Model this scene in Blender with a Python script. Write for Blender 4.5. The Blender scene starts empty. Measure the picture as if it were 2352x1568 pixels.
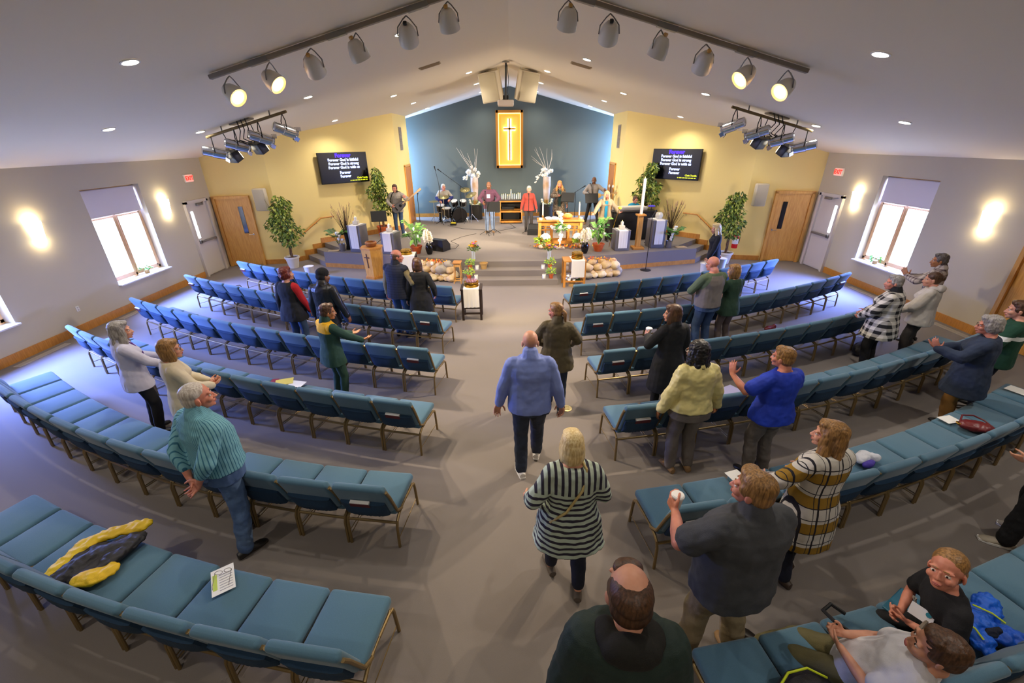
import bpy, bmesh, math, random
from math import sin, cos, pi, radians, sqrt, atan2
from mathutils import Vector as V, Matrix, Euler, noise as mnoise
SC = bpy.context.scene
COL = SC.collection
# ------------------------------------------------------------------ camera, view, world, main light
def look_camera():
    p, yaw, roll = radians(25.42), radians(0.045), radians(-0.588)
    fwd = V((sin(yaw)*cos(p), cos(yaw)*cos(p), -sin(p)))
    r0 = V((cos(yaw), -sin(yaw), 0)); u0 = r0.cross(fwd)
    r = r0*cos(roll)+u0*sin(roll); u = u0*cos(roll)-r0*sin(roll)
    cd = bpy.data.cameras.new('camera'); cd.sensor_width = 36; cd.lens = 36*971/2352; cd.clip_start = 0.05; cd.clip_end = 200
    c = bpy.data.objects.new('camera', cd); COL.objects.link(c)
    m = Matrix((r, u, -fwd)).transposed().to_4x4(); m.translation = V((0, 0, 3.65)); c.matrix_world = m
    SC.camera = c
look_camera()
SC.view_settings.view_transform = 'Standard'; SC.view_settings.look = 'None'; SC.view_settings.gamma = 1
SC.view_settings.exposure = 0.8
try: SC.view_settings.use_curve_mapping = False
except Exception: pass
SC.cycles.max_bounces = 7; SC.cycles.diffuse_bounces = 5; SC.cycles.glossy_bounces = 3; SC.cycles.transmission_bounces = 4
SC.cycles.sample_clamp_indirect = 4; SC.cycles.caustics_reflective = False; SC.cycles.caustics_refractive = False
W = bpy.data.worlds.new('sky'); SC.world = W; W.use_nodes = True
W.node_tree.nodes['Background'].inputs[0].default_value = (0.62, 0.76, 1.0, 1); W.node_tree.nodes['Background'].inputs[1].default_value = 6.0
def lamp(kind, name, loc, target, power, color, size=0.1, spot=None, blend=0.4, sizey=None, parent=None):
    ld = bpy.data.lights.new(name, kind); ld.energy = power; ld.color = color
    if kind == 'AREA':
        ld.size = size
        if sizey: ld.shape = 'RECTANGLE'; ld.size_y = sizey
    else: ld.shadow_soft_size = size
    if kind == 'SPOT': ld.spot_size = radians(spot); ld.spot_blend = blend
    o = bpy.data.objects.new(name, ld); COL.objects.link(o); o.location = loc
    if target is not None:
        o.rotation_euler = (V(target)-V(loc)).to_track_quat('-Z', 'Y').to_euler()
    if parent is not None: o.parent = parent
    return o
DAY = (0.15, 0.26, 1.0); WARM = (1.0, 0.83, 0.62); WHITE = (1.0, 0.93, 0.84)
# daylight standing outside each window and in the side slots of the chancel
for sx, wy in ((-10.1, 10.4), (10.2, 10.5), (-10.1, 6.4)):
    lamp('AREA', 'window_daylight', (sx, wy, 2.35), (sx*0.6, wy-.1, 0), 720, DAY, 1.6, sizey=1.5).data.spread = radians(105)
for s in (-1, 1):
    lamp('AREA', 'slot_daylight', (s*5.3, 19.9, 2.6), (0, 20.3, 2.4), 210, (0.3, 0.52, 1.0), 0.5, sizey=2.6)

# ------------------------------------------------------------------ helpers
def lin(c):
    if isinstance(c, str):
        c = [int(c[i:i+2], 16)/255 for i in (0, 2, 4)]
    return tuple((x/12.92 if x <= 0.04045 else ((x+0.055)/1.055)**2.4) for x in c)
class NT:
    def __init__(s, name, rough=0.6, metal=0.0):
        s.m = bpy.data.materials.new(name); s.m.use_nodes = True; s.t = s.m.node_tree; s.b = s.t.nodes['Principled BSDF']
        s.b.inputs['Roughness'].default_value = rough; s.b.inputs['Metallic'].default_value = metal; s._xyz = None
    def n(s, kind, **kw):
        x = s.t.nodes.new(kind)
        for k, v in kw.items(): setattr(x, k, v)
        return x
    def put(s, a, b):
        if hasattr(a, 'is_linked') or hasattr(a, 'links'): s.t.links.new(a, b)
        else: b.default_value = a
    def xyz(s):
        if s._xyz is None:
            tc = s.n('ShaderNodeTexCoord'); sp = s.n('ShaderNodeSeparateXYZ'); s.t.links.new(tc.outputs['Object'], sp.inputs[0]); s.obj = tc.outputs['Object']; s._xyz = sp.outputs
        return s._xyz
    def math(s, op, a, b=0.0, c=0.0):
        x = s.n('ShaderNodeMath', operation=op); s.put(a, x.inputs[0]); s.put(b, x.inputs[1])
        if op in ('SMOOTH_MIN', 'MULTIPLY_ADD', 'COMPARE'): s.put(c, x.inputs[2])
        return x.outputs[0]
    def gt(s, a, b): return s.math('GREATER_THAN', a, b)
    def lt(s, a, b): return s.math('LESS_THAN', a, b)
    def fr(s, a, per, off=0.0):
        return s.math('FRACT', s.math('ADD', s.math('DIVIDE', a, per), off+100.0))
    def mix(s, f, a, b):
        x = s.n('ShaderNodeMix', data_type='RGBA'); s.put(f, x.inputs[0])
        for v, i in ((a, 6), (b, 7)):
            if isinstance(v, (str, tuple)): x.inputs[i].default_value = (*(lin(v) if isinstance(v, str) else v), 1)
            else: s.t.links.new(v, x.inputs[i])
        return x.outputs[2]
    def noise(s, scale, detail=2.0, stretch=None):
        s.xyz(); x = s.n('ShaderNodeTexNoise'); x.inputs['Scale'].default_value = scale; x.inputs['Detail'].default_value = detail
        if stretch:
            mp = s.n('ShaderNodeMapping'); mp.inputs['Scale'].default_value = stretch; s.t.links.new(s.obj, mp.inputs[0]); s.t.links.new(mp.outputs[0], x.inputs[0])
        else: s.t.links.new(s.obj, x.inputs[0])
        return x.outputs[0]
    def color(s, c):
        if isinstance(c, (str, tuple)): s.b.inputs['Base Color'].default_value = (*(lin(c) if isinstance(c, str) else c), 1)
        else: s.t.links.new(c, s.b.inputs['Base Color'])
        return s
    def bump(s, h, strength=0.3, dist=0.01):
        x = s.n('ShaderNodeBump'); x.inputs['Strength'].default_value = strength; x.inputs['Distance'].default_value = dist
        s.t.links.new(h, x.inputs['Height']); s.t.links.new(x.outputs[0], s.b.inputs['Normal']); return s
_M = {}
def mat(name, c='808080', rough=0.6, metal=0.0, var=0.0, scale=20.0, bump=0.0, bscale=60.0, stretch=None, c2=None, emit=None, spec=None):
    if name in _M: return _M[name]
    t = NT(name, rough, metal)
    if c2:
        nz = t.noise(scale, 3, stretch); f = t.n('ShaderNodeMapRange'); f.inputs[1].default_value = 0.36; f.inputs[2].default_value = 0.64; t.t.links.new(nz, f.inputs[0])
        t.color(t.mix(f.outputs[0], c, c2))
    else: t.color(c)
    if bump: t.bump(t.noise(bscale, 2, stretch), bump)
    if emit: t.b.inputs['Emission Color'].default_value = (*lin(emit[0]), 1); t.b.inputs['Emission Strength'].default_value = emit[1]
    if spec is not None: t.b.inputs['Specular IOR Level'].default_value = spec
    _M[name] = t.m; return t.m
class MB:
    def __init__(s): s.v = []; s.f = []; s.mi = []; s.cur = 0
    def add(s, vs, fs):
        o = len(s.v); s.v.extend([tuple(q) for q in vs]); s.f.extend([tuple(i+o for i in q) for q in fs]); s.mi.extend([s.cur]*len(fs)); return s
    def m(s, i): s.cur = i; return s
    def box(s, c, d, rot=None):
        hx, hy, hz = d[0]/2, d[1]/2, d[2]/2; c = V(c)
        vs = [V((x*hx, y*hy, z*hz)) for z in (-1, 1) for y in (-1, 1) for x in (-1, 1)]
        if rot is not None: vs = [rot @ q for q in vs]
        return s.add([q+c for q in vs], [(0, 2, 3, 1), (4, 5, 7, 6), (0, 1, 5, 4), (2, 6, 7, 3), (0, 4, 6, 2), (1, 3, 7, 5)])
    def rbox(s, c, d, r, k=3, rot=None, crown=0.0):
        hx, hy, hz = d[0]/2-r, d[1]/2-r, d[2]/2-r; c = V(c); rings = []
        lats = [(-90+90*i/k, -1) for i in range(k+1)]+[(90*i/k, 1) for i in range(k+1)]
        for la, sz in lats:
            ring = []
            for q in range(4):
                sx, sy = ((1, 1), (-1, 1), (-1, -1), (1, -1))[q]
                for i in range(k+1):
                    lo = radians(90*q+90*i/k); la_ = radians(la)
                    ring.append(V((sx*hx+r*cos(la_)*cos(lo), sy*hy+r*cos(la_)*sin(lo), sz*hz+r*sin(la_))))
            rings.append(ring)
        n = 4*(k+1); vs = [q for rg in rings for q in rg]; fs = []
        for j in range(len(rings)-1):
            for i in range(n): fs.append((j*n+i, j*n+(i+1) % n, (j+1)*n+(i+1) % n, (j+1)*n+i))
        t = (len(rings)-1)*n
        if crown:
            g = 6; b0 = len(vs); idx = {}
            for a in range(g+1):
                for b in range(g+1):
                    x, y = -hx+2*hx*a/g, -hy+2*hy*b/g; idx[a, b] = len(vs)
                    vs.append(V((x, y, hz+r+crown*(1-(x/hx)**4)*(1-(y/hy)**4))))
            for a in range(g):
                for b in range(g): fs.append((idx[a, b], idx[a+1, b], idx[a+1, b+1], idx[a, b+1]))
        else: fs.append((t, t+k+1, t+2*(k+1), t+3*(k+1)))
        fs.append((0, 3*(k+1), 2*(k+1), k+1))
        if rot is not None: vs = [rot @ q for q in vs]
        return s.add([q+c for q in vs], fs)
    def loft(s, rings, cap=True, closed=True):
        n = len(rings[0]); vs = [q for r in rings for q in r]; fs = []
        for j in range(len(rings)-1):
            for i in range(n if closed else n-1): fs.append((j*n+i, j*n+(i+1) % n, (j+1)*n+(i+1) % n, (j+1)*n+i))
        if cap: fs.append(tuple(reversed(range(n)))); fs.append(tuple(range((len(rings)-1)*n, len(rings)*n)))
        return s.add(vs, fs)
    def tube(s, pts, r, n=8, cap=True):
        pts = [V(p) for p in pts]; rs = r if isinstance(r, (list, tuple)) else [r]*len(pts); rings = []
        up = V((0, 0, 1)); d0 = (pts[1]-pts[0]).normalized()
        if abs(d0.dot(up)) > 0.95: up = V((1, 0, 0))
        x = d0.cross(up).normalized()
        for i, p in enumerate(pts):
            a = pts[max(i-1, 0)]; b = pts[min(i+1, len(pts)-1)]; d = (b-a).normalized()
            x = (x-d*x.dot(d)).normalized(); y = d.cross(x)
            rings.append([p+(x*cos(2*pi*k/n)+y*sin(2*pi*k/n))*rs[i] for k in range(n)])
        return s.loft(rings, cap)
    def lathe(s, prof, c=(0, 0, 0), n=24, rot=None, sx=1, sy=1, cap=True):
        c = V(c); rings = []
        for r, z in prof:
            rg = [V((r*sx*cos(2*pi*k/n), r*sy*sin(2*pi*k/n), z)) for k in range(n)]
            if rot is not None: rg = [rot @ q for q in rg]
            rings.append([q+c for q in rg])
        return s.loft(rings, cap)
    def ell(s, c, r, rot=None, n=14, m=8):
        if not isinstance(r, (tuple, list)): r = (r, r, r)
        c = V(c); vs = []; fs = []
        for j in range(1, m):
            la = -pi/2+pi*j/m
            for i in range(n): vs.append(V((r[0]*cos(la)*cos(2*pi*i/n), r[1]*cos(la)*sin(2*pi*i/n), r[2]*sin(la))))
        vs += [V((0, 0, -r[2])), V((0, 0, r[2]))]; a, b = len(vs)-2, len(vs)-1
        for j in range(m-2):
            for i in range(n): fs.append((j*n+i, j*n+(i+1) % n, (j+1)*n+(i+1) % n, (j+1)*n+i))
        for i in range(n): fs.append((a, (i+1) % n, i)); fs.append((b, (m-2)*n+i, (m-2)*n+(i+1) % n))
        if rot is not None: vs = [rot @ q for q in vs]
        return s.add([q+c for q in vs], fs)
    def limb(s, p0, r0, p1, r1, n=12):
        p0, p1 = V(p0), V(p1); d = p1-p0; L = d.length
        if L < 1e-6: return s.ell(p0, r0)
        d /= L; q = d.to_track_quat('Z', 'Y').to_matrix(); rings = []
        prof = [(r0*cos(radians(a)), r0*sin(radians(a))) for a in (-85, -60, -30, 0)]+[(r1*cos(radians(a)), L+r1*sin(radians(a))) for a in (0, 30, 60, 85)]
        for r, z in prof: rings.append([p0+q @ V((r*cos(2*pi*k/n), r*sin(2*pi*k/n), z)) for k in range(n)])
        return s.loft(rings)
    def prism(s, poly, z0, z1):
        n = len(poly); a = sum(poly[i][0]*poly[(i+1) % n][1]-poly[(i+1) % n][0]*poly[i][1] for i in range(n))
        if a < 0: poly = list(reversed(poly))
        return s.loft([[V((x, y, z0)) for x, y in poly], [V((x, y, z1)) for x, y in poly]])
    def xform(s, M): s.v = [tuple(M @ V(q)) for q in s.v]; return s
    def mesh(s, name, mats, smooth=True, ang=40):
        me = bpy.data.meshes.new(name); me.from_pydata(s.v, [], s.f); ms = mats if isinstance(mats, (list, tuple)) else [mats]
        for m in ms: me.materials.append(m)
        if len(ms) > 1: me.polygons.foreach_set('material_index', s.mi)
        if smooth:
            me.polygons.foreach_set('use_smooth', [True]*len(me.polygons))
            me.set_sharp_from_angle(angle=radians(ang))
        me.update(); return me
    def build(s, name, mats, parent=None, loc=None, rotz=None, smooth=True, ang=40):
        o = bpy.data.objects.new(name, s.mesh(name, mats, smooth, ang)); COL.objects.link(o)
        if parent is not None: o.parent = parent
        if loc is not None: o.location = loc
        if rotz is not None: o.rotation_euler = (0, 0, rotz)
        return o
def tag(o, label, cat, group=None):
    o['label'] = label; o['category'] = cat
    if group: o['group'] = group
    return o
def thing(name, label, cat, loc=(0, 0, 0), rotz=0.0, group=None):
    o = bpy.data.objects.new(name, None); COL.objects.link(o); o.location = loc; o.rotation_euler = (0, 0, rotz); o.empty_display_size = 0.1
    return tag(o, label, cat, group)
def struct(o):
    o['kind'] = 'structure'; return o
def dup(root, loc, rotz, label, group=None):
    r = root.copy(); COL.objects.link(r); r.location = loc; r.rotation_euler = (0, 0, rotz); r['label'] = label
    if group: r['group'] = group
    for ch in list(root.children):
        c = ch.copy(); COL.objects.link(c); c.parent = r
        for g in ch.children:
            d = g.copy(); COL.objects.link(d); d.parent = c
    return r
def RZ(a): return Matrix.Rotation(a, 3, 'Z')
def RX(a): return Matrix.Rotation(a, 3, 'X')
def RY(a): return Matrix.Rotation(a, 3, 'Y')
def rot_to(d, up='Y'): return V(d).to_track_quat('Z', up).to_matrix()
ORD = ['zeroth', 'first', 'second', 'third', 'fourth', 'fifth', 'sixth', 'seventh', 'eighth', 'ninth', 'tenth', 'eleventh', 'twelfth', 'thirteenth', 'fourteenth', 'fifteenth', 'sixteenth']
# ------------------------------------------------------------------ common materials
OAK = mat('oak', 'c98a3c', 0.42, 0, scale=6, stretch=(1, 8, 1), c2='b87a30', bump=0.05)
OAKV = mat('oak_upright', 'dca656', 0.42, 0, scale=5, stretch=(9, 9, 0.8), c2='cb9244')
BLACK = mat('black_plastic', '131313', 0.45)
BLKM = mat('black_metal', '1b1a19', 0.4, 0.4)
CHROME = mat('chrome', 'd8d8d8', 0.16, 1.0)
WHITE_CLOTH = mat('white_linen', 'e8e4dc', 0.85, bump=0.25, bscale=90)
BRASS = mat('brass', 'd9a83e', 0.22, 1.0)
TERRA = mat('terracotta', 'c8602c', 0.6, c2='b5521f', scale=9)
WAX = mat('candle_wax', 'f2ecdc', 0.4)
PAPER = mat('paper', 'efeeea', 0.7)
GREYMET = mat('grey_metal', '8c8b88', 0.4, 0.6)
def glassy(name, c='f4f8f8', rough=0.03, al=0.3):
    t = NT(name, rough); t.color(c); t.b.inputs['Alpha'].default_value = al; return t.m
GLASS = glassy('clear_glass'); PANE = glassy('window_pane', al=0.06)
# ------------------------------------------------------------------ the setting
XL, XR, EAVE, RIDGE, YB = -9.24, 9.36, 3.26, 5.68, 20.25
SL = (RIDGE-EAVE)/9.3
def ceil_z(x): return RIDGE-SL*abs(x)
def carpet():
    t = NT('carpet', 0.95); nf = t.noise(260, 2); nb = t.noise(1.1, 3); 
    a = t.mix(nf, '6e6660', '8d847c'); b = t.mix(nb, '877d74', '736b66'); 
    x = t.n('ShaderNodeMix', data_type='RGBA'); x.inputs[0].default_value = 0.4; t.t.links.new(a, x.inputs[6]); t.t.links.new(b, x.inputs[7]); t.color(x.outputs[2]); t.bump(nf, 0.25, 0.004); return t.m
CARPET = carpet()
M_SIDE = mat('side_wall_paint', 'c4b99e', 0.8, bump=0.04, bscale=120)
M_YEL = mat('yellow_wall_paint', 'ecd388', 0.75, bump=0.04, bscale=120)
M_BLUE = mat('blue_wall_paint', '5f6a68', 0.8, bump=0.03, bscale=120)
M_CEIL = mat('ceiling_paint', 'ebe0cc', 0.85, bump=0.03, bscale=90)
M_WHITE = mat('white_trim_paint', 'e9e6e0', 0.5)
M_DOORW = mat('almond_door_paint', 'cdc4b6', 0.5)
def wall_with_holes(name, x, y0, y1, z0, z1, holes, m, thick=0.3, side=1):
    # a wall in the plane X = x, cut by rectangular openings; `side` points outwards
    ys = sorted({y0, y1, *[h[0] for h in holes], *[h[1] for h in holes]}); zs = sorted({z0, z1, *[h[2] for h in holes], *[h[3] for h in holes]})
    b = MB()
    for i in range(len(ys)-1):
        for j in range(len(zs)-1):
            yc, zc = (ys[i]+ys[i+1])/2, (zs[j]+zs[j+1])/2
            if any(h[0] < yc < h[1] and h[2] < zc < h[3] for h in holes): continue
            b.box((x+side*thick/2, yc, zc), (thick, ys[i+1]-ys[i], zs[j+1]-zs[j]))
    return struct(b.build(name, m, smooth=False))
WH = (0.66, 2.77)
struct(MB().box((0, 8.5, -0.1), (20, 24.5, 0.2)).build('floor', CARPET, smooth=False))
wall_with_holes('wall_left', XL, -3.0, 13.72, 0, EAVE+0.1, [(9.62, 11.21, *WH), (5.72, 7.31, *WH)], M_SIDE, side=-1)
wall_with_holes('wall_right', XR, -3.0, 13.55, 0, EAVE+0.1, [(9.74, 11.31, *WH)], M_SIDE, side=1)
struct(MB().box((0, -3.1, 3), (19.2, 0.2, 6)).build('wall_rear', M_SIDE, smooth=False))
b = MB()
for s in (-1, 1):
    X = s*9.7
    b.add([(0, -3.2, RIDGE), (0, 21, RIDGE), (X, 21, ceil_z(X)), (X, -3.2, ceil_z(X)), (0, -3.2, RIDGE+.2), (0, 21, RIDGE+.2), (X, 21, ceil_z(X)+.2), (X, -3.2, ceil_z(X)+.2)],
          [(0, 1, 2, 3), (7, 6, 5, 4), (0, 3, 7, 4), (1, 5, 6, 2), (3, 2, 6, 7)])
struct(b.build('ceiling', M_CEIL, smooth=False))
def vwall(name, pts, z0, m, thick=0.15, ztop=None):
    # upright wall along a polyline, its outer face to the left of the walking direction, reaching up to the ceiling
    b = MB()
    for (x0, y0), (x1, y1) in zip(pts, pts[1:]):
        d = V((x1-x0, y1-y0)).normalized(); n = V((-d.y, d.x))*thick
        n_ = max(1, int(math.hypot(x1-x0, y1-y0)/0.5)); 
        for i in range(n_):
            a = V((x0, y0)).lerp(V((x1, y1)), i/n_); c = V((x0, y0)).lerp(V((x1, y1)), (i+1)/n_)
            za, zc = (ztop or ceil_z(a.x)+0.05), (ztop or ceil_z(c.x)+0.05)
            b.add([(a.x, a.y, z0), (c.x, c.y, z0), (c.x, c.y, zc), (a.x, a.y, za), (a.x+n.x, a.y+n.y, z0), (c.x+n.x, c.y+n.y, z0), (c.x+n.x, c.y+n.y, zc), (a.x+n.x, a.y+n.y, za)],
                  [(0, 1, 2, 3), (7, 6, 5, 4), (0, 4, 5, 1), (3, 2, 6, 7), (0, 3, 7, 4), (1, 5, 6, 2)])
    return struct(b.build(name, m, smooth=False))
LC, LD, LE, LF = (XL, 13.72), (-7.45, 13.98), (-4.23, 17.25), (-4.23, 19.45)
RC, RD, RE, RF = (XR, 13.5), (7.45, 13.90), (4.25, 17.2), (4.25, 19.45)
vwall('wall_front_left', [LC, LD], 0, M_YEL); vwall('wall_front_right', [RD, RC], 0, M_YEL)
vwall('wall_diagonal_left', [LD, LE], 0, M_YEL); vwall('wall_diagonal_right', [RE, RD], 0, M_YEL)
vwall('wall_return_left', [LE, LF], 0, M_YEL); vwall('wall_return_right', [RF, RE], 0, M_YEL)
vwall('wall_back', [(-5.9, YB), (5.9, YB)], 0, M_BLUE)
vwall('wall_slot_left', [(-5.9, 19.2), (-5.9, YB)], 0, M_SIDE); vwall('wall_slot_right', [(5.9, YB), (5.9, 19.2)], 0, M_SIDE)
vwall('wall_slot_front_left', [(-4.3, 19.3), (-5.95, 19.3)], 0, M_SIDE); vwall('wall_slot_front_right', [(5.95, 19.3), (4.3, 19.3)], 0, M_SIDE)
# baseboards
def board(name, pts, z0, h, t=0.02, m=OAK):
    b = MB()
    for (x0, y0), (x1, y1) in zip(pts, pts[1:]):
        d = V((x1-x0, y1-y0)); L = d.length; a = atan2(d.y, d.x); n = V((d.y, -d.x)).normalized()*t/2
        b.box(((x0+x1)/2+n.x, (y0+y1)/2+n.y, z0+h/2), (L, t, h), RZ(a))
    return struct(b.build(name, m, smooth=False))
board('baseboard_left', [(XL, -3), (XL, 12.46)], 0, 0.17); board('baseboard_right', [(XR, 12.3), (XR, 7.66)], 0, 0.17); board('baseboard_right_rear', [(XR, 6.2), (XR, -3)], 0, 0.17)
ul, ur = V((LD[0]-LC[0], LD[1]-LC[1])).normalized(), V((RD[0]-RC[0], RD[1]-RC[1])).normalized()
def along(c, u, t): return (c[0]+u.x*t, c[1]+u.y*t)
board('baseboard_front_left', [along(LC, ul, 1.12), LD], 0, 0.15); board('baseboard_front_right', [RD, along(RC, ur, 1.22)], 0, 0.15)
board('baseboard_front_left_corner', [LC, along(LC, ul, 0.03)], 0, 0.15)
board('baseboard_back', [(-5.5, YB-0.02), (5.5, YB-0.02)], 0.48, 0.16)
# stage with its sunk side steps and the three front steps
ST = 0.48
wl = V((1, 1))/sqrt(2); wr = V((-1, 1))/sqrt(2)
SC_L, SC_R = V((-6.0, 13.5)), V((5.95, 13.45))
def stage_edge(c, w, s, t): # riser line from the stage corner side to the wall
    a = c+w*t; n = V((-s*-1, 0)); return a
L3a, R3a = SC_L+wl*0.62, SC_R+wr*0.62
L3b, R3b = L3a+V((-0.99, 0.99)), R3a+V((1.0, 1.0))
poly = [tuple(SC_L), (-1.33, 12.35), (-1.33, 12.1), (1.29, 12.1), (1.29, 12.32), tuple(SC_R), tuple(R3a), tuple(R3b), RE, RF, (5.9, 19.45), (5.9, YB), (-5.9, YB), (-5.9, 19.45), LF, LE, tuple(L3b), tuple(L3a)]
struct(MB().prism(poly, 0.0, ST).build('stage_platform', CARPET, smooth=False))
b = MB(); b.box((-0.03, 11.7, 0.08), (2.64, 0.8, 0.16)); b.box((-0.03, 11.9, 0.24), (2.64, 0.4, 0.16))
struct(b.build('front_steps', CARPET, smooth=False))
for s, c, w, nm in ((-1, SC_L, wl, 'left'), (1, SC_R, wr, 'right')):
    out = V((s*0.99, 0.99)); b = MB()
    for k, (t0, z) in enumerate(((0.0, 0.16), (0.31, 0.32))):
        a, e = c+w*t0, c+w*0.62
        b.prism([tuple(a), tuple(e), tuple(e+out), tuple(a+out)], 0.0 if k == 0 else 0.16, z)
    struct(b.build('side_steps_'+nm, CARPET, smooth=False))
board('trim_stage_left', [tuple(SC_L), (-2.75, 12.7)], 0, 0.13, 0.015); board('trim_stage_right', [(2.75, 12.68), tuple(SC_R)], 0, 0.13, 0.015)
# oak skirt that climbs beside the side steps
def skirt(name, c0, u, nrm, segs):
    b = MB()
    for t0, t1, z0, z1 in segs:
        a, e = V(c0)+u*t0, V(c0)+u*t1; q = V((nrm[0], nrm[1]))*0.02
        b.prism([(a.x, a.y), (e.x, e.y), (e.x+q.x, e.y+q.y), (a.x+q.x, a.y+q.y)], z0, z1)
    return struct(b.build(name, OAK, smooth=False))
dl, dr = (V(LE)-V(LD)).normalized(), (V(RE)-V(RD)).normalized()
tl = (V((L3b.x, L3b.y))-V(LD)).dot(dl); Ll = (V(LE)-V(LD)).length
tr = (V((R3b.x, R3b.y))-V(RD)).dot(dr); Lr = (V(RE)-V(RD)).length
skirt('baseboard_diagonal_left', LD, dl, (0.71, -0.71), [(0, tl-.62, 0, .15), (tl-.72, tl-.31, 0, .33), (tl-.41, tl, .1, .49), (tl-.1, Ll, .3, .65)])
skirt('baseboard_diagonal_right', RD, dr, (-0.71, -0.71), [(0, tr-.62, 0, .15), (tr-.72, tr-.31, 0, .33), (tr-.41, tr, .1, .49), (tr-.1, Lr, .3, .65)])
# handrails
def handrail(pts, nrm, label):
    t = thing('handrail', label, 'handrail', (pts[0][0], pts[0][1], pts[0][2])); o = V(pts[0]); q = V((nrm[0], nrm[1], 0))*0.09
    P_ = [V(p)-o+q for p in pts]
    MB().tube(P_, 0.024, 10).build('rail', OAK, t)
    for p in (P_[0].lerp(P_[1], .2), P_[0].lerp(P_[1], .8), P_[1].lerp(P_[2], .8)):
        MB().tube([p-V((0, 0, .02)), p-V((0, 0, .06)), p-V((0, 0, .07))-q], 0.007, 6).build('bracket', GREYMET, t)
handrail([(-7.07, 14.38, .84), (-6.53, 14.91, 1.32), (-6.2, 15.24, 1.33)], (.71, -.71), 'sloping oak handrail on the wall beside the left stage steps')
handrail([(6.9, 14.48, .84), (6.46, 14.94, 1.3), (6.1, 15.3, 1.31)], (-.71, -.71), 'sloping oak handrail on the wall beside the right stage steps')
# windows
def window(i, x, y0, y1, s, shade=True):
    w = struct(MB().box((0, 0, 0), (.001, .001, .001)).build('window_%d' % i, M_WHITE)); w.location = (x, (y0+y1)/2, 0)
    W_, z0, z1 = y1-y0, *WH; d = s*0.22
    b = MB(); fz = z1
    for yy in (-W_/2+.03, -.0, W_/2-.03): b.box((d, yy, (z0+fz)/2), (.07, .06 if yy else .05, fz-z0))
    for zz in (z0+.06, fz-.03, z0+1.5): b.box((d, 0, zz), (.07, W_, .06))
    struct(b.build('window_frame', mat('window_oak', 'd9ac72', .45), w, smooth=False))  # oak colour paled to imitate glare from the bright panes
    b = MB()
    for yy in (-W_/2+.09, -.05, .05, W_/2-.09): b.box((d-s*.02, yy, z0+.78), (.05, .035, 1.4))
    for sg in (-1, 1):
        for zz in (z0+.11, z0+1.45): b.box((d-s*.02, sg*W_/4, zz), (.05, W_/2-.12, .04))
    struct(b.build('window_sash', mat('window_oak'), w, smooth=False))
    struct(MB().box((d+s*.02, 0, (z0+z1)/2), (.008, W_-.1, z1-z0-.1)).build('window_glass', PANE, w, smooth=False))
    b = MB(); b.rbox((s*.08, 0, z0-.012), (.34, W_+.05, .035), .012, 2); struct(b.build('window_sill', M_WHITE, w))
    b = MB(); b.cur = 0
    b.tube([(d-s*.06, -W_/2+.02, z1-.06), (d-s*.06, W_/2-.02, z1-.06)], .03, 10); b.box((d-s*.085, 0, z1-.33), (.006, W_-.06, .56)); b.tube([(d-s*.085, -W_/2+.03, z1-.61), (d-s*.085, W_/2-.03, z1-.61)], .012, 8)
    struct(b.build('roller_shade', mat('shade_fabric', 'dcd4d0', .9), w))
window(1, XL, 9.62, 11.21, -1); window(2, XL, 5.72, 7.31, -1); window(3, XR, 9.74, 11.31, 1)
# doors
def door(i, c, u, width, kind, hinge=1):
    # c: left jamb on the wall as seen from the room, u: direction along the wall, room side is to the right of u
    a = atan2(u[1], u[0]); d = struct(MB().box((0, 0, 0), (.001, .001, .001)).build('door_%d' % i, OAKV)); d.location = (c[0], c[1], 0); d.rotation_euler = (0, 0, a)
    fm, lm = (OAKV, OAKV) if kind == 'oak' else (M_DOORW, M_DOORW); Hd = 2.1
    b = MB()
    for xx in (.04, width-.04): b.box((xx, -.03, Hd/2+.03), (.08, .1, Hd+.06))
    b.box((width/2, -.03, Hd+.04), (width, .1, .08)); struct(b.build('door_frame', fm, d, smooth=False))
    L = width-.16
    struct(MB().rbox((width/2, -.005, Hd/2+.01), (L, .05, Hd-.02), .006, 1).build('door_leaf', lm, d))
    if kind == 'oak':
        xx = width/2+hinge*L*.22
        struct(MB().box((xx, -.033, 1.45), (.13, .02, .82)).build('door_window', mat('dark_glass', '15171c', .12), d, smooth=False))
        b = MB(); xh = width/2+hinge*(L/2-.07); b.lathe([(.028, 0), (.028, .01)], (xh, -.035, 1.0), 12, RX(pi/2)); b.tube([(xh, -.03, 1.0), (xh, -.085, 1.0), (xh-hinge*.11, -.085, 1.0)], .01, 8)
        struct(b.build('door_handle', CHROME, d))
    else:
        xx = width/2+hinge*(L/2-.13)
        b = MB(); b.rbox((xx, -.03, 1.5), (.1, .03, .76), .014, 2); struct(b.build('door_window', mat('door_daylight_glass', 'eef2ff', .2, emit=('e6ecff', 5)), d))
        b = MB(); b.rbox((width/2, -.075, 1.02), (L-.06, .05, .06), .015, 2); b.rbox((xx+hinge*.05, -.06, 1.02), (.09, .08, .1), .015, 2); struct(b.build('push_bar', GREYMET, d))
        b = MB(); b.rbox((width/2-hinge*.1, -.06, Hd-.06), (.26, .07, .06), .01, 2); b.tube([(width/2, -.08, Hd-.07), (width/2+.12, -.14, Hd-.06), (width/2+.28, -.05, Hd-.01)], .012, 6); struct(b.build('door_closer', GREYMET, d))
door(1, along(LC, ul, 0.04), ul, 1.08, 'oak', 1)
door(2, along(RC, ur, 1.18), -ur, 1.1, 'oak', -1)
door(3, (XL, 12.47), (0, 1), 0.98, 'white', -1)
door(4, (XR, 13.3), (0, -1), 0.98, 'white', 1)
door(5, (XR, 7.6), (0, -1), 1.1, 'oak', 1)
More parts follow.
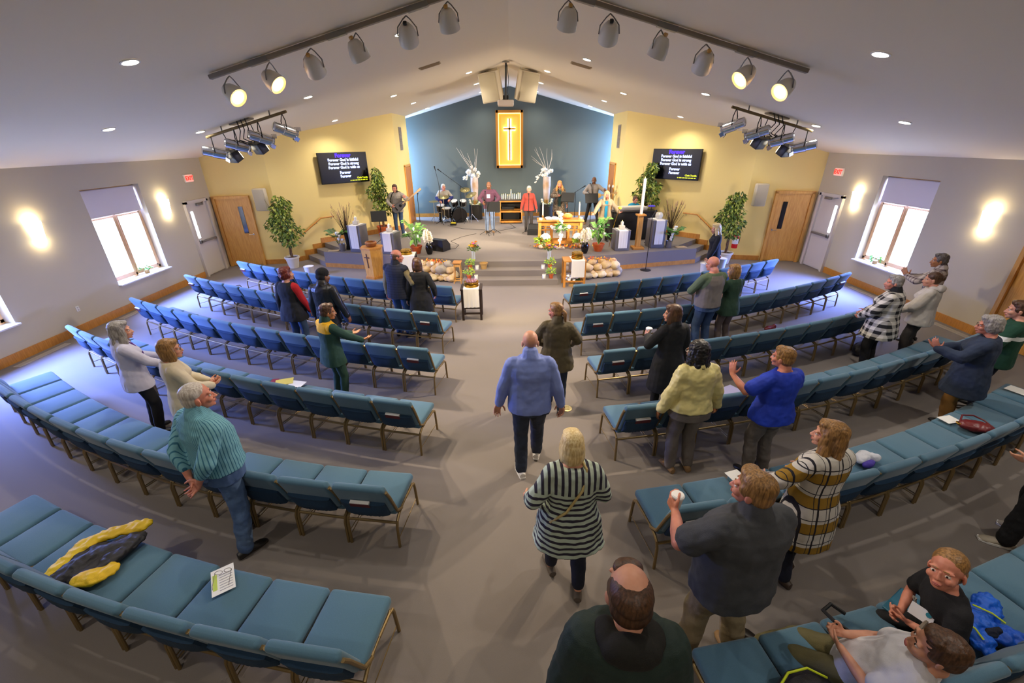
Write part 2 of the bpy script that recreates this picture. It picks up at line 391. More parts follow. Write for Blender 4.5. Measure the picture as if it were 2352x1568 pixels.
for i, (x, s) in ((6, (-4.23, 1)), (7, (4.25, -1))):
    d = struct(MB().box((0, 0, 0), (.001, .001, .001)).build('door_%d' % i, OAKV)); d.location = (x, 18.78, ST)
    b = MB(); b.box((s*.02, -.5, 1.13), (.06, .07, 2.3)); b.box((s*.02, .5, 1.13), (.06, .07, 2.3)); b.box((s*.02, 0, 2.29), (.06, 1.07, .07)); struct(b.build('door_frame', OAKV, d, smooth=False))
    struct(MB().rbox((s*.015, 0, 1.12), (.04, .93, 2.22), .005, 1).build('door_leaf', mat('door_oak', 'c37f2e', .4, scale=5, stretch=(9, 9, .8), c2='b06f22'), d))
# grilles, floor registers, outlet, wall speakers, exit signs, sconces
def grille(nm, label, x, y, z, s):
    t = thing(nm, label, 'vent', (x, y, z)); MB().box((s*.008, 0, 0), (.016, .42, .82)).build('frame', mat('taupe_paint', '9d9080', .6), t, smooth=False)
    b = MB()
    for k in range(18): b.box((s*.022, 0, -.36+k*.0425), (.02, .36, .012), RY(s*.6))
    b.build('louver', mat('taupe_dark', '83786a', .6), t, smooth=False)
grille('wall_vent', 'tall louvered vent on the wall return left of the blue wall', -4.23, 18.2, 3.75, 1)
grille('wall_vent', 'tall louvered vent on the wall return right of the blue wall', 4.25, 18.2, 3.75, -1)
FLR = ((-9.03, 7.3, 'long floor register by the left baseboard nearer the camera'), (-9.03, 9.6, 'long floor register by the left baseboard under the window'), (9.14, 10.4, 'floor register by the right baseboard under the window'), (9.14, 7.9, 'floor register by the right baseboard behind the white hoodie'))
for x, y, lb in FLR:
    b = MB(); b.box((0, 0, .004), (.14, 1.0, .008)); 
    for k in range(32): b.box((0, -.47+k*.03, .009), (.1, .012, .004))
    tag(b.build('floor_register', mat('register_beige', 'aaa296', .5), loc=(x, y, 0), smooth=False), lb, 'vent')
t = thing('wall_outlet', 'small white outlet plate low on the left wall', 'outlet', (XL, 8.48, .5)); MB().rbox((.005, 0, 0), (.012, .075, .115), .005, 1).build('plate', M_WHITE, t); MB().box((.013, 0, .025), (.006, .03, .03)).box((.013, 0, -.025), (.006, .03, .03)).build('socket', mat('socket_grey', 'c2beb6', .5), t, smooth=False)
for x, y, a, lb in ((-7.72, 13.88, radians(8), 'beige wall speaker between oak door and ficus on the left'), (7.72, 13.79, -radians(12), 'beige wall speaker between oak door and ficus on the right')):
    t = thing('wall_speaker', lb, 'speaker', (x, y, 2.07), a); MB().rbox((0, -.16, 0), (.36, .22, .66), .04, 3).build('cabinet', mat('speaker_beige', 'c9bea6', .6), t)
    MB().rbox((0, -.275, 0), (.31, .02, .6), .008, 2).build('front_grille', mat('speaker_cloth', 'b9ae97', .8, bump=.4, bscale=400), t); MB().box((0, -.03, 0), (.08, .06, .2)).build('bracket', GREYMET, t)
def text(body, size, m, parent, loc, rot, name='lettering', ext=0.002, bold=0.0, align='CENTER', sx=1.0):
    c = bpy.data.curves.new('tmp_text', 'FONT'); c.body = body; c.size = size; c.extrude = ext; c.align_x = align; c.align_y = 'CENTER'; c.offset = bold; c.resolution_u = 3
    o = bpy.data.objects.new('tmp_text', c); COL.objects.link(o); bpy.context.view_layer.update()
    me = bpy.data.meshes.new_from_object(o.evaluated_get(bpy.context.evaluated_depsgraph_get())); bpy.data.objects.remove(o); me.materials.clear(); me.materials.append(m); me.name = name
    q = bpy.data.objects.new(name, me); COL.objects.link(q); q.parent = parent; q.location = loc; q.rotation_euler = rot; q.scale = (sx, 1, 1); return q
for x, y, s, lb in ((XL, 12.98, 1, 'red EXIT sign above the left white exit door'), (XR, 12.83, -1, 'red EXIT sign above the right white exit door')):
    t = thing('exit_sign', lb, 'sign', (x, y, 2.76)); MB().rbox((s*.03, 0, 0), (.06, .32, .21), .012, 2).build('housing', mat('exit_white', 'e8dcd0', .5), t)
    MB().box((s*.062, 0, 0), (.004, .29, .18)).build('face', mat('exit_face', 'e8b4a4', .5, emit=('ff8a78', .6)), t, smooth=False)
    text('EXIT', .15, mat('exit_red', 'e01818', .5, emit=('ff1c12', 2.2)), t, (s*.066, 0, 0), (pi/2, 0, s*pi/2), bold=.006)
SCON = ((XL, 8.39, 1, 'lit wall sconce on the left wall nearer the camera'), (XL, 11.8, 1, 'lit wall sconce between left window and white exit door'), (XR, 11.92, -1, 'lit wall sconce between right window and white exit door'), (XR, 8.44, -1, 'lit wall sconce on the right wall nearer the camera'))
for x, y, s, lb in SCON:
    t = thing('wall_sconce', lb, 'sconce', (x, y, 2.15)); MB().rbox((s*.012, 0, 0), (.024, .16, .3), .008, 2).build('backplate', M_WHITE, t)
    rings = []
    for k in range(9):
        z = -.17+.34*k/8; w = .085+.045*k/8; dp = .09+.03*k/8
        rings.append([V((s*(.02+dp*sin(pi*i/10)), -w*cos(pi*i/10), z)) for i in range(11)])
    MB().loft(rings, cap=False, closed=False).build('lamp_shade', mat('sconce_glass', 'fff6e0', .4, emit=('fff0d0', 7)), t)
    lamp('POINT', 'sconce_glow', (x+s*.075, y, 2.34), None, 3.6, (1, .86, .6), .04); lamp('POINT', 'sconce_glow', (x+s*.075, y, 1.96), None, 3.4, (1, .86, .6), .04)
# recessed downlights
DL = [(-4.44, 5.9), (-6.87, 8.14), (-6.87, 10.51), (-4.36, 10.57), (-5.43, 14.85), (-1.75, 8.31), (-3.27, 13.8), (-3.25, 16.43), (-3.24, 19.04), (-1.12, 13.95), (-1.1, 16.6), (-1.1, 19.3), (1.08, 13.95), (1.08, 16.6), (1.08, 19.3), (1.71, 10.96), (1.71, 8.45), (3.25, 13.85), (3.23, 16.44), (3.2, 19.01), (4.36, 10.8), (5.38, 15.0), (6.87, 12.9), (6.88, 10.6), (6.93, 8.3), (4.4, 5.95), (-6.8, 12.75)]
DL_LAB = ['above the far left seats, nearest the camera', 'outer left slope, nearest the left wall sconce', 'at the end of the left par-can bar', 'beyond the left track lights, inner row', 'above the left television', 'between left track heads near the ridge', 'first of three climbing toward the left of the blue wall', 'second of three toward the left of the blue wall', 'closest to the blue wall, left outer row', 'first of three left of the hanging speakers', 'second of three left of the hanging speakers', 'closest to blue wall left of the ridge', 'first of three right of the hanging speakers', 'second of three right of the hanging speakers', 'closest to blue wall right of the ridge', 'beside the right ceiling vent', 'between right track heads near the ridge', 'first of three toward the right of the blue wall', 'second of three toward the right of the blue wall', 'closest to the blue wall, right outer row', 'beyond the right track lights, inner row', 'above the right television', 'behind the right par cans', 'at the end of the right par-can bar', 'outer right slope, nearest the right wall sconce', 'above the far right seats, nearest the camera', 'behind the left par cans']
M_LAMP = mat('lamp_diffuser', 'fffaf0', .4, emit=('fff6e8', 14))
for (x, y), lb in zip(DL, DL_LAB):
    s = 1 if x > 0 else -1; z = ceil_z(x); a = math.atan(SL)*s
    t = thing('downlight', 'round recessed ceiling downlight '+lb, 'ceiling light', (x, y, z), 0, 'recessed ceiling downlights'); R = RY(a)
    MB().lathe([(.085, -.002), (.105, -.002), (.108, -.012), (.085, -.014)], (0, 0, 0), 24, R, cap=False).build('trim_ring', M_WHITE, t)
    MB().lathe([(.0, -.004), (.092, -.004), (.092, -.012), (.0, -.012)], (0, 0, 0), 24, R).build('diffuser', M_LAMP, t)
    lamp('SPOT', 'downlight_beam', (x, y, z-.05), (x, y, 0), (100 if 5 < abs(x) < 6 else (40 if abs(x) > 6 else 74)) if y > 12 else (130 if y < 7 else (26 if abs(x) > 6 else 66)), WHITE, .06, 140, 1.0)
for x, y in ((-4.4, 1.2), (4.4, 1.2), (-6.9, 3.6), (6.9, 3.6), (1.7, 3.4), (-1.7, 3.4), (-1.7, -1.2), (1.7, -1.2)):  # unseen lamps without fixtures, added to fill the foreground; downlights assumed out of frame
    lamp('SPOT', 'downlight_beam', (x, y, ceil_z(x)-.06), (x, y, 0), 75, WHITE, .06, 140, 1.0)
for x, y, lb in ((-1.8, 11.4, 'small ceiling vent left of the ridge'), (1.7, 11.75, 'small ceiling vent right of the ridge beside a downlight')):
    s = 1 if x > 0 else -1; b = MB(); R = RY(math.atan(SL)*s); b.box((0, 0, -.01), (.5, .2, .02), R)
    for k in range(6): b.box(R @ V((0, -.07+k*.028, -.024)), (.44, .012, .012), R)
    tag(b.build('ceiling_vent', mat('vent_tan', 'b09a78', .6), loc=(x, y, ceil_z(x)), smooth=False), lb, 'vent')
# ------------------------------------------------------------------ rows of chairs
def fabric():
    t = NT('teal_upholstery', 0.85); w = t.noise(420, 2); t.color(t.mix(w, '385d72', '547a90')); t.bump(w, .3, .003); t.b.inputs['Sheen Weight'].default_value = .25; return t.m
FAB = fabric()
FABD = mat('pocket_fabric', '1d3c58', .9, scale=300, c2='18334c')
BRONZE = mat('bronze_frame', '8e7850', .42, .6)
def make_chair():
    t = thing('stacking_chair', '', 'chair'); SW = .5
    MB().rbox((0, .31, .405), (SW, .5, .085), .034, 4, RX(radians(1.5)), crown=.016).build('seat', FAB, t)
    ba = radians(20)
    MB().rbox((0, -.028, .665), (SW, .075, .42), .03, 4, RX(ba)).build('backrest', FAB, t)
    # gathered pocket behind the backrest
    b = MB(); nu, nv = 26, 8; fr, bk = [], []
    for j in range(nv+1):
        ra, rb = [], []
        v = j/nv; z = -.215+.216*v
        for i in range(nu+1):
            u = -1+2*i/nu; x = .215*u; sag = .02+.04*sin(pi*min(1, .25+v*.9)/1.15)*(1-u**4)+.004*sin(i*2.6+j*.35)*(1-v*.6)*(1-u*u)
            p = V((x, -.039-sag, z+.012*v*(1-u*u)*-1)); q = V((x, -.036-sag*.0, z)); ra.append(RX(ba) @ p+V((0, -.028, .665))); rb.append(RX(ba) @ q+V((0, -.028, .665)))
        fr.append(ra); bk.append(rb)
    b.loft([f+list(reversed(r)) for f, r in zip(fr, bk)]); b.build('pocket', FABD, t, ang=60)
    for s in (-1, 1):
        MB().tube([(s*.243, .2, .352), (s*.249, .1, .35), (s*.252, .035, .32), (s*.252, .012, .26), (s*.252, 0, 0)], .0148, 8).build('leg', BRONZE, t)
        MB().tube([(s*.243, .3, .352), (s*.249, .47, .352), (s*.252, .522, .33), (s*.252, .535, .27), (s*.252, .555, 0)], .0148, 8).build('leg', BRONZE, t)
        MB().tube([(s*.257, .16, .365), (s*.257, .062, .43), (s*.257, -.05, .72), (s*.256, -.096, .815)], .0148, 8).build('back_upright', BRONZE, t)
    b = MB(); b.tube([(-.25, .03, .3), (.25, .03, .3)], .0135, 8).tube([(-.25, .46, .345), (.25, .46, .345)], .011, 8)
    for s in (-1, 1): b.tube([(s*.245, .1, .352), (s*.245, .5, .354)], .011, 8)
    b.build('seat_frame', BRONZE, t)
    for s in (-1, 1): MB().tube([(s*.25, .005, .1), (s*.25, .55, .1)], .005, 6).build('stretcher', BRONZE, t)
    return t
ROWS = {  # quadratic rear-leg line in u = |x|, first u, last u
    'L1': (.0304, .1423, 8.48, 1.22, 7.1), 'L2': (.0272, .1714, 6.91, 1.29, 7.62), 'L3': (.0282, .1352, 5.52, 1.21, 7.55), 'L4': (.0289, .1354, 4.097, 1.16, 7.55), 'L5': (.0433, .0054, 2.875, 1.12, 7.55), 'L6': (.0392, .0444, 1.498, 1.02, 5.3),
    'R1': (.0321, .1018, 8.53, 1.29, 6.85), 'R2': (.0344, .065, 6.895, 1.28, 7.75), 'R3': (.0266, .0949, 5.43, 1.31, 7.2), 'R4': (.0293, .0641, 4.035, 1.27, 7.6), 'R5': (.0312, .0651, 2.532, 1.3, 7.4), 'R6': (.0312, .0651, 1.05, 1.3, 5.6)}
PITCH = .535
CH0 = make_chair(); used = []
CHAIRS = {}
RN = {1: 'front row', 2: 'second row from stage', 3: 'third row from stage', 4: 'fourth row from stage', 5: 'fifth row from stage', 6: 'rear row'}
for key, (a, b_, c, u0, u1) in ROWS.items():
    s = -1 if key[0] == 'L' else 1; f = lambda u: a*u*u+b_*u+c
    P_ = [V((u0, f(u0)))]
    while P_[-1].x < u1-.2:
        u = P_[-1].x; m = 2*a*(u+.25)+b_; du = PITCH/sqrt(1+m*m); P_.append(V((u+du, f(u+du))))
    for i in range(len(P_)-1):
        p, q = P_[i], P_[i+1]; m = (p+q)/2; x = s*m.x; d = V((s*(q.x-p.x), q.y-p.y)); 
        if s < 0: d = -d
        rz = atan2(d.y, d.x); blk = 'left block' if s < 0 else 'right block'
        pos = 'at aisle end' if i == 0 else ('at wall end' if i == len(P_)-2 and key not in ('L6', 'R6', 'R5') else ORD[i+1]+' from aisle')
        lb = 'teal padded chair %s, %s, %s of seats' % (pos, RN[int(key[1])], blk)
        if not used: o = CH0; o.location = (x, m.y, 0); o.rotation_euler = (0, 0, rz); o['label'] = lb; o['group'] = 'rows of teal padded chairs'; used.append(1)
        else: o = dup(CH0, (x, m.y, 0), rz, lb, 'rows of teal padded chairs')
        CHAIRS[key, i+1] = (V((x, m.y, 0)), rz)
def on_chair(key, i, x=0, y=.3, z=.468):
    p, rz = CHAIRS[key, i]; q = RZ(rz) @ V((x, y, 0)); return V((p.x+q.x, p.y+q.y, z)), rz
# hymnals standing in the chair pockets
M_HYM = mat('hymnal_cover', '5a1420', .6)
def hymnal(key, i, dx, lb, thick=.034):
    p, rz = CHAIRS[key, i]; t = thing('hymnal', lb, 'book', p, rz, 'hymnals in chair pockets'); ba = radians(20); o = V((dx, -.028, .665)); T = lambda q: RX(ba) @ V(q)+o
    b = MB()
    for yy in (-.042, -.042-thick): b.box(T((0, yy, -.066)), (.19, .003, .15), RX(ba))
    b.build('cover', M_HYM, t, smooth=False); MB().box(T((0, -.042-thick/2, -.055)), (.184, thick-.004, .15), RX(ba)).build('pages', PAPER, t, smooth=False)
for k in ('L2', 'L3', 'L4', 'L5', 'R1', 'R2', 'R3', 'R4', 'R5'):
    hymnal(k, 1, 0 if k[0] == 'R' else -.02, 'hymnal with pale page edge in pocket of aisle chair, %s, %s' % (RN[int(k[1])], 'left block' if k[0] == 'L' else 'right block'))
for k, n in (('L1', 0), ('L2', 0), ('L3', 0), ('R2', 0)):
    i = max(j for kk, j in CHAIRS if kk == k); hymnal(k, i, .02 if k[0] == 'R' else -.1, 'hymnal in pocket of wall-end chair, %s, %s' % (RN[int(k[1])], 'left block' if k[0] == 'L' else 'right block'))
# ------------------------------------------------------------------ televisions, lit cross, hanging speakers, stage lights
M_SCREEN = mat('screen_black', '040407', .3, spec=.15)
TXT_W = mat('lyrics_white', 'b8c8ff', .5, emit=('a8bcff', 1.6)); TXT_B = mat('lyrics_blue', '3010ff', .5, emit=('2a0cff', 2.6)); TXT_Y = mat('lyrics_yellow', 'b8c020', .5, emit=('a8b010', 1.0))
def tv(x, y, rz, lb):
    t = thing('television', lb, 'television', (x, y, 2.86), rz)
    MB().rbox((0, -.06, 0), (1.72, .06, .97), .01, 2).build('bezel', BLACK, t); MB().box((0, -.092, .005), (1.68, .006, .93)).build('screen', M_SCREEN, t, smooth=False)
    MB().box((0, 0, 0), (.5, .1, .4)).build('wall_mount', BLKM, t, smooth=False)
    r = (pi/2, 0, 0); f = -.0965
    text('Forever', .17, TXT_B, t, (0, f, .385), r, 'title_lettering', bold=.006)
    text('Forever God is faithful\nForever God is strong\nForever God is with us', .118, TXT_W, t, (.0, f, .135), r, 'lyric_lettering', bold=.004)
    text('Forever\nForever', .118, TXT_W, t, (0, f, -.205), r, 'lyric_lettering', bold=.004)
    text('Chris Tomlin', .075, TXT_Y, t, (.6, f, -.335), r, 'credit_lettering', bold=.003)
    b = MB()
    for i, (xx, w) in enumerate(((.16, .04), (.25, .09), (.36, .08), (.46, .09), (.56, .06), (.65, .09), (.75, .06))): b.box((xx, f, -.41), (w, .003, .03))
    b.build('credit_line', TXT_Y, t, smooth=False)
tv(-5.77+.07, 15.72-.07, pi/4, 'black television showing song lyrics on the left diagonal wall')
tv(5.77-.07, 15.71-.07, -pi/4, 'black television showing song lyrics on the right diagonal wall')
t = thing('cross_lightbox', 'tall oak lightbox with a glowing cross on the blue wall', 'wall cross', (0, YB, 3.68))
b = MB()
for sx in (-1, 1): b.box((sx*.53, -.1, 0), (.1, .2, 2.24))
for sz in (-1, 1): b.box((0, -.1, sz*1.07), (1.14, .2, .1))
b.build('frame', mat('oak_light', 'c8862e', .45), t, smooth=False)
MB().box((0, -.03, 0), (.98, .03, 2.06)).build('back_panel', mat('box_panel', 'e0a850', .6, emit=('ffae3c', .42)), t, smooth=False)
b = MB()
for sx in (-1, 1): b.box((sx*.468, -.06, 0), (.02, .03, 2.0))
for sz in (-1, 1): b.box((0, -.06, sz*1.005), (.92, .03, .02))
b.build('light_strip', mat('strip_glow', 'ffe9a8', .5, emit=('ffe08c', 2.2)), t, smooth=False)
NEON = mat('cross_glow', 'ffffff', .4, emit=('fff6dc', 7))
b = MB(); b.box((-.055, -.07, .0), (.035, .02, 1.6)); b.box((.055, -.07, .0), (.035, .02, 1.6)); b.box((-.15, -.07, .47), (.2, .02, .035)); b.box((.15, -.07, .47), (.2, .02, .035)); b.box((-.15, -.07, .37), (.2, .02, .035)); b.box((.15, -.07, .37), (.2, .02, .035)); b.build('cross_light', NEON, t, smooth=False)
b = MB(); b.box((0, -.13, -.0), (.07, .03, 1.62)); b.box((0, -.13, .42), (.5, .03, .07)); b.build('cross', mat('cross_oak', 'e0a84a', .5), t, smooth=False)
SPK = mat('speaker_cream', 'c8bca4', .6, bump=.2, bscale=300)
for s, lb in ((-1, 'left of the two cream loudspeakers hanging from the ridge'), (1, 'right of the two cream loudspeakers hanging from the ridge')):
    t = thing('hanging_loudspeaker', lb, 'speaker', (s*.53, 14.6, 5.1)); R = RZ(s*.28) @ RX(.18)
    MB().rbox((0, 0, 0), (.56, .46, .78), .03, 2, RY(s*.13) @ R).build('cabinet', SPK, t)
    q = RY(s*.13) @ R; MB().rbox(q @ V((0, -.24, 0)), (.5, .02, .72), .008, 2, q).build('front_grille', mat('speaker_cloth2', 'b8ab8e', .8, bump=.4, bscale=400), t)
    for xx in (-.17, .17): MB().tube([(xx, .05, .34), (xx, .05, .5)], .006, 6).build('hanging_cable', GREYMET, t)
t = thing('projector', 'ceiling projector hung on a black pole between the loudspeakers', 'projector', (-.1, 14.0, 4.62))
MB().rbox((0, -.05, 0), (.46, .5, .14), .03, 3).build('body', mat('projector_body', 'b9aca2', .5), t); MB().lathe([(.05, 0), (.055, .05), (.04, .06)], (.1, .2, 0), 16, RX(-pi/2)).build('lens', BLACK, t)
MB().tube([(0, 0, .07), (.02, 0, 1.02)], .028, 10).build('pole', BLACK, t); MB().rbox((.02, 0, 1.0), (.2, .2, .03), .008, 1).build('ceiling_plate', GREYMET, t)
b = MB(); b.tube([(.05, .02, .95), (.09, .03, .6), (.06, .05, .3), (.1, .06, .08)], .009, 6); b.build('cable', BLACK, t)
MB().rbox((0, .1, .15), (.16, .2, .12), .02, 2).build('mount_bracket', BLKM, t)
# track lighting along both slopes
M_TRACK = mat('track_taupe', '8f867a', .5); M_HEAD = mat('lamp_housing', 'dcd8cc', .4, .0); M_WARMLENS = mat('warm_lens', 'ffd9a0', .4, emit=('ffc070', 9)); M_AMBER = mat('amber_gel', 'e8b050', .4, emit=('ffb040', 1.2))
for s, lb in ((-1, 'long taupe lighting track across the left ceiling slope'), (1, 'long taupe lighting track across the right ceiling slope')):
    t = thing('lighting_track', lb, 'light track', (s*2.3, 7.15, ceil_z(2.3)-.05)); a = math.atan(SL)*s
    MB().rbox((0, 0, 0), (4.15, .07, .06), .012, 2, RY(a)).build('rail', M_TRACK, t)
    for k in (-1.3, -.1, 1.1): MB().rbox(RY(a) @ V((k, 0, -.005)), (.3, .085, .07), .012, 2, RY(a)).build('joint_cover', GREYMET, t)
def track_head(i, x, aim, lit, lb):
    s = 1 if x > 0 else -1; z = ceil_z(x)-.1
    t = thing('track_spotlight', lb, 'spotlight', (x, 7.15, z), 0, 'spotlights along the ceiling track'); d = (V(aim)-V((x, 7.15, z-.24))).normalized(); c = V((0, 0, -.24)); R = rot_to(d)
    MB().lathe([(.04, -.16), (.07, -.15), (.105, -.1), (.135, .0), (.14, .09), (.132, .09), (.115, .0), (.05, -.11)], c, 20, R).build('housing', M_HEAD, t)
    sx = R @ V((1, 0, 0)); b = MB(); b.tube([c+sx*.143, c+sx*.13+V((0, 0, .1)), c+sx*.05+V((0, 0, .19)), (0, 0, -.01)], .009, 6); b.tube([c-sx*.143, c-sx*.13+V((0, 0, .1)), c-sx*.05+V((0, 0, .19)), (0, 0, -.01)], .009, 6); b.build('yoke', GREYMET, t)
    MB().lathe([(.0, .075), (.095, .075), (.095, .08), (.0, .08)], c, 20, R).build('lens', M_WARMLENS if lit else M_AMBER, t)
    if not lit: MB().rbox(c-d*.185, (.05, .05, .04), .008, 1, R).build('socket_cap', mat('socket_amber', 'c89a50', .5) if i != 4 else BLACK, t)
    lamp('SPOT', 'track_beam', V((x, 7.15, z))+c+d*.14, aim, 320 if not lit else 290 if lit else 260, WARM, .05, 40 if not lit else 84, .6)
AIMS = [(-3.6, -1.0, 15.5), (-2.95, 0, 14.2), (-2.32, -1.5, 15), (-1.72, 0, 0), (-1.08, 0, 0)]
TH = [(-4.02, (2.0, 5.0, 0), 1, 'lowest'), (-3.4, (2.2, 5.8, 0), 1, 'second lowest'), (-2.78, (-2.6, 11.5, .3), 0, 'third from the low end'), (-2.12, (-.6, 9.4, 0), 0, 'fourth from the low end'), (-1.4, (-1.5, 12.6, .4), 0, 'fifth from the low end'), (-.82, (-.2, 10.5, 0), 0, 'highest')]
for i, (x, aim, lit, nm) in enumerate(TH):
    for s, side in ((1, 'left'), (-1, 'right')):
        track_head(i, x*s, (aim[0]*s, aim[1], aim[2]), lit, '%s grey spotlight on the %s ceiling track, %s' % (nm, side, 'glowing warm toward the seats' if lit else 'turned toward the stage'))
# par-can bars
def par(loc, d, L, r, m, nm, lb, lens):
    t = thing(nm, lb, 'stage light', loc, 0, 'stage lights on the ceiling bars'); d = V(d).normalized(); R = rot_to(d); c = V((0, 0, -.34))
    MB().lathe([(r*.55, -L*.55), (r*.8, -L*.5), (r*.85, -L*.1), (r*.95, -L*.08), (r*.95, L*.45), (r*1.12, L*.5), (r*1.12, L*.54), (r*.9, L*.54), (r*.88, -L*.05)], c, 20, R).build('housing', m, t)
    sx = R @ V((1, 0, 0)); b = MB(); b.tube([c+sx*r*1.02, c+sx*r*1.05+V((0, 0, .18)), (0, 0, .0)], .01, 6); b.tube([c-sx*r*1.02, c-sx*r*1.05+V((0, 0, .18)), (0, 0, .0)], .01, 6); b.build('yoke', BLKM, t)
    MB().lathe([(.0, L*.4), (r*.9, L*.4), (r*.9, L*.42), (.0, L*.42)], c, 20, R).build('lens', lens, t)
    if m is CHROME:
        b = MB()
        for a in (.8, 2.4, 4.0, 5.5): b.box(c+R @ V((cos(a)*r*1.2, sin(a)*r*1.2, L*.52)), (r*.9, .012, r*.7), R @ RZ(a+pi/2) @ RX(.5))
        b.build('barn_door', CHROME, t, smooth=False)
M_LENSON = mat('par_lens', 'ffffff', .3, emit=('fff4e0', 5))
for s, side in ((-1, 'left'), (1, 'right')):
    xa, xb, y = s*4.93, s*6.85, 10.65; za, zb = ceil_z(xa)-.12, ceil_z(xb)-.12
    t = thing('lighting_bar', 'brown pipe with cables holding stage lights, %s ceiling slope' % side, 'light bar', ((xa+xb)/2, y, (za+zb)/2)); o = V(t.location)
    MB().tube([V((xa, y, za))-o, V((xb, y, zb))-o], .03, 10).build('pipe', mat('pipe_brown', '7a663e', .45, .3), t)
    for k in (.2, .8): p = V((xa, y, za)).lerp(V((xb, y, zb)), k)-o; MB().tube([p, p+V((0, 0, .13))], .015, 8).build('hanger', GREYMET, t)
    for k, q in enumerate((.5, .55, .6)):
        p = V((xa, y, za)).lerp(V((xb, y, zb)), q)-o; MB().tube([p+V((0, 0, .12)), p+V((.06, -.05, -.08)), p+V((-.05, .02, -.26)), p+V((.1+.06*k, .03, -.36))], .012, 6).build('cable', BLACK, t)
    MB().rbox(V((xa*.42+xb*.58, y+.12, (za+zb)/2+.07))-o, (.5, .22, .05), .01, 1, RY(math.atan(SL)*s)).build('junction_box', mat('jbox', '7d7468', .5), t)
    for k, (q, nm) in enumerate(((.06, 'nearest the ridge'), (.36, 'second from the ridge'), (.66, 'third from the ridge'), (.95, 'lowest'))):
        p = V((xa, y, za)).lerp(V((xb, y, zb)), q); tg = V((s*-1.2+k*s*-.6, 17, 1.2)); par(p, tg-p, .46, .125, CHROME, 'par_can', 'chrome par can on the %s ceiling bar, %s' % (side, nm), M_LENSON)
    for k, (q, dy, nm) in enumerate(((.45, .25, 'black rectangular floodlight hanging behind the par cans, %s bar, inner'), (.8, .3, 'black rectangular floodlight hanging behind the par cans, %s bar, outer'))):
        p = V((xa, y, za)).lerp(V((xb, y, zb)), q); t = thing('floodlight', nm % side, 'stage light', p, 0, 'stage lights on the ceiling bars'); R = RZ(s*.5) @ RX(.5)
        MB().rbox((0, dy-.1, -.5), (.3, .2, .24), .02, 2, R).build('housing', BLACK, t); MB().box(V((0, dy-.1, -.5))+R @ V((0, .105, 0)), (.26, .01, .2), R).build('lens', M_LENSON, t, smooth=False)
        lamp('SPOT', 'flood_beam', p+V((0, dy+.06, -.46)), (s*-5.8+s*1.2*k, 15.7, 2.3), 520, WARM, .1, 62, .9)
        b = MB(); b.tube([(0, 0, 0), (0, dy*.5, -.25), (.17, dy-.1, -.5)], .01, 6); b.tube([(0, dy*.5, -.25), (-.17, dy-.1, -.5)], .01, 6); b.build('yoke', BLKM, t)
    for k, q in enumerate((.1, .6)):
        p = V((xa, y, za)).lerp(V((xb, y, zb)), q); lamp('SPOT', 'par_beam', p+V((0, .25, -.5)), (s*(-.2-1.6*k), 16.6+k, .9), 1250, WARM, .08, 46, .8)
# ------------------------------------------------------------------ stage furniture
S0 = ST
PL = mat('plinth_grey', '6c6a70', .6)
def plinth(x, y, rz, w, h, lb, clb):
    t = thing('plinth', lb, 'pedestal', (x, y, S0), rz); MB().rbox((0, 0, h/2), (w, w, h), .02, 2).build('box', PL, t); MB().rbox((0, 0, h-.004), (w+.01, w+.01, .03), .008, 1).build('top_edge', mat('plinth_top', '7d7b80', .6), t)
    c = thing('linen_runner', clb, 'cloth', (x, y, S0), rz); ww = w*.62; b = MB(); L = h*.86; P_ = [(y_, z_) for y_, z_ in ((w/2+.022, h*.55), (w/2+.02, h), (w/2, h+.018), (-w/2, h+.018), (-w/2-.022, h-.005), (-w/2-.024, h-L*.5), (-w/2-.022, h-L))]
    rings = []
    for j, (yy, zz) in enumerate(P_):
        r = [V((-ww/2+ww*i/12, yy+(.006*sin(i*1.9)*-1 if j > 4 else 0), zz)) for i in range(13)]; q = [V((p.x, p.y+(.006 if j > 3 else (-.006 if j < 2 else 0)), p.z-(.006 if 1 < j < 4 else 0))) for p in r]; rings.append(r+q[::-1])
    b.loft(rings); b.build('cloth', WHITE_CLOTH, c)
    return S0+h+.022
def candle_block(x, y, z, lb, round_=False, sc=1):
    t = thing('candle_holder', lb, 'candle', (x, y, z))
    if round_: MB().lathe([(.07, 0), (.11, .04), (.125, .1), (.1, .17), (.07, .2), (.065, .2), (.095, .165), (.118, .1), (.1, .04), (.06, .008)], (0, 0, 0), 20).build('glass_bowl', GLASS, t)
    else: MB().rbox((0, 0, .055*sc), (.17*sc, .17*sc, .11*sc), .015, 2).build('glass_block', mat('amber_crystal', 'd8cdb8', .2, spec=.8), t)
    z0 = .03 if round_ else .11*sc; MB().lathe([(.045*sc, z0), (.046*sc, z0+.1*sc), (.03*sc, z0+.11*sc)], (0, 0, 0), 16).build('wax', WAX, t)
    MB().lathe([(.004, 0), (.011, .012), (.002, .04)], (0, 0, z0+.112*sc), 8).build('flame', mat('flame', 'ffd890', .5, emit=('ffc860', 5)), t)
zz = plinth(-4.85, 13.62, radians(-14), .44, .82, 'tall grey plinth on the left stage, farther from the aisle', 'white linen runner over the tall left grey plinth'); candle_block(-4.85, 13.62, zz, 'glass block candle on the tall left plinth')
zz = plinth(-3.74, 13.3, radians(-14), .45, .64, 'shorter grey plinth on the left stage, beside the potted lily', 'white linen runner over the shorter left grey plinth'); candle_block(-3.74, 13.3, zz, 'glass block candle on the shorter left plinth')
zz = plinth(3.48, 13.45, radians(4), .46, .62, 'shorter grey plinth on the right stage, beside the potted lily', 'white linen runner over the shorter right grey plinth'); candle_block(3.48, 13.45, zz, 'glass block candle on the shorter right plinth')
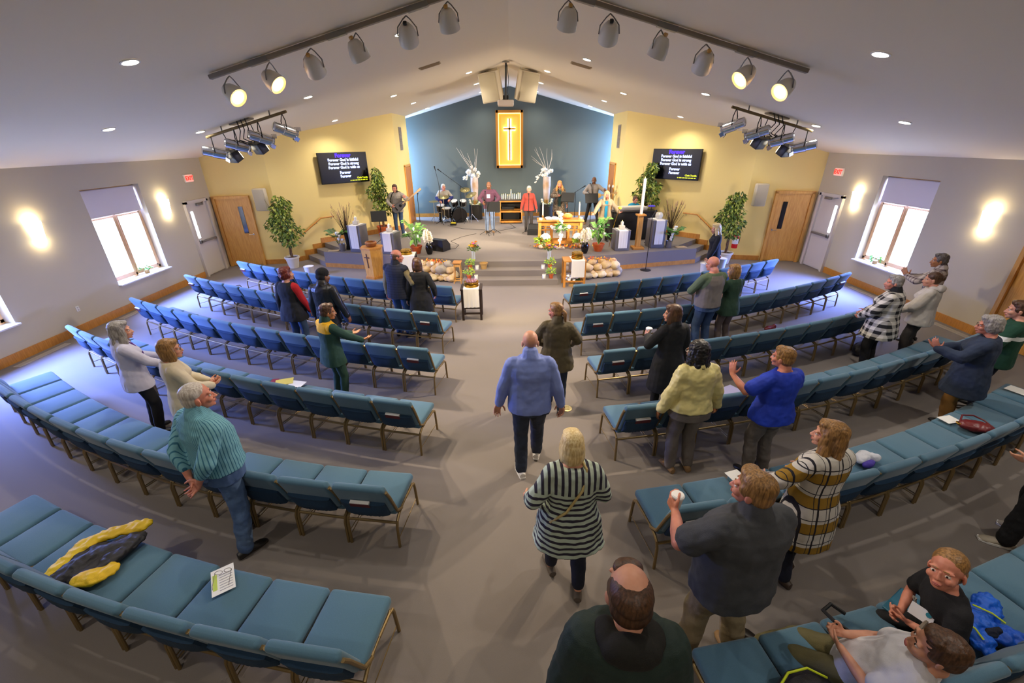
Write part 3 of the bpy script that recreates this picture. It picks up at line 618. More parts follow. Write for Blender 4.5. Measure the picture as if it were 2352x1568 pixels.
zz = plinth(4.68, 13.78, radians(8), .46, .86, 'tall grey plinth on the right stage, behind the paschal candle', 'white linen runner over the tall right grey plinth'); candle_block(4.72, 13.8, zz, 'round glass bowl candle on the tall right plinth', True)
def music_stand(x, y, z, rz, h, lb, tilt=.5):
    t = thing('music_stand', lb, 'music stand', (x, y, z), rz)
    R = RX(-tilt); b = MB(); b.box((0, 0, h), (.5, .012, .34), R); b.box(V((0, -.03, h))+R @ V((0, 0, -.17)), (.5, .06, .012), R); b.build('desk', BLACK, t, smooth=False)
    MB().tube([(0, .03, h-.02), (0, .03, .12)], .013, 8).build('pole', BLKM, t)
    for k in range(3): a = 2*pi*k/3+.5; MB().tube([(0, .03, .2), (.2*cos(a), .03+.2*sin(a), .06), (.28*cos(a), .03+.28*sin(a), .012)], .01, 6).build('leg', BLKM, t)
music_stand(-4.36, 14.45, S0, .25, .95, 'black music stand between the two left plinths')
music_stand(-.62, 16.05, S0, 0, 1.0, 'black music stand before the singer in purple shirt', .3)
music_stand(2.2, 16.9, S0, -.35, 1.2, 'tilted black music stand before the long-haired singer', .4)
music_stand(3.05, 16.55, S0, .1, 1.2, 'black music stand in front of the bass player', .4)
def mic_stand(x, y, z, h, lb, boom=None, base='tripod', tip=None):
    t = thing('microphone_stand', lb, 'microphone stand', (x, y, z))
    if base == 'round': MB().lathe([(.16, 0), (.16, .015), (.05, .03), (.02, .035)], (0, 0, 0), 24).build('base', BLKM, t)
    else:
        for k in range(3): a = 2*pi*k/3+1; MB().tube([(0, 0, .16), (.24*cos(a), .24*sin(a), .012)], .01, 6).build('leg', BLKM, t)
    e = V((0, 0, h)); MB().tube([(0, 0, .02), e], .011, 8).build('pole', BLKM, t)
    if boom: q = e+V(boom); MB().tube([e-V(boom)*.35, q], .008, 8).build('boom', BLKM, t); e = q; d = V(boom).normalized()
    else: d = V((0, .35, .3)).normalized()
    MB().limb(e, .014, e+d*.13, .018).ell(e+d*.15, (.028, .028, .028)).build('microphone', BLKM, t)
mic_stand(-3.38, 16.2, S0, 1.35, 'microphone stand with clipped music beside the acoustic guitarist')
mic_stand(-.9, 15.95, S0, 1.42, 'microphone stand before the singer in purple shirt')
mic_stand(.68, 16.15, S0, 1.3, 'straight microphone stand before the singer in red jacket')
mic_stand(1.86, 17.1, S0, 1.35, 'microphone stand before the long-haired singer')
mic_stand(-2.05, 18.5, S0, 1.5, 'boom microphone stand above the drum kit', (-.75, 0, .55))
mic_stand(-2.9, 18.3, S0, 1.6, 'thin boom microphone stand at the drummer\'s left', (-.1, .05, .5))
mic_stand(2.75, 18.7, S0, 1.2, 'small microphone stand by the blue wall behind the bass player', (.25, 0, .15))
mic_stand(4.15, 12.7, 0, 1.62, 'microphone stand on round base on the floor before the right stage', (.05, .05, .05), 'round')
def wedge(x, y, rz, lb):
    t = thing('monitor_speaker', lb, 'speaker', (x, y, S0), rz); b = MB()
    b.loft([[V((sx, y_, z_)) for y_, z_ in ((-.2, 0), (.2, 0), (.2, .18), (.02, .36), (-.2, .36))] for sx in (-.27, .27)]); b.build('cabinet', BLACK, t, smooth=False)
    R = rot_to(V((0, .707, .707))); MB().box((0, .118, .278), (.48, .2, .012), R @ RX(0)).build('front_grille', mat('grille_black', '0c0c0c', .7), t, smooth=False)
wedge(-2.28, 13.62, -.5, 'black wedge monitor beside the black flower vase at left'); wedge(.93, 15.95, 2.9, 'black wedge monitor at the left end of the communion table')
# communion table
t = thing('communion_table', 'oak communion table with square lattice front on the stage', 'table', (1.62, 14.15, S0), radians(-2)); TW, TD, TH_ = 1.5, .6, .82
MB().rbox((0, 0, TH_), (TW, TD, .05), .012, 2).build('tabletop', OAK, t)
for sx in (-1, 1):
    for sy in (-1, 1): MB().box((sx*.66, sy*.22, TH_/2-.01), (.09, .09, TH_-.03)).build('leg', OAKV, t, smooth=False)
for sy in (-1, 1):
    b = MB(); yy = sy*.22; b.box((0, yy, .73), (1.3, .05, .12)); b.box((0, yy, .14), (1.3, .05, .09))
    for sx in (-.27, .27): b.box((sx, yy, .43), (.07, .05, .52))
    for sx in (-.47, .47): b.box((sx, yy, .43), (.035, .045, .5)); 
    for zz_ in (.54,): 
        for sx in (-.45, .45): b.box((sx, yy, zz_), (.3, .045, .035))
    b.build('lattice_panel', OAK, t, smooth=False)
tz = S0+TH_+.025
def taper(x, y, z, h, lb, r=.022, base=True):
    t = thing('altar_candle', lb, 'candle', (x, y, z)); z0 = 0
    if base: MB().lathe([(.06, 0), (.05, .02), (.02, .04), (.03, .12), (.035, .13)], (0, 0, 0), 16).build('candlestick', mat('candlestick_wood', 'b07b3c', .4), t); z0 = .12
    MB().lathe([(r, z0), (r, z0+h), (r*.5, z0+h+.01)], (0, 0, 0), 14).build('wax', WAX, t); MB().lathe([(.004, 0), (.012, .014), (.002, .05)], (0, 0, z0+h+.01), 8).build('flame', mat('flame'), t)
taper(1.05, 14.12, tz, .36, 'tall white candle at the left end of the communion table'); taper(2.22, 14.08, tz, .36, 'tall white candle at the right end of the communion table')
t = thing('open_bible', 'open book lying on the communion table by the left candle', 'book', (1.36, 14.2, tz), .1)
for s in (-1, 1):
    rings = [[V((s*(.01+.2*k/6), yy, .055*sin(pi*min(1, .25+.75*(1-k/6))/1.3)*1.0+.0)) for yy in (-.14, .14)]+[V((s*(.01+.2*k/6), yy, .004)) for yy in (.14, -.14)] for k in range(7)]
    MB().loft(rings if s > 0 else rings[::-1]).build('page_block', PAPER, t)
MB().box((0, 0, .002), (.46, .31, .004)).build('cover', mat('bible_cover', '5a3a28', .6), t, smooth=False)
t = thing('pottery_chalice', 'pale pottery chalice standing on the communion table', 'cup', (1.58, 14.2, tz)); MB().lathe([(.05, 0), (.045, .01), (.018, .03), (.018, .1), (.03, .12), (.075, .16), (.085, .24), (.078, .24), (.066, .165), (.02, .135)], (0, 0, 0), 20).build('bowl', mat('pottery', 'cdb498', .5), t)
t = thing('bread_loaf', 'round golden bread loaf on the communion table', 'bread', (1.86, 14.18, tz)); MB().ell((0, 0, .085), (.17, .11, .085)).build('crust', mat('bread_crust', 'd99a48', .7, c2='c07c30', scale=14), t); MB().ell((0, 0, .13), (.12, .07, .05)).build('top_crust', mat('bread_top', 'e8b878', .8), t)
t = thing('small_bowl', 'small white dish at the left end of the communion table', 'bowl', (.98, 14.02, tz)); MB().lathe([(.05, 0), (.06, .05), (.065, .06), (.055, .06), (.04, .01)], (0, 0, 0), 16).build('dish', mat('porcelain', 'efe9e0', .3), t)
t = thing('small_bowl', 'small glass dish at the right end of the communion table', 'bowl', (2.28, 14.12, tz)); MB().lathe([(.06, 0), (.075, .05), (.08, .055), (.07, .055), (.05, .01)], (0, 0, 0), 16).build('dish', mat('porcelain2', 'd8d4cc', .2), t)
# foliage helpers
def leaf_cloud(b, rnd, c, r, n, L, w, droop=.4, mats=2):
    for k in range(n):
        while True:
            q = V((rnd.uniform(-1, 1), rnd.uniform(-1, 1), rnd.uniform(-1, 1)))
            if .15 < q.length < 1: break
        q = q.normalized()*(q.length**.6); p = V(c)+V((q.x*r[0], q.y*r[1], q.z*r[2])); d = V((q.x+rnd.uniform(-.6, .6), q.y+rnd.uniform(-.6, .6), -droop+rnd.uniform(-.5, .5))).normalized()
        u = d.cross(V((rnd.uniform(-1, 1), rnd.uniform(-1, 1), rnd.uniform(-1, 1)))).normalized()*w*rnd.uniform(.7, 1.2); l = L*rnd.uniform(.7, 1.25); nn = d.cross(u).normalized()*l*.1
        b.cur = rnd.randrange(mats); b.add([p, p+d*l*.45+u-nn, p+d*l, p+d*l*.45-u-nn, p+d*l*.5], [(0, 1, 4), (1, 2, 4), (2, 3, 4), (3, 0, 4)])
    return b
LEAF = [mat('leaf_dark', '3f5a1e', .5), mat('leaf_mid', '6d8428', .5), mat('leaf_light', 'a9b44c', .5)]
def ficus(x, y, z, pot, H, W_, seed, lb, trunk_h=.85):
    rnd = random.Random(seed); t = thing('potted_ficus', lb, 'potted tree', (x, y, z))
    if pot == 'white': MB().lathe([(.14, 0), (.2, .3), (.225, .31), (.225, .36), (.2, .36), (.19, .3), (.0, .3)], (0, 0, 0), 24).build('pot', mat('white_pot', 'd9d2c4', .5), t); ph = .3
    else: MB().lathe([(.2, 0), (.24, .3), (.26, .31), (.26, .37), (.235, .37), (.22, .31), (.0, .31)], (0, 0, 0), 24).build('pot', mat('terracotta'), t); ph = .31
    MB().lathe([(.19, ph-.02), (.19, ph+.015), (.0, ph+.02)], (0, 0, 0), 20).build('soil', mat('soil', '3c2c20', .9), t)
    b = MB()
    for k in range(3):
        a = k*2.1; pts = [V((.03*cos(a+j*1.3), .03*sin(a+j*1.3), ph+(trunk_h+.25)*j/7)) for j in range(8)]; b.tube(pts, [.022-.001*j for j in range(8)], 7)
    top = V((0, 0, ph+trunk_h))
    for k in range(14):
        a = rnd.uniform(0, 6.28); e = top+V((cos(a)*W_*.7*rnd.uniform(.4, 1), sin(a)*W_*.7*rnd.uniform(.4, 1), (H-ph-trunk_h)*rnd.uniform(.2, .95))); b.tube([top-V((0, 0, .1)), (top+e)/2+V((0, 0, .08)), e], [.014, .008, .003], 5)
    b.build('trunk', mat('bark', '7a5e44', .9, c2='5c4430', scale=30), t)
    b = MB(); hc = H-ph-trunk_h
    for k in range(11):
        q = k/10; rr = W_*(.55+.6*sin(pi*min(1, q*1.15+.12)))*.62; a = rnd.uniform(0, 6.28); off = W_*.42*(1-q*.55)
        leaf_cloud(b, rnd, (cos(a+k*2.4)*off, sin(a+k*2.4)*off, ph+trunk_h-.12+hc*q*.92), (rr*.85, rr*.85, hc*.17), 130, .115, .03, .8, 3)
    o = b.build('foliage', LEAF, t, smooth=False)
    return t
ficus(-7.02, 13.45, 0, 'white', 2.25, .6, 3, 'ficus tree in white pot beside the left oak door', .75)
ficus(6.9, 13.45, 0, 'white', 2.25, .58, 5, 'ficus tree standing before the right fire extinguisher', .85)
ficus(-4.68, 15.98, S0, 'terra', 2.4, .5, 7, 'ficus in terracotta pot behind the acoustic guitarist', .8)
ficus(4.9, 15.95, S0, 'terra', 2.5, .52, 9, 'ficus in pot on the stage behind the pianist', .9)
def branches(x, y, lb, seed):
    rnd = random.Random(seed); t = thing('branch_vase', lb, 'vase', (x, y, S0)); MB().lathe([(.08, 0), (.09, .02), (.06, .15), (.085, .5), (.09, .52), (.08, .52), (.055, .15)], (0, 0, 0), 20).build('vase', BLACK, t)
    b = MB(); g = MB()
    for k in range(46):
        a = rnd.uniform(0, 6.28); s = rnd.uniform(.05, .36); h = rnd.uniform(.95, 1.45); e = V((cos(a)*s, sin(a)*s*.7, h)); m = V((cos(a)*s*.25, sin(a)*s*.2, h*.55)); b.tube([(cos(a)*.03, sin(a)*.03, .45), m, e], [.006, .005, .003], 4)
        if k % 2: g.limb(e-V((0, 0, .05)), .012, e+V((cos(a)*.02, sin(a)*.02, .07)), .005, 6)
    b.build('branch', mat('dry_branch', '4a3624', .8), t)['kind'] = 'stuff'; g.build('seed_head', mat('dry_seed', 'd8b080', .8), t)['kind'] = 'stuff'
branches(-5.3, 13.85, 'dry branches in black vase beside the tall left plinth', 1); branches(5.2, 13.95, 'dry branches in black vase beside the tall right plinth', 2)
def frond_plant(b, rnd, n, h, s, w, leaf=9):
    for k in range(n):
        a = 6.28*k/n+rnd.uniform(-.3, .3); e = V((cos(a)*s, sin(a)*s, h*rnd.uniform(.5, 1.0))); P_ = [V((0, 0, .0)), V((e.x*.35, e.y*.35, e.z*.8)), V((e.x*.75, e.y*.75, e.z*1.02)), e]
        b.cur = rnd.randrange(3); b.tube(P_, [.006, .005, .004, .002], 4)
        for j in range(leaf):
            f = .35+.65*j/leaf; i = min(2, int(f*3)); p = P_[i].lerp(P_[i+1], f*3-i); d = (P_[i+1]-P_[i]).normalized(); sd = d.cross(V((0, 0, 1))).normalized()
            for sg in (-1, 1):
                q = (sd*sg+d*.6-V((0, 0, .3))).normalized()*w*(1.2-f*.6); u = d*w*.09; b.add([p-u, p+q*.5-u*1.5, p+q, p+q*.5+u*1.5, p+u], [(0, 1, 3, 4), (1, 2, 3)])
    return b
def paddle_leaves(b, rnd, n, h, s, L, w):
    for k in range(n):
        a = 6.28*k/n*1.6+rnd.uniform(-.4, .4); r = s*rnd.uniform(.3, 1); p = V((cos(a)*r*.5, sin(a)*r*.5, h*rnd.uniform(.45, 1))); d = V((cos(a), sin(a), rnd.uniform(-.5, .5))).normalized(); u = d.cross(V((0, 0, 1))).normalized()*w; b.cur = rnd.randrange(3); b.tube([(0, 0, 0), p*.6+V((0, 0, .05)), p], .005, 4)
        q = [p, p+d*L*.3+u, p+d*L*.65+u*.8-V((0, 0, .03)), p+d*L-V((0, 0, .08)), p+d*L*.65-u*.8-V((0, 0, .03)), p+d*L*.3-u, p+d*L*.5-V((0, 0, .035))]
        b.add(q, [(0, 1, 6), (1, 2, 6), (2, 3, 6), (3, 4, 6), (4, 5, 6), (5, 0, 6)])
    return b
FROND = [mat('frond_a', '5f9a3c', .5), mat('frond_b', '87b84e', .5), mat('frond_c', '3f7434', .5)]
WPET = mat('white_petal', 'f4f2ea', .6)
def lily_pot(x, y, lb, seed):
    rnd = random.Random(seed); t = thing('potted_lily', lb, 'potted plant', (x, y, S0)); MB().lathe([(.11, 0), (.15, .1), (.175, .2), (.19, .21), (.19, .24), (.17, .24), (.15, .2), (.0, .19)], (0, 0, 0), 24).build('pot', TERRA, t)
    b = MB(); paddle_leaves(b, rnd, 22, .5, .42, .3, .055); frond_plant(b, rnd, 9, .85, .36, .14); b.xform(Matrix.Translation((0, 0, .19))); b.build('foliage', FROND, t, smooth=False)
    for k in range(3): a = k*2.2+.5; p = V((.2*cos(a)-.05, -.12-.1*sin(a), .55+.1*k)); MB().tube([(0, 0, .2), p*.7, p], .004, 4).ell(p, (.035, .02, .06)).build('flower', WPET, t)
lily_pot(-2.95, 13.2, 'white lily in terracotta pot on the left stage front', 1); lily_pot(2.75, 13.25, 'leafy lily in terracotta pot on the right stage front', 2)
def black_vase(x, y, lb, seed):
    rnd = random.Random(seed); t = thing('flower_vase', lb, 'vase', (x, y, S0)); MB().lathe([(.07, 0), (.1, .08), (.12, .18), (.105, .28), (.075, .34), (.07, .34), (.09, .27), (.05, .1)], (0, 0, 0), 24).build('vase', mat('gloss_black', '0b0b0d', .12), t)
    for k in range(26):
        a = rnd.uniform(0, 6.28); r = rnd.uniform(.03, .19); top = V((cos(a)*r*.7, sin(a)*r*.7, .68+rnd.uniform(-.06, .08))); e = V((cos(a)*r*1.15, sin(a)*r*1.15, top.z-.28+rnd.uniform(0, .1)))
        b = MB(); b.tube([(0, 0, .3), top*.8+V((0, 0, .1)), top], .004, 4)
        for j in range(6): q = top.lerp(e, j/5); b.ell(q+V((rnd.uniform(-.012, .012), rnd.uniform(-.012, .012), 0)), (.022, .022, .03), None, 6, 4)
        b.build('flower', mat('cream_petal', 'efe6cc', .6), t)
black_vase(-2.52, 13.06, 'black vase of drooping white blossoms at the left stage front', 3); black_vase(2.28, 12.98, 'black vase of drooping white blossoms at the right stage front', 4)
def bucket_flowers(x, y, lb, seed, tall):
    rnd = random.Random(seed); t = thing('flower_bucket', lb, 'flower pot', (x, y, S0)); MB().lathe([(.085, 0), (.11, .22), (.115, .225), (.105, .225), (.08, .02)], (0, 0, 0), 20).build('bucket', mat('galvanized', 'b4b6c0', .25, .9), t)
    b = MB(); frond_plant(b, rnd, 8, .5, .36, .16); b.xform(Matrix.Translation((-.12 if tall == 0 else .12, .05, .18))); b.build('foliage', [LEAF[0], FROND[2], FROND[0]], t, smooth=False)
    for k in range(12):
        if tall: p = V((.02+.01*k, -.06, .28+.035*k)); 
        else: p = V((rnd.uniform(-.14, .1), rnd.uniform(-.16, .02), rnd.uniform(.33, .6)))
        b = MB()
        for j in range(4): b.ell(p+V((rnd.uniform(-.025, .025), rnd.uniform(-.025, .025), rnd.uniform(-.02, .02))), .03, None, 7, 5)
        b.build('flower', WPET, t)
bucket_flowers(-5.42, 13.62, 'silver bucket of white orchids at the left end of the stage', 5, 0); bucket_flowers(5.08, 13.6, 'silver bucket with tall white flower stem at the right stage end', 6, 1)
for x, y, lb in ((-5.72, 13.62, 'flat tan tray lying at the left stage corner'), (5.5, 13.62, 'flat tan tray lying at the right stage corner')):
    tag(MB().rbox((0, 0, .01), (.34, .2, .02), .008, 1).build('tray', mat('tan_tray', 'b9a27c', .7), loc=(x, y, S0), rotz=.2), lb, 'tray')
# paschal candle
t = thing('paschal_candle_stand', 'tall square oak stand for the large paschal candle', 'candle stand', (4.05, 13.5, S0)); MB().rbox((0, 0, .035), (.36, .36, .07), .01, 1).build('base', OAK, t); MB().rbox((0, 0, .55), (.15, .15, .97), .01, 1).build('column', OAKV, t); MB().rbox((0, 0, 1.05), (.28, .28, .05), .01, 1).build('cap', OAK, t)
taper(4.05, 13.5, S0+1.075, 1.02, 'very tall white paschal candle on the oak stand', .045, False)
t = thing('flower_shepherd_hook', 'thin brass stem with yellow bloom beside the shorter right plinth', 'stem', (3.2, 13.75, S0)); MB().tube([(0, 0, 0), (.1, 0, .7), (.22, 0, 1.2)], .009, 6).build('stem', BRASS, t); MB().ell((.24, 0, 1.23), (.06, .05, .05)).build('flower', mat('yellow_petal', 'e8c832', .6), t)
# lectern
t = thing('lectern', 'hexagonal oak lectern with dark cross on the floor at left', 'lectern', (-4.05, 12.3, 0), radians(8)); hx = lambda r, z: [V((r*cos(pi/3*k+pi/6), r*sin(pi/3*k+pi/6), z)) for k in range(6)]
MB().loft([hx(.3, 0), hx(.3, .06)]).build('base', OAK, t, smooth=False); MB().loft([hx(.26, .06), hx(.32, .86)]).build('body', OAKV, t, smooth=False); MB().loft([hx(.34, .86), hx(.34, .91)]).build('top', OAK, t, smooth=False)
R = RZ(-pi/6) @ RX(.065); MB().box(RZ(-pi/6) @ V((0, -.262, .54)), (.03, .016, .42), R).box(RZ(-pi/6) @ V((0, -.269, .64)), (.17, .016, .03), R).build('cross', mat('walnut', '55341c', .5), t, smooth=False)
t = thing('wooden_bowl', 'brown wooden bowl on top of the lectern', 'bowl', (-4.05, 12.3, .91)); MB().lathe([(.1, 0), (.15, .04), (.17, .11), (.15, .14), (.13, .14), (.13, .06), (.05, .02)], (0, 0, 0), 24).build('bowl', mat('bowl_wood', 'a86c34', .5, c2='8c5424', scale=10), t)
# offering tables
def plates(x, y, z, lb, n=3, r=.15, glass=False):
    t = thing('communion_tray', lb, 'communion tray', (x, y, z)); rr = r
    MB().lathe([(rr*.95, 0), (rr, .008), (rr, .02), (rr*.9, .022)], (0, 0, 0), 28).build('tray_base', BRASS, t)
    for k in range(n): MB().lathe([(rr*.85, .02+k*.045), (rr*.95, .03+k*.045), (rr*.97, .058+k*.045), (rr*.9, .06+k*.045), (rr*.85, .04+k*.045)], (0, 0, 0), 28).build('tray_ring', BRASS, t)
    h = .02+n*.045; b = MB(); k = 0
    for i in range(-4, 5):
        for j in range(-4, 5):
            if i*i+j*j < 15: b.lathe([(.008, 0), (.012, .022), (.0, .02)], (i*rr*.21, j*rr*.21, h), 7)
    o = b.build('communion_cups', mat('wine_cup', 'b98aa0', .2) if glass else mat('gold_cup', 'd8b868', .3, .6), t); o['kind'] = 'stuff'
def cloth_over(x, y, z, rz, w, d, front, back, lb):
    c = thing('linen_cloth', lb, 'cloth', (x, y, z), rz); rings = []
    for j, (yy, zz_) in enumerate(((d/2+.015, -back), (d/2+.012, -back*.4), (d/2+.01, .003), (d/2-.01, .008), (-d/2+.01, .008), (-d/2-.01, .003), (-d/2-.018, -front*.4), (-d/2-.016, -front))):
        r = [V((-w/2+w*i/12, yy+(.008*sin(i*2.1)*(-1 if j > 5 else 1) if j in (0, 1, 6, 7) else 0), zz_)) for i in range(13)]; off = V((0, -.004, 0)) if j < 2 else (V((0, .004, 0)) if j > 5 else V((0, 0, -.004))); rings.append(r+[q+off for q in r[::-1]])
    MB().loft(rings).build('cloth', WHITE_CLOTH, c)
def table(x, y, z, rz, w, d, h, m, lb, leg=.05):
    t = thing('side_table', lb, 'table', (x, y, z), rz); MB().rbox((0, 0, h-.02), (w, d, .04), .008, 1).build('tabletop', m, t)
    for sx in (-1, 1):
        for sy in (-1, 1): MB().box((sx*(w/2-.04), sy*(d/2-.04), h/2-.02), (leg, leg, h-.04)).build('leg', m, t, smooth=False)
    b = MB()
    for sy in (-1, 1): b.box((0, sy*(d/2-.04), .16), (w-.1, .025, .04))
    for sx in (-1, 1): b.box((sx*(w/2-.04), 0, .16), (.025, d-.1, .04)); 
    b.build('stretcher', m, t, smooth=False); return z+h
DKW = mat('espresso_wood', '2a1c15', .4)
z = table(-.88, 9.0, 0, .02, .48, .42, .74, DKW, 'dark wooden table at the head of the left aisle chairs'); cloth_over(-.88, 9.0, z, .02, .34, .42, .42, .3, 'white cloth over the dark table at the aisle'); plates(-.88, 9.0, z+.01, 'brass communion tray full of cups on the dark aisle table', 2, .165, True)
z = table(1.72, 11.32, 0, 0, .62, .5, .74, OAK, 'oak table in front of the right rock pile', .06); cloth_over(1.8, 11.32, z, 0, .36, .5, .45, .4, 'white cloth over the oak table by the right rocks'); plates(1.8, 11.32, z+.01, 'brass communion trays on the oak table by the right rocks', 3, .16)
z = table(-2.95, 11.85, 0, .1, .55, .5, .78, DKW, 'table behind the couple at the left front row'); cloth_over(-2.95, 11.85, z, .1, .5, .5, .6, .3, 'white cloth over the table behind the man in vest'); plates(-2.95, 11.85, z+.01, 'brass communion trays on the table behind the man in vest', 2, .17)
t = thing('wooden_stool', 'small tall wooden stand between left rocks and front steps', 'stool', (-1.5, 11.6, 0), -.1); MB().rbox((0, 0, .6), (.24, .22, .03), .008, 1, RX(.12)).build('top', OAK, t); MB().box((0, 0, .53), (.17, .15, .1)).build('box', OAKV, t, smooth=False)
for sx in (-1, 1):
    for sy in (-1, 1): MB().tube([(sx*.08, sy*.07, .55), (sx*.1, sy*.09, 0)], .014, 6).build('leg', OAKV, t)
b = MB(); b.box((0, -.09, .1), (.2, .02, .025)).box((0, .09, .1), (.2, .02, .025)); b.build('rung', OAKV, t, smooth=False)
# rocks with autumn leaves and tea lights
ROCKM = [mat('rock_tan', 'd9bd8e', .85, c2='c09f6c', scale=7, bump=.4, bscale=14), mat('rock_grey', 'b4aa98', .85, c2='9a9184', scale=7, bump=.4, bscale=14), mat('rock_pale', 'e6d5b0', .85, c2='cdb98e', scale=7, bump=.4, bscale=14)]
def rock(x, y, z, r, seed, lb, grp):
    rnd = random.Random(seed); b = MB(); b.ell((0, 0, 0), 1, None, 18, 12); vs = []
    for q in b.v:
        q = V(q); n = mnoise.noise(q*1.1+V((seed*3.1, 0, 0)))*.22+mnoise.noise(q*2.6+V((0, seed*1.7, 0)))*.09; q = q*(1+n); vs.append((q.x*r[0], q.y*r[1], q.z*r[2]))
    zmin = min(v[2] for v in vs); b.v = [(v[0], v[1], v[2]-zmin) for v in vs]; return tag(b.build('rock', ROCKM[rnd.choice((0, 0, 0, 2, 2, 1))], loc=(x, y, z), rotz=rnd.uniform(0, 6)), lb, 'rock', grp)
rnd = random.Random(11)
WHERE = ['', '']
def rockpile(side, p0, p1, n0, n1):
    k = 0; g = 'rocks piled before the %s stage front' % side
    for lay, (n, z, back, rr) in enumerate(((n0, 0, 0, .12), (n0-1, .0, .24, .17), (n1, .19, .17, .16), (n1-1, .33, .24, .13))):
        for i in range(n):
            f = (i+.5)/n; p = V(p0).lerp(V(p1), f); r = rr*rnd.uniform(.85, 1.15); row = ('bottom front row', 'bottom back row', 'second layer', 'top layer')[lay]
            lb = 'rounded %s rock, %s from the steps, %s of the %s pile' % ('tan', ORD[(n-i) if side == 'left' else i+1], row, side)
            o = rock(p.x+rnd.uniform(-.03, .03), p.y+back+rnd.uniform(-.03, .03), z, (r*1.15, r*.95, r*.72), k*7+len(side), lb, g); c = o.data.materials[0].name.split('_')[1]; o['label'] = lb.replace('tan rock', ('tan' if c == 'tan' else c)+' rock'); k += 1
rockpile('left', (-2.75, 11.92), (-1.66, 11.72), 7, 5); rockpile('right', (1.5, 11.68), (3.2, 12.1), 8, 6)
AUT = [mat('autumn_orange', 'e87a1c', .7), mat('autumn_yellow', 'f0b82c', .7), mat('autumn_red', 'c84a1a', .7)]
def garland(pts, n, sp, lb, seed, sz=.07):
    rnd = random.Random(seed); b = MB()
    for k in range(n):
        f = rnd.random()*(len(pts)-1.001); i = int(f); p = V(pts[i]).lerp(V(pts[i+1]), f-i)+V((rnd.uniform(-sp, sp), rnd.uniform(-sp, sp), rnd.uniform(0, sp*.7))); d = V((rnd.uniform(-1, 1), rnd.uniform(-1, 1), rnd.uniform(-.2, .9))).normalized(); u = d.cross(V((rnd.uniform(-1, 1), rnd.uniform(-1, 1), 1))).normalized(); s = sz*rnd.uniform(.6, 1.2); b.cur = rnd.choice((0, 0, 1, 1, 2))
        b.add([p, p+d*s*.4+u*s*.45, p+d*s*.6+u*s*.15, p+d*s, p+d*s*.6-u*s*.15, p+d*s*.4-u*s*.45], [(0, 1, 2), (0, 2, 3), (0, 3, 4), (0, 4, 5)])
    o = tag(b.build('leaf_garland', AUT, smooth=False), lb, 'garland'); o['kind'] = 'stuff'; return o
garland([(-2.7, 12.1, .46), (-2.2, 12.0, .5), (-1.75, 11.95, .44)], 90, .1, 'orange autumn leaves scattered on top of the left rocks', 1)
garland([(1.8, 11.95, .46), (2.4, 12.1, .5), (3.0, 12.25, .44)], 90, .1, 'orange autumn leaves scattered on top of the right rocks', 2)
garland([(.75, 13.75, S0+.03), (1.3, 13.6, S0+.03), (2.0, 13.6, S0+.03), (2.55, 13.78, S0+.03)], 170, .11, 'orange and yellow leaf garland on the stage before the communion table', 3, .09)
def tealight(x, y, z, lb, s=1.0):
    t = thing('votive_candle', lb, 'candle', (x, y, z)); MB().lathe([(.04*s, 0), (.045*s, .09*s), (.041*s, .09*s), (.036*s, .008)], (0, 0, 0), 14).build('glass_cup', GLASS, t); MB().lathe([(.034*s, .006), (.034*s, .05*s), (.0, .052*s)], (0, 0, 0), 12).build('wax', WAX, t); MB().lathe([(.003, 0), (.009, .01), (.002, .03)], (0, 0, .055*s), 8).build('flame', mat('flame'), t)
tealight(-2.25, 11.86, .46, 'votive candle on top of the left rock pile'); tealight(2.02, 11.86, .44, 'votive candle on the right rock pile beside the oak table')
def step_pot(x, y, z, lb):
    rnd = random.Random(int(x*100+z*10)); t = thing('potted_flower', lb, 'potted plant', (x, y, z)); MB().lathe([(.05, 0), (.065, .1), (.07, .1), (.07, .12), (.06, .12), (.05, .1), (0, .1)], (0, 0, 0), 16).build('pot', TERRA, t)
    b = MB(); leaf_cloud(b, rnd, (0, 0, .2), (.13, .13, .1), 90, .06, .02, -.3, 2); b.build('foliage', [mat('lime_leaf', 'b9c832', .5), FROND[1]], t, smooth=False)
for x, sd in ((-1.17, 'left'), (1.12, 'right')):
    for z, nm in ((.16, 'lower'), (.32, 'upper')):
        y = 11.45 if z < .2 else 11.86; step_pot(x, y, z, 'lime green potted flower at the %s end of the %s front step' % (sd, nm)); tealight(x+(.2 if x < 0 else -.2), y-.02, z, 'votive candle beside the pot on the %s end of the %s step' % (sd, nm), 1.3)
t = thing('wicker_basket', 'small tan wicker basket on the upper front step at left', 'basket', (-.78, 11.92, .32)); MB().lathe([(.08, 0), (.1, .13), (.115, .14), (.115, .17), (.1, .17), (.08, .02)], (0, 0, 0), 20).build('body', mat('wicker', 'c09a5c', .8, bump=.8, bscale=70), t); MB().lathe([(.1, .15), (.118, .15), (.118, .175), (.1, .175)], (0, 0, 0), 20, cap=False).build('rim', mat('wicker_rim', 'b08a4e', .8), t)
FLC = [mat('petal_orange', 'f08a1c', .6), mat('petal_yellow', 'f2c01e', .6), mat('petal_pink', 'd85aa0', .6), mat('petal_violet', '9a70c8', .6)]
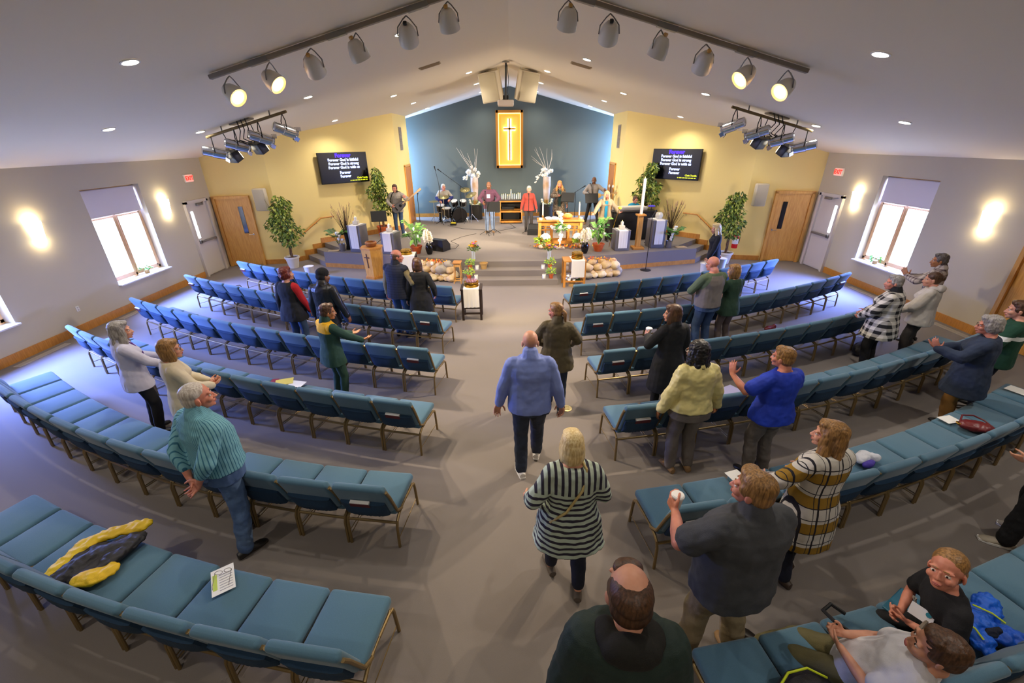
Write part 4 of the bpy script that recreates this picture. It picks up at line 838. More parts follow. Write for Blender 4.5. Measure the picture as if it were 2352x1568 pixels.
def bouquet(x, y, lb, seed, full):
    rnd = random.Random(seed); t = thing('bouquet_vase', lb, 'vase', (x, y, S0)); MB().lathe([(.055, 0), (.06, .02), (.05, .14), (.065, .26), (.061, .26), (.045, .14), (.05, .02)], (0, 0, 0), 18).build('vase', GLASS, t)
    b = MB(); b.cur = 0
    for k in range(16): a = rnd.uniform(0, 6.28); b.tube([(cos(a)*.03, sin(a)*.03, .02), (cos(a)*.02, sin(a)*.02, .2), (cos(a)*.12, sin(a)*.12, .36)], .004, 4)
    leaf_cloud(b, rnd, (0, 0, .34), (.15, .15, .1), 60, .1, .02, -.2, 2); b.build('foliage', [LEAF[1], FROND[2]], t, smooth=False)
    for k in range(20 if full else 11):
        a = rnd.uniform(0, 6.28); r = .13*sqrt(rnd.random()); p = V((cos(a)*r*(1 if full else 1.3), sin(a)*r, .42+rnd.uniform(-.06, .1)-(0 if full else .03))); b = MB()
        for j in range(6): b.ell(p+V((.022*cos(j), .022*sin(j), 0)), (.022, .022, .016), None, 7, 4)
        b.ell(p+V((0, 0, .01)), .018, None, 6, 4); b.build('flower', FLC[(0, 1, 0, 0, 1, 2, 0, 1, 3)[k % 9]], t)
bouquet(-1.1, 12.35, 'glass vase of orange and yellow flowers left of the front steps', 1, True); bouquet(1.13, 12.3, 'glass vase of tulips and orange flowers right of the front steps', 2, False)
# flower cross in front of the table, and its side bouquets
t = thing('flower_cross', 'standing cross woven of white flowers before the communion table', 'flower cross', (1.6, 13.72, S0)); rnd = random.Random(4)
MB().box((0, .03, .55), (.05, .03, 1.1)).box((0, .03, .66), (.56, .03, .05)).box((0, .05, .01), (.3, .3, .02)).build('frame', WPET, t, smooth=False)
for k in range(34):
    f = rnd.random()
    p = V((0, -.01, .1+1.0*f)) if k % 2 else V((-.3+.6*f, -.01, .66)); p += V((rnd.uniform(-.05, .05), 0, rnd.uniform(-.05, .05))); b = MB()
    for j in range(5): b.ell(p+V((.025*cos(j*1.26), 0, .025*sin(j*1.26))), (.022, .012, .022), None, 6, 4)
    b.build('flower', WPET, t)
b = MB(); leaf_cloud(b, rnd, (0, -.05, .68), (.15, .06, .14), 90, .13, .02, .3, 3); b.build('foliage', FROND, t, smooth=False)
for x, lb in ((1.12, 'white hydrangea bouquet at the left front of the communion table'), (2.16, 'white hydrangea bouquet at the right front of the communion table')):
    t = thing('hydrangea_pot', lb, 'potted plant', (x, 13.76, S0)); MB().lathe([(.08, 0), (.1, .16), (.105, .17), (.09, .17), (.0, .15)], (0, 0, 0), 18).build('pot', mat('ceramic_cream', 'd8c4a4', .4), t)
    b = MB(); rnd = random.Random(int(x*10)); leaf_cloud(b, rnd, (-.1 if x < 1.5 else .1, 0, .26), (.2, .12, .1), 70, .13, .035, .2, 2); b.build('foliage', [mat('lime_leaf'), FROND[1]], t, smooth=False)
    b = MB()
    for k in range(50):
        q = V((rnd.gauss(0, 1), rnd.gauss(0, 1), abs(rnd.gauss(0, 1)))).normalized(); b.ell(V((0, -.02, .32))+V((q.x*.14, q.y*.12, q.z*.13)), .034, None, 6, 4)
    b.ell((0, -.02, .35), (.13, .11, .1)); b.build('flower_head', WPET, t)
for i, (x, y, r) in enumerate(((.98, 13.6, .09), (2.28, 13.62, .08))):
    t = thing('pumpkin', 'small pale pumpkin in the leaf garland at the %s' % ('left', 'right')[i], 'pumpkin', (x, y, S0+.01)); b = MB(); rings = []
    for j in range(9):
        la = -pi/2+pi*(j+.02)/8.04; rings.append([V((r*cos(la)*cos(a)*(1-.1*abs(sin(4*a))), r*cos(la)*sin(a)*(1-.1*abs(sin(4*a))), r*.75*(1+sin(la)))) for a in [2*pi*k/32 for k in range(32)]])
    b.loft(rings); b.build('shell', mat('pumpkin_skin', 'e8c8a0', .5), t); MB().tube([(0, 0, r*1.4), (.01, 0, r*1.75)], .012, 6).build('stem', LEAF[0], t)
# tall floral pedestals by the blue wall
def tall_floral(x, y, s, lb, seed):
    rnd = random.Random(seed); t = thing('floral_pedestal', lb, 'flower arrangement', (x, y, S0)); MB().lathe([(.3, 0), (.3, .02), (.29, .62), (.27, .63), (.0, .63)], (0, 0, 0), 28).build('pedestal', mat('charcoal_drum', '34322f', .7), t)
    MB().lathe([(.1, .63), (.11, .66), (.13, .9), (.17, 1.4), (.165, 1.75), (.15, 1.75), (.15, 1.4), (.09, .7)], (0, 0, 0), 24).build('vase', mat('amber_vase', 'c4914a', .3, c2='d8cfd0', scale=2), t)
    b = MB()
    for k in range(8): a = rnd.uniform(0, 6.28); e = V((cos(a)*.45-.25*s, sin(a)*.2, 2.55+rnd.uniform(-.1, .4))); m = V((cos(a)*.14-.04*s, sin(a)*.1, 2.15)); b.tube([(0, 0, 1.7), m, m.lerp(e, .55)+V((rnd.uniform(-.05, .05), 0, 0)), e], [.012, .01, .008, .004], 5)
    b.build('branch', mat('bleached_branch', 'cfc6b6', .7), t)
    for k in range(13):
        a = rnd.uniform(0, 6.28); r = .2*sqrt(rnd.random()); p = V((cos(a)*r*1.2, sin(a)*r, 1.85+rnd.uniform(-.08, .2))); b = MB()
        for j in range(9): q = V((rnd.gauss(0, 1), rnd.gauss(0, 1), rnd.gauss(0, 1))).normalized(); b.ell(p+q*.05, .045, None, 7, 5)
        b.build('flower', WPET, t)
    for k in range(12): p = V((-s*(.12+.035*k)+rnd.uniform(-.06, .06), rnd.uniform(-.1, .1), 2.1-.045*k+rnd.uniform(-.12, .12))); MB().ell(p, (.045, .04, .035), None, 8, 6).ell(p+V((.04, 0, .03)), .03, None, 6, 5).build('flower', WPET, t)
    for k in range(9): a = pi+pi*k/8; p = V((.22*cos(a), -.2, .72+.22*sin(a)+.1)); MB().ell(p, (.05, .045, .05), None, 8, 6).build('flower', mat('ivory_petal', 'eeeedd', .6), t)
    b = MB(); leaf_cloud(b, rnd, (0, -.18, .68), (.24, .08, .16), 40, .09, .02); b.build('foliage', [LEAF[1], FROND[1]], t, smooth=False)
tall_floral(-1.55, 19.55, 1, 'tall white flower arrangement left of the lit cross', 1); tall_floral(1.6, 19.55, 1, 'tall white flower arrangement right of the lit cross', 5)
# candle cabinet
t = thing('candle_cabinet', 'open oak cabinet holding audio gear between the two singers', 'cabinet', (.03, 18.45, S0)); 
for sx in (-1, 1): MB().box((sx*.45, 0, .5), (.05, .42, .9)).build('side_panel', OAKV, t, smooth=False)
MB().box((0, 0, .95), (.98, .46, .04)).build('top', mat('slate_top', '3a3936', .5), t, smooth=False); MB().box((0, -.19, .9), (.9, .03, .06)).build('front_rail', OAK, t, smooth=False)
for z_ in (.14, .55): MB().box((0, 0, z_), (.88, .42, .04)).build('shelf', OAK, t, smooth=False); MB().box((0, -.2, z_-.04), (.88, .02, .11)).build('front_rail', OAK, t, smooth=False)
MB().box((0, .2, .5), (.88, .015, .85)).build('back_panel', BLACK, t, smooth=False)
for sx in (-1, 1):
    for sy in (-1, 1): MB().ell((sx*.42, sy*.17, .025), (.02, .025, .025)).tube([(sx*.42, sy*.17, .03), (sx*.42, sy*.17, .06)], .01, 6).build('caster', BLKM, t)
tag(MB().rbox((0, 0, .06), (.5, .3, .12), .01, 1).build('mixer', BLACK, loc=(-.1, 18.4, S0+.571)), 'black audio unit on the upper shelf of the candle cabinet', 'audio unit'); tag(MB().rbox((0, 0, .14), (.7, .32, .28), .01, 1).build('amplifier', BLKM, loc=(.03, 18.42, S0+.161)), 'black audio unit on the lower shelf of the candle cabinet', 'audio unit')
rnd = random.Random(3)
for k in range(11):
    x = -.37+.075*k; h = .32 if k == 5 else rnd.uniform(.12, .2); taper(x+.03, 18.42+rnd.uniform(-.08, .08), S0+.971, h, ('tallest white candle, at the middle of the cabinet top' if k == 5 else 'short white candle on the cabinet top, %s from its left end' % ORD[k+1]), .018, False)
# drum kit
DK = mat('drum_shell', '100f12', .15); SKIN_ = mat('drum_head', 'd8d4cc', .5); CYM = mat('cymbal', 'c8b070', .3, .9)
def drum(nm, loc, r, d, axis, lb, legs, headm=SKIN_):
    t = thing(nm, lb, 'drum', loc); R = rot_to(axis); MB().lathe([(r, -d/2), (r, d/2)], (0, 0, 0), 28, R).build('shell', DK, t)
    for z_ in (-d/2, d/2): MB().lathe([(r*1.0, z_-.015), (r*1.06, z_-.015), (r*1.06, z_+.015), (r*1.0, z_+.015)], (0, 0, 0), 28, R, cap=False).build('hoop', CHROME if r < .25 else DK, t)
    MB().lathe([(0, d/2), (r*.99, d/2), (r*.99, d/2+.004), (0, d/2+.004)], (0, 0, 0), 28, R).build('drum_head', headm, t)
    for k in range(6): a = 2*pi*k/6; MB().tube([R @ V((r*1.05*cos(a), r*1.05*sin(a), -d/2)), R @ V((r*1.05*cos(a), r*1.05*sin(a), d/2))], .008, 5).build('tension_rod', CHROME, t)
    for a, e in legs: MB().tube([a, e], .011, 6).build('leg', CHROME, t)
drum('bass_drum', (-2.2, 18.85, S0+.3), .29, .4, (.25, -1, 0), 'black bass drum facing the seats', [((-.28, -.1, -.05), (-.36, -.16, -.295)), ((.28, -.1, -.05), (.38, -.1, -.295))], mat('bass_head', '141216', .2))
drum('floor_tom', (-2.72, 18.75, S0+.4), .2, .38, (0, -.1, 1), 'black floor tom in front of the drummer', [((.2, -.06, .05), (.23, -.08, -.395)), ((-.2, -.06, .05), (-.23, -.08, -.395)), ((0, .2, .05), (0, .23, -.395))])
drum('snare_drum', (-3.0, 19.0, S0+.56), .18, .26, (0, -.2, 1), 'snare drum on chrome stand left of the floor tom', [((0, 0, -.1), (0, 0, -.35)), ((0, 0, -.35), (.25, 0, -.55)), ((0, 0, -.35), (-.2, -.17, -.55)), ((0, 0, -.35), (-.15, .2, -.55))])
drum('rack_tom', (-2.38, 18.9, S0+.78), .14, .2, (-.1, -.45, 1), 'left rack tom above the bass drum', [((0, 0, -.05), (.1, -.03, -.22))]); drum('rack_tom', (-2.02, 18.9, S0+.78), .14, .2, (.1, -.45, 1), 'right rack tom above the bass drum', [((0, 0, -.05), (-.1, -.03, -.22))])
def cymbal(x, y, h, r, tilt, lb):
    t = thing('cymbal', lb, 'cymbal', (x, y, S0)); MB().tube([(0, 0, .3), (0, 0, h)], .01, 8).build('pole', CHROME, t); MB().lathe([(.0, .02), (.03, .018), (.05, .004), (r, -.012), (r, -.015), (.0, .01)], (0, 0, h), 28, tilt).build('plate', CYM, t)
    for k in range(3): a = 2*pi*k/3+.4; MB().tube([(0, 0, .32), (.26*cos(a), .26*sin(a), .012)], .009, 6).build('leg', CHROME, t)
cymbal(-3.25, 18.75, .88, .2, RX(.1), 'hi-hat cymbal left of the snare drum'); cymbal(-1.65, 18.8, 1.12, .24, RX(.35) @ RY(-.3), 'ride cymbal right of the bass drum'); cymbal(-2.78, 18.5, 1.08, .22, RX(.3), 'crash cymbal in front of the drummer'); cymbal(-1.95, 19.25, 1.28, .22, RX(.4), 'crash cymbal behind the rack toms')
t = thing('drum_throne', 'round drum stool under the drummer', 'stool', (-2.85, 19.45, S0)); MB().lathe([(.16, .48), (.17, .5), (.16, .55), (.0, .56)], (0, 0, 0), 20).build('seat', BLACK, t); MB().tube([(0, 0, .49), (0, 0, .1)], .02, 8).build('pole', CHROME, t)
for k in range(3): a = 2*pi*k/3; MB().tube([(0, 0, .25), (.22*cos(a), .22*sin(a), .012)], .011, 6).build('leg', CHROME, t)
t = thing('effects_pedal', 'yellow topped floor unit in front of the drums', 'pedal', (-2.38, 18.05, S0)); MB().rbox((0, 0, .035), (.26, .18, .07), .015, 2).build('body', BLACK, t); MB().rbox((0, 0, .085), (.2, .14, .05), .02, 2).build('top', mat('yellow_plastic', 'd8c820', .5), t)
# cables taped over the stage
b = MB(); b.tube([(-2.6, 17.9, S0+.006), (-1.9, 17.2, S0+.006), (-1.0, 16.9, S0+.006), (-.5, 16.6, S0+.006), (.2, 17.3, S0+.006), (.0, 18.1, S0+.006)], .007, 5); tag(b.build('cable', BLACK), 'black cable running across the stage from the drums to the cabinet', 'cable')
b = MB(); b.tube([(-2.1, 13.7, S0+.006), (-1.8, 13.75, S0+.006), (-1.75, 14.3, S0+.006), (-2.1, 14.9, S0+.006), (-1.8, 15.6, S0+.006), (-1.3, 16.2, S0+.006)], .006, 5); tag(b.build('cable', BLACK), 'black cable curling from the left wedge monitor across the stage', 'cable')
# guitar monitor cloth, piano
tag(MB().rbox((0, 0, .012), (.5, .2, .024), .01, 1).build('folded_cloth', mat('blue_cloth', '3a40c8', .8), loc=(-3.32, 13.45, S0), rotz=-.1), 'blue folded cloth on the stage behind the shorter left plinth', 'cloth')
t = thing('upright_piano', 'black upright piano on the right side of the stage', 'piano', (4.2, 15.05, S0), radians(6))
MB().rbox((0, 0, .48), (1.5, .5, .92), .02, 2).build('case', BLACK, t); MB().rbox((0, 0, .95), (1.56, .58, .04), .012, 2).build('lid', mat('piano_lid', '1d1b1a', .3), t); MB().rbox((0, .36, .68), (1.46, .3, .1), .015, 2).build('keyboard_shelf', BLACK, t); MB().box((0, .4, .735), (1.3, .15, .015)).build('keys', mat('ivory', 'efe8d8', .4), t, smooth=False)
b = MB(); b.box((0, -.252, .62), (1.44, .01, .02)); b.box((0, -.252, .2), (1.44, .01, .015)); b.build('panel_line', mat('panel_black', '080808', .5), t, smooth=False)
for sx in (-1, 1): MB().box((sx*.69, .44, .32), (.07, .07, .62)).build('leg', BLACK, t, smooth=False)
t = thing('electric_keyboard', 'pale electronic keyboard lying on top of the piano', 'keyboard', (4.1, 15.05, S0+.971), radians(6)); MB().rbox((0, 0, .06), (1.15, .34, .12), .02, 2).build('body', mat('keyboard_body', 'c9c2b4', .5), t); MB().box((0, .06, .123), (1.05, .16, .01)).build('keys', mat('ivory'), t, smooth=False)
t = thing('piano_lamp', 'small purple-topped lamp beside the tall right plinth', 'lamp', (4.62, 14.35, S0)); MB().lathe([(.1, 0), (.1, .015), (.012, .03)], (0, 0, 0), 16).tube([(0, 0, .02), (0, 0, 1.18)], .01, 8).build('pole', BLKM, t); MB().lathe([(.02, .02), (.12, 0), (.11, .03), (.0, .05)], (0, 0, 1.18), 18).build('lamp_shade', mat('violet_plastic', '4a3cd0', .4), t)
t = thing('guitar_stand', 'stand with pale guitar parts behind the woman in beige jacket', 'stand', (3.95, 17.6, S0)); MB().tube([(0, 0, .0), (0, 0, 1.5)], .012, 8).build('pole', BLKM, t); MB().ell((-.05, 0, 1.52), (.03, .03, .06)).build('bulb', WPET, t); MB().ell((.1, 0, 1.5), (.04, .04, .06)).build('bulb', WPET, t)
# loose floor things near the walls
t = thing('fire_extinguisher', 'red fire extinguisher on the wall behind the right floor ficus', 'fire extinguisher', (7.28, 13.83, .42)); MB().lathe([(.085, 0), (.09, .02), (.09, .4), (.06, .46), (.03, .48), (.03, .51)], (0, -.1, 0), 20).build('cylinder', mat('extinguisher_red', 'c81a18', .25), t); MB().lathe([(.0915, .14), (.0915, .3)], (0, -.1, 0), 20, cap=False).build('label_band', mat('label_white', 'e6e6e6', .5), t)
MB().box((0, -.1, .54), (.05, .1, .05)).tube([(0, -.1, .55), (0, -.2, .6)], .012, 6).build('valve_handle', BLACK, t); MB().tube([(.04, -.1, .52), (.12, -.12, .42), (.11, -.12, .15)], .011, 6).build('hose', BLACK, t); MB().box((0, -.02, .25), (.06, .04, .3)).build('bracket', GREYMET, t, smooth=False)
def bucket(x, y, lb, z=0):
    t = thing('white_bucket', lb, 'bucket', (x, y, z)); MB().lathe([(.11, 0), (.14, .26), (.148, .262), (.148, .28), (.138, .28), (.108, .012)], (0, 0, 0), 24).build('tub', mat('bucket_plastic', 'e4e2e6', .4), t); MB().lathe([(.0, .272), (.13, .272), (.13, .276), (.0, .276)], (0, 0, 0), 20).build('paper_lining', PAPER, t)
bucket(-6.12, 12.55, 'white bucket on the floor in front of the left stage corner', 0); bucket(5.06, 10.72, 'white bucket held low in front of the blonde woman in black jacket', .46); bucket(5.6, 11.06, 'white bucket held behind the blonde woman in black jacket', .5)
t = thing('white_flower_pot', 'white roses in basket under the oak table by the right rocks', 'flower pot', (1.66, 11.25, 0)); MB().lathe([(.1, 0), (.12, .14), (.11, .14), (.0, .12)], (0, 0, 0), 16).build('pot', mat('wicker'), t); rnd = random.Random(8)
for k in range(11): p = V((rnd.uniform(-.14, .14), rnd.uniform(-.12, .04), rnd.uniform(.16, .3))); MB().ell(p, (.045, .045, .035), None, 8, 6).ell(p+V((.02, 0, .02)), .025, None, 6, 5).build('flower', WPET, t)
b = MB(); leaf_cloud(b, rnd, (.05, 0, .2), (.16, .1, .08), 30, .09, .025); b.build('foliage', [LEAF[0], FROND[2]], t, smooth=False)
t = thing('floor_outlet', 'round brass floor outlet cover in the aisle carpet', 'floor outlet', (.81, 5.31, 0)); MB().lathe([(.0, .002), (.085, .002), (.085, .006), (.075, .009), (.0, .009)], (0, 0, 0), 24).build('cover', mat('pale_brass', 'd8c690', .35, .7), t)
b = MB()
for k in range(3): b.box((0, -.035+.035*k, .01), (.09, .012, .003))
b.build('flap', mat('brass_dark', 'a08a54', .4, .7), t, smooth=False)
# little plants on the window sills
for x, y, lb in ((-9.32, 10.6, 'small green plant on the left window sill'), (9.45, 10.75, 'small potted plant on the right window sill')):
    rnd = random.Random(int(y*9)); t = thing('sill_plant', lb, 'potted plant', (x, y, .665)); MB().lathe([(.045, 0), (.06, .09), (.055, .09), (.0, .08)], (0, 0, 0), 14).build('pot', mat('pot_ochre', 'b08a4a', .6), t); b = MB(); leaf_cloud(b, rnd, (0, 0, .15), (.1, .12, .07), 40, .08, .02, .2, 2); b.build('foliage', [FROND[1], FROND[0]], t, smooth=False)
# ------------------------------------------------------------------ people
QUEUE = []
TMPS = bpy.data.scenes.new('remesh_work')
def tex_clouds(name, sc, depth=2):
    t = bpy.data.textures.get(name) or bpy.data.textures.new(name, 'CLOUDS'); t.noise_scale = sc; t.noise_depth = depth; return t
def fused(b, name, m, parent, voxel, smooth=4, disp=None, fac=.5, loc=None):
    # one continuous skin over the closed shells gathered in b
    o = bpy.data.objects.new('work', b.mesh('work', [bpy.data.materials[0]], False)); TMPS.collection.objects.link(o)
    r = o.modifiers.new('r', 'REMESH'); r.mode = 'VOXEL'; r.voxel_size = voxel
    if disp:
        d = o.modifiers.new('d', 'DISPLACE'); d.texture = tex_clouds('folds%.3f' % disp[1], disp[1]); d.strength = disp[0]; d.mid_level = .5; d.texture_coords = 'GLOBAL' if False else 'LOCAL'
    if smooth: s = o.modifiers.new('s', 'SMOOTH'); s.factor = fac; s.iterations = smooth
    q = bpy.data.objects.new(name, bpy.data.meshes.new(name)); q.parent = parent; COL.objects.link(q)
    if loc: q.location = loc
    QUEUE.append((o, q, m)); return q
def run_queue():
    vl = TMPS.view_layers[0]; vl.update(); dg = vl.depsgraph; dg.update()
    for o, q, m in QUEUE:
        me = bpy.data.meshes.new_from_object(o.evaluated_get(dg)); me.materials.clear()
        for x in (m if isinstance(m, (list, tuple)) else [m]): me.materials.append(x)
        me.polygons.foreach_set('use_smooth', [True]*len(me.polygons)); me.name = q.name; old = q.data; q.data = me; bpy.data.meshes.remove(old)
    for o, q, m in QUEUE: bpy.data.objects.remove(o)
    bpy.data.scenes.remove(TMPS)
def skinm(name, c, c2):
    t = NT(name, .5); t.color(t.mix(t.noise(30, 2), c, c2)); t.b.inputs['Subsurface Weight'].default_value = .08; t.b.inputs['Subsurface Radius'].default_value = (.02, .008, .004); return t.m
SKIN = {'fair': skinm('fair_skin', 'd9a083', 'c98a6c'), 'pink': skinm('ruddy_skin', 'd8937a', 'c87a62'), 'tan': skinm('tan_skin', 'b98058', 'a56c46'), 'dark': skinm('dark_skin', '6e4428', '5a3620'), 'brown': skinm('brown_skin', '8a5a3c', '744a30')}
def hairm(name, c, c2):
    t = NT(name, .45); n = t.noise(30, 3, (3, 3, .22)); f = t.n('ShaderNodeMapRange'); f.inputs[1].default_value = .35; f.inputs[2].default_value = .65; t.t.links.new(n, f.inputs[0]); t.color(t.mix(f.outputs[0], c, c2)); t.bump(n, .3, .008); return t.m
HAIR = {'blonde': hairm('blonde_hair', 'f2dca4', 'cfae70'), 'grey': hairm('grey_hair', 'a8a29a', '77706a'), 'white': hairm('white_hair', 'd8d0c6', 'a89c90'), 'brown': hairm('brown_hair', '5c3c24', '38220f'), 'red': hairm('auburn_hair', '7a2c18', '48160c'), 'black': hairm('black_hair', '1a1614', '0a0808'), 'dkblonde': hairm('dark_blonde_hair', 'a87c44', '6a4a24'), 'stubble': hairm('cropped_hair', '6a4c38', '523828'), 'salt': hairm('salt_pepper_hair', '6e665e', '443c36'), 'gold': hairm('golden_hair', 'd09a54', 'a06a30')}
EYEW = mat('eye_white', 'e8e2da', .3); EYED = mat('eye_iris', '2c2018', .2); LIP = mat('lip', 'b0605a', .5); LIPD = mat('lip_dark', '6a3a34', .5)
def fab(name, c, c2=None, rough=.85, bump=.25, bscale=220): return mat(name, c, rough, c2=c2, scale=6, bump=bump, bscale=bscale) if c2 else mat(name, c, rough, bump=bump, bscale=bscale)
def mlerp(a, R): # partial rotation
    return Matrix.Identity(3) if a <= 0 else (R if a >= 1 else Matrix.Identity(3).to_quaternion().slerp(R.to_quaternion(), a).to_matrix())
class Person:
    def __init__(s, label, loc, face, h, skin='fair', female=False, bulk=1.0, belly=0.0, lean=0.0, twist=0.0, sway=0.0, head=(0, -7, 0), seat=None, voxel=.007, group=None, headscale=1.0, shoulder=1.0):
        s.k = h/1.75; s.fem = female; s.bulk = bulk; s.belly = belly; s.vox = voxel; s.skin = SKIN[skin]; s.skn = skin; s.hs = headscale*(.55+.45*s.k)*(1.01 if female else 1.04); s.child = h < 1.55
        s.root = thing('person', label, 'person', loc, radians(face), group); k = s.k
        s.U = RZ(radians(twist)) @ RX(-radians(lean)) @ RY(radians(sway)); s.P = V((0, 0, .938*k)) if seat is None else V(seat)
        s.sw = (.152 if female else .172)*k*shoulder*(1+.3*(bulk-1)); s.seated = seat is not None
        s.neck = s.up((0, -.01, .53)); s.nt = s.up((0, .016, .53)); s.Hm = s.U @ RZ(radians(head[0])) @ RX(radians(head[1])) @ RY(radians(head[2])); s.hc = s.nt+s.Hm @ V((0, .028, .1))*s.hs*1.0
        s.sh = {-1: s.up((-s.sw/k, -.015, .425)), 1: s.up((s.sw/k, -.015, .425))}; s.hip = {d: s.P+V((d*.092*k, 0, -.03*k)) for d in (-1, 1)}
        s.arm = {}; s.leg = {}; s.body = MB()
    def up(s, q, w=1.0):
        q = V((q[0], q[1], q[2]*(1.035 if q[2] > 0 else 1)))*s.k; return s.P+mlerp(w, s.U) @ q
    def rings(s, inflate, zs, flare=None, n=20):
        # torso cross sections: (height above pelvis, half width, half depth, forward shift)
        if s.fem: T = [(-.5, .19, .15, 0), (-.3, .19, .145, 0), (-.16, .185, .135, 0), (-.06, .182, .125, -.01), (.04, .165, .112, 0), (.14, .138, .098, .005), (.24, .142, .1, .01), (.33, .156, .118, .02), (.4, .158, .1, .008), (.455, .14, .078, -.005), (.49, .1, .062, -.01), (.525, .062, .055, -.01)]
        else: T = [(-.5, .185, .15, 0), (-.3, .185, .14, 0), (-.16, .178, .128, 0), (-.06, .172, .118, -.005), (.04, .165, .11, 0), (.14, .158, .107, .004), (.24, .163, .11, .006), (.33, .176, .118, .008), (.4, .18, .107, 0), (.455, .16, .085, -.008), (.49, .115, .068, -.01), (.53, .068, .06, -.01)]
        out = []
        for z in zs:
            for a, b in zip(T, T[1:]):
                if a[0] <= z <= b[0]+1e-6: f = (z-a[0])/(b[0]-a[0]); r = [a[i]+(b[i]-a[i])*f for i in range(4)]; break
            else: r = list(T[-1] if z > T[-1][0] else T[0])
            g = max(0, 1-abs(z-.1)/.3)*s.belly; bk = 1+(s.bulk-1)*(1 if z < .4 else max(.2, 1-(z-.4)*6)); w = r[1]*bk+g*.5+inflate/s.k; d = r[2]*bk+g+inflate/s.k; y = r[3]+g*.55
            if flare and z < 0: w += flare*(-z); d += flare*(-z)*.8
            rot = max(0, min(1, (z+.06)/.2)); ring = []
            for i in range(n):
                a = 2*pi*i/n; ca, sa = cos(a), sin(a); ring.append(s.up((w*(abs(ca)**.85)*(1 if ca > 0 else -1), y+d*(abs(sa)**.85)*(1 if sa > 0 else -1), z), rot))
            out.append(ring)
        return out
    def set_arm(s, side, wrist, hint=(0, -.6, -.5), palm=None, fingers=None, curl=.4, spread=.16):
        k = s.k; S = s.sh[side]; W_ = V(wrist)*k; a, b = .285*k, .25*k; d = W_-S; L = min(d.length, (a+b)*.995); d = d.normalized(); W_ = S+d*L
        h = V(hint); h = (h-d*h.dot(d)); h = h.normalized() if h.length > 1e-5 else V((0, -1, 0)); x = (a*a-b*b+L*L)/(2*L); y = sqrt(max(0, a*a-x*x)); E = S+d*x+h*y
        fd = V(fingers).normalized() if fingers else (W_-E).normalized()
        pn = V(palm) if palm else V((-side, 0, 0)); pn = (pn-fd*pn.dot(fd)).normalized()
        s.arm[side] = (S, E, W_, fd, pn, curl, spread)
    def set_leg(s, side, foot, hint=(0, 1, 0), toe=None, ank=.085):
        k = s.k; Hp = s.hip[side]; A = V(foot)*k+V((0, 0, ank*k)); a, b = .42*k, .415*k; d = A-Hp; L = min(d.length, (a+b)*.998); d = d.normalized(); A2 = Hp+d*L; h = V(hint); h = (h-d*h.dot(d)).normalized(); x = (a*a-b*b+L*L)/(2*L); y = sqrt(max(0, a*a-x*x))
        s.leg[side] = (Hp, Hp+d*x+h*y, A2, V(toe or (side*.18, 1, 0)).normalized())
    def hand(s, b, side):
        S, E, W_, f, n, curl, spread = s.arm[side]; k = s.k*(1 if not s.fem else .93); k = max(k, .8); t = f.cross(n) if side > 0 else n.cross(f)
        offs = (.030, .010, -.011, -.030); ln = ((.043, .027, .021), (.047, .03, .022), (.043, .027, .021), (.034, .021, .018))
        b.limb(E.lerp(W_, .85), .029*k, W_+f*.012*k, .026*k)
        for i in range(4):
            kn = W_+f*(.088-.006*abs(i-1))*k+t*offs[i]*k; b.limb(W_+f*.012*k+t*offs[i]*.55*k, .0175*k, kn, .0135*k, 8); p = kn; ang = 0; dr = (f+t*spread*(offs[i]/.03)*.7).normalized(); c = curl*(1+.12*(i-1.5))
            for j, l in enumerate(ln[i]):
                ang += c*(.75, 1.05, .7)[j]; d = (dr*cos(ang)+n*sin(ang)); q = p+d*l*k; b.limb(p, (.0102-.0008*j)*k, q, (.0094-.0009*j)*k, 8); p = q
        p = W_+f*.022*k+t*.022*k; b.limb(W_+f*.01*k+t*.006*k, .018*k, p+f*.01*k, .016*k, 8); ang = 0
        for j, l in enumerate((.042, .033, .027)):
            d = (f*(.55+.25*j)+t*(.8-.3*j*(.5+curl))+n*(.25+.35*curl*j)).normalized(); q = p+d*l*k; b.limb(p, (.0145-.002*j)*k, q, (.0125-.002*j)*k, 8); p = q
    def make_body(s, legs=False, forearm_bare=True):
        b = s.body; k, hs, H_, c = s.k, s.hs, s.Hm, s.hc; T = lambda q: c+H_ @ (V(q)*hs)
        b.loft(s.rings(-.012*k, (-.1, -.02, .04, .14, .24, .33, .4, .455, .49, .525)))
        jw = .92 if s.fem else 1.0
        b.ell(T((0, -.012, .04)), tuple(v*hs for v in (.0765, .097, .088)), H_, 20, 12); b.ell(T((0, .022, -.03)), tuple(v*hs for v in (.063*jw, .073, .083)), H_, 18, 12); b.ell(T((0, .045, -.078)), tuple(v*hs for v in (.043*jw, .045, .036)), H_); b.ell(T((0, .072 if s.child else .078, -.088 if s.child else -.098)), tuple(v*hs for v in (.02, .018, .017)), H_)
        b.limb(T((0, .09 if s.child else .092, .008)), .008*hs, T((0, .1 if s.child else .112, -.03 if s.child else -.034)), (.011 if s.child else .0135)*hs, 8); 
        for d in (-1, 1):
            b.ell(T((d*.012, .093 if s.child else .1, -.034)), (.008 if s.child else .010)*hs, None, 8, 6); b.ell(T((d*.034, .078 if s.child else .08, .024)), tuple(v*hs for v in (.03, .013 if s.child else .016, .011)), H_, 10, 6); b.ell(T((d*.042, .062, -.03)), tuple(v*hs for v in (.026, .03, .026)), H_, 10, 6); b.ell(T((d*.079, -.012, -.012)), tuple(v*hs*(.84 if s.child else 1) for v in (.011, .022, .034)), H_ @ RZ(d*-.35), 10, 8)
        b.ell(T((0, .092, -.064)), tuple(v*hs for v in (.026, .012, .014)), H_, 10, 6)
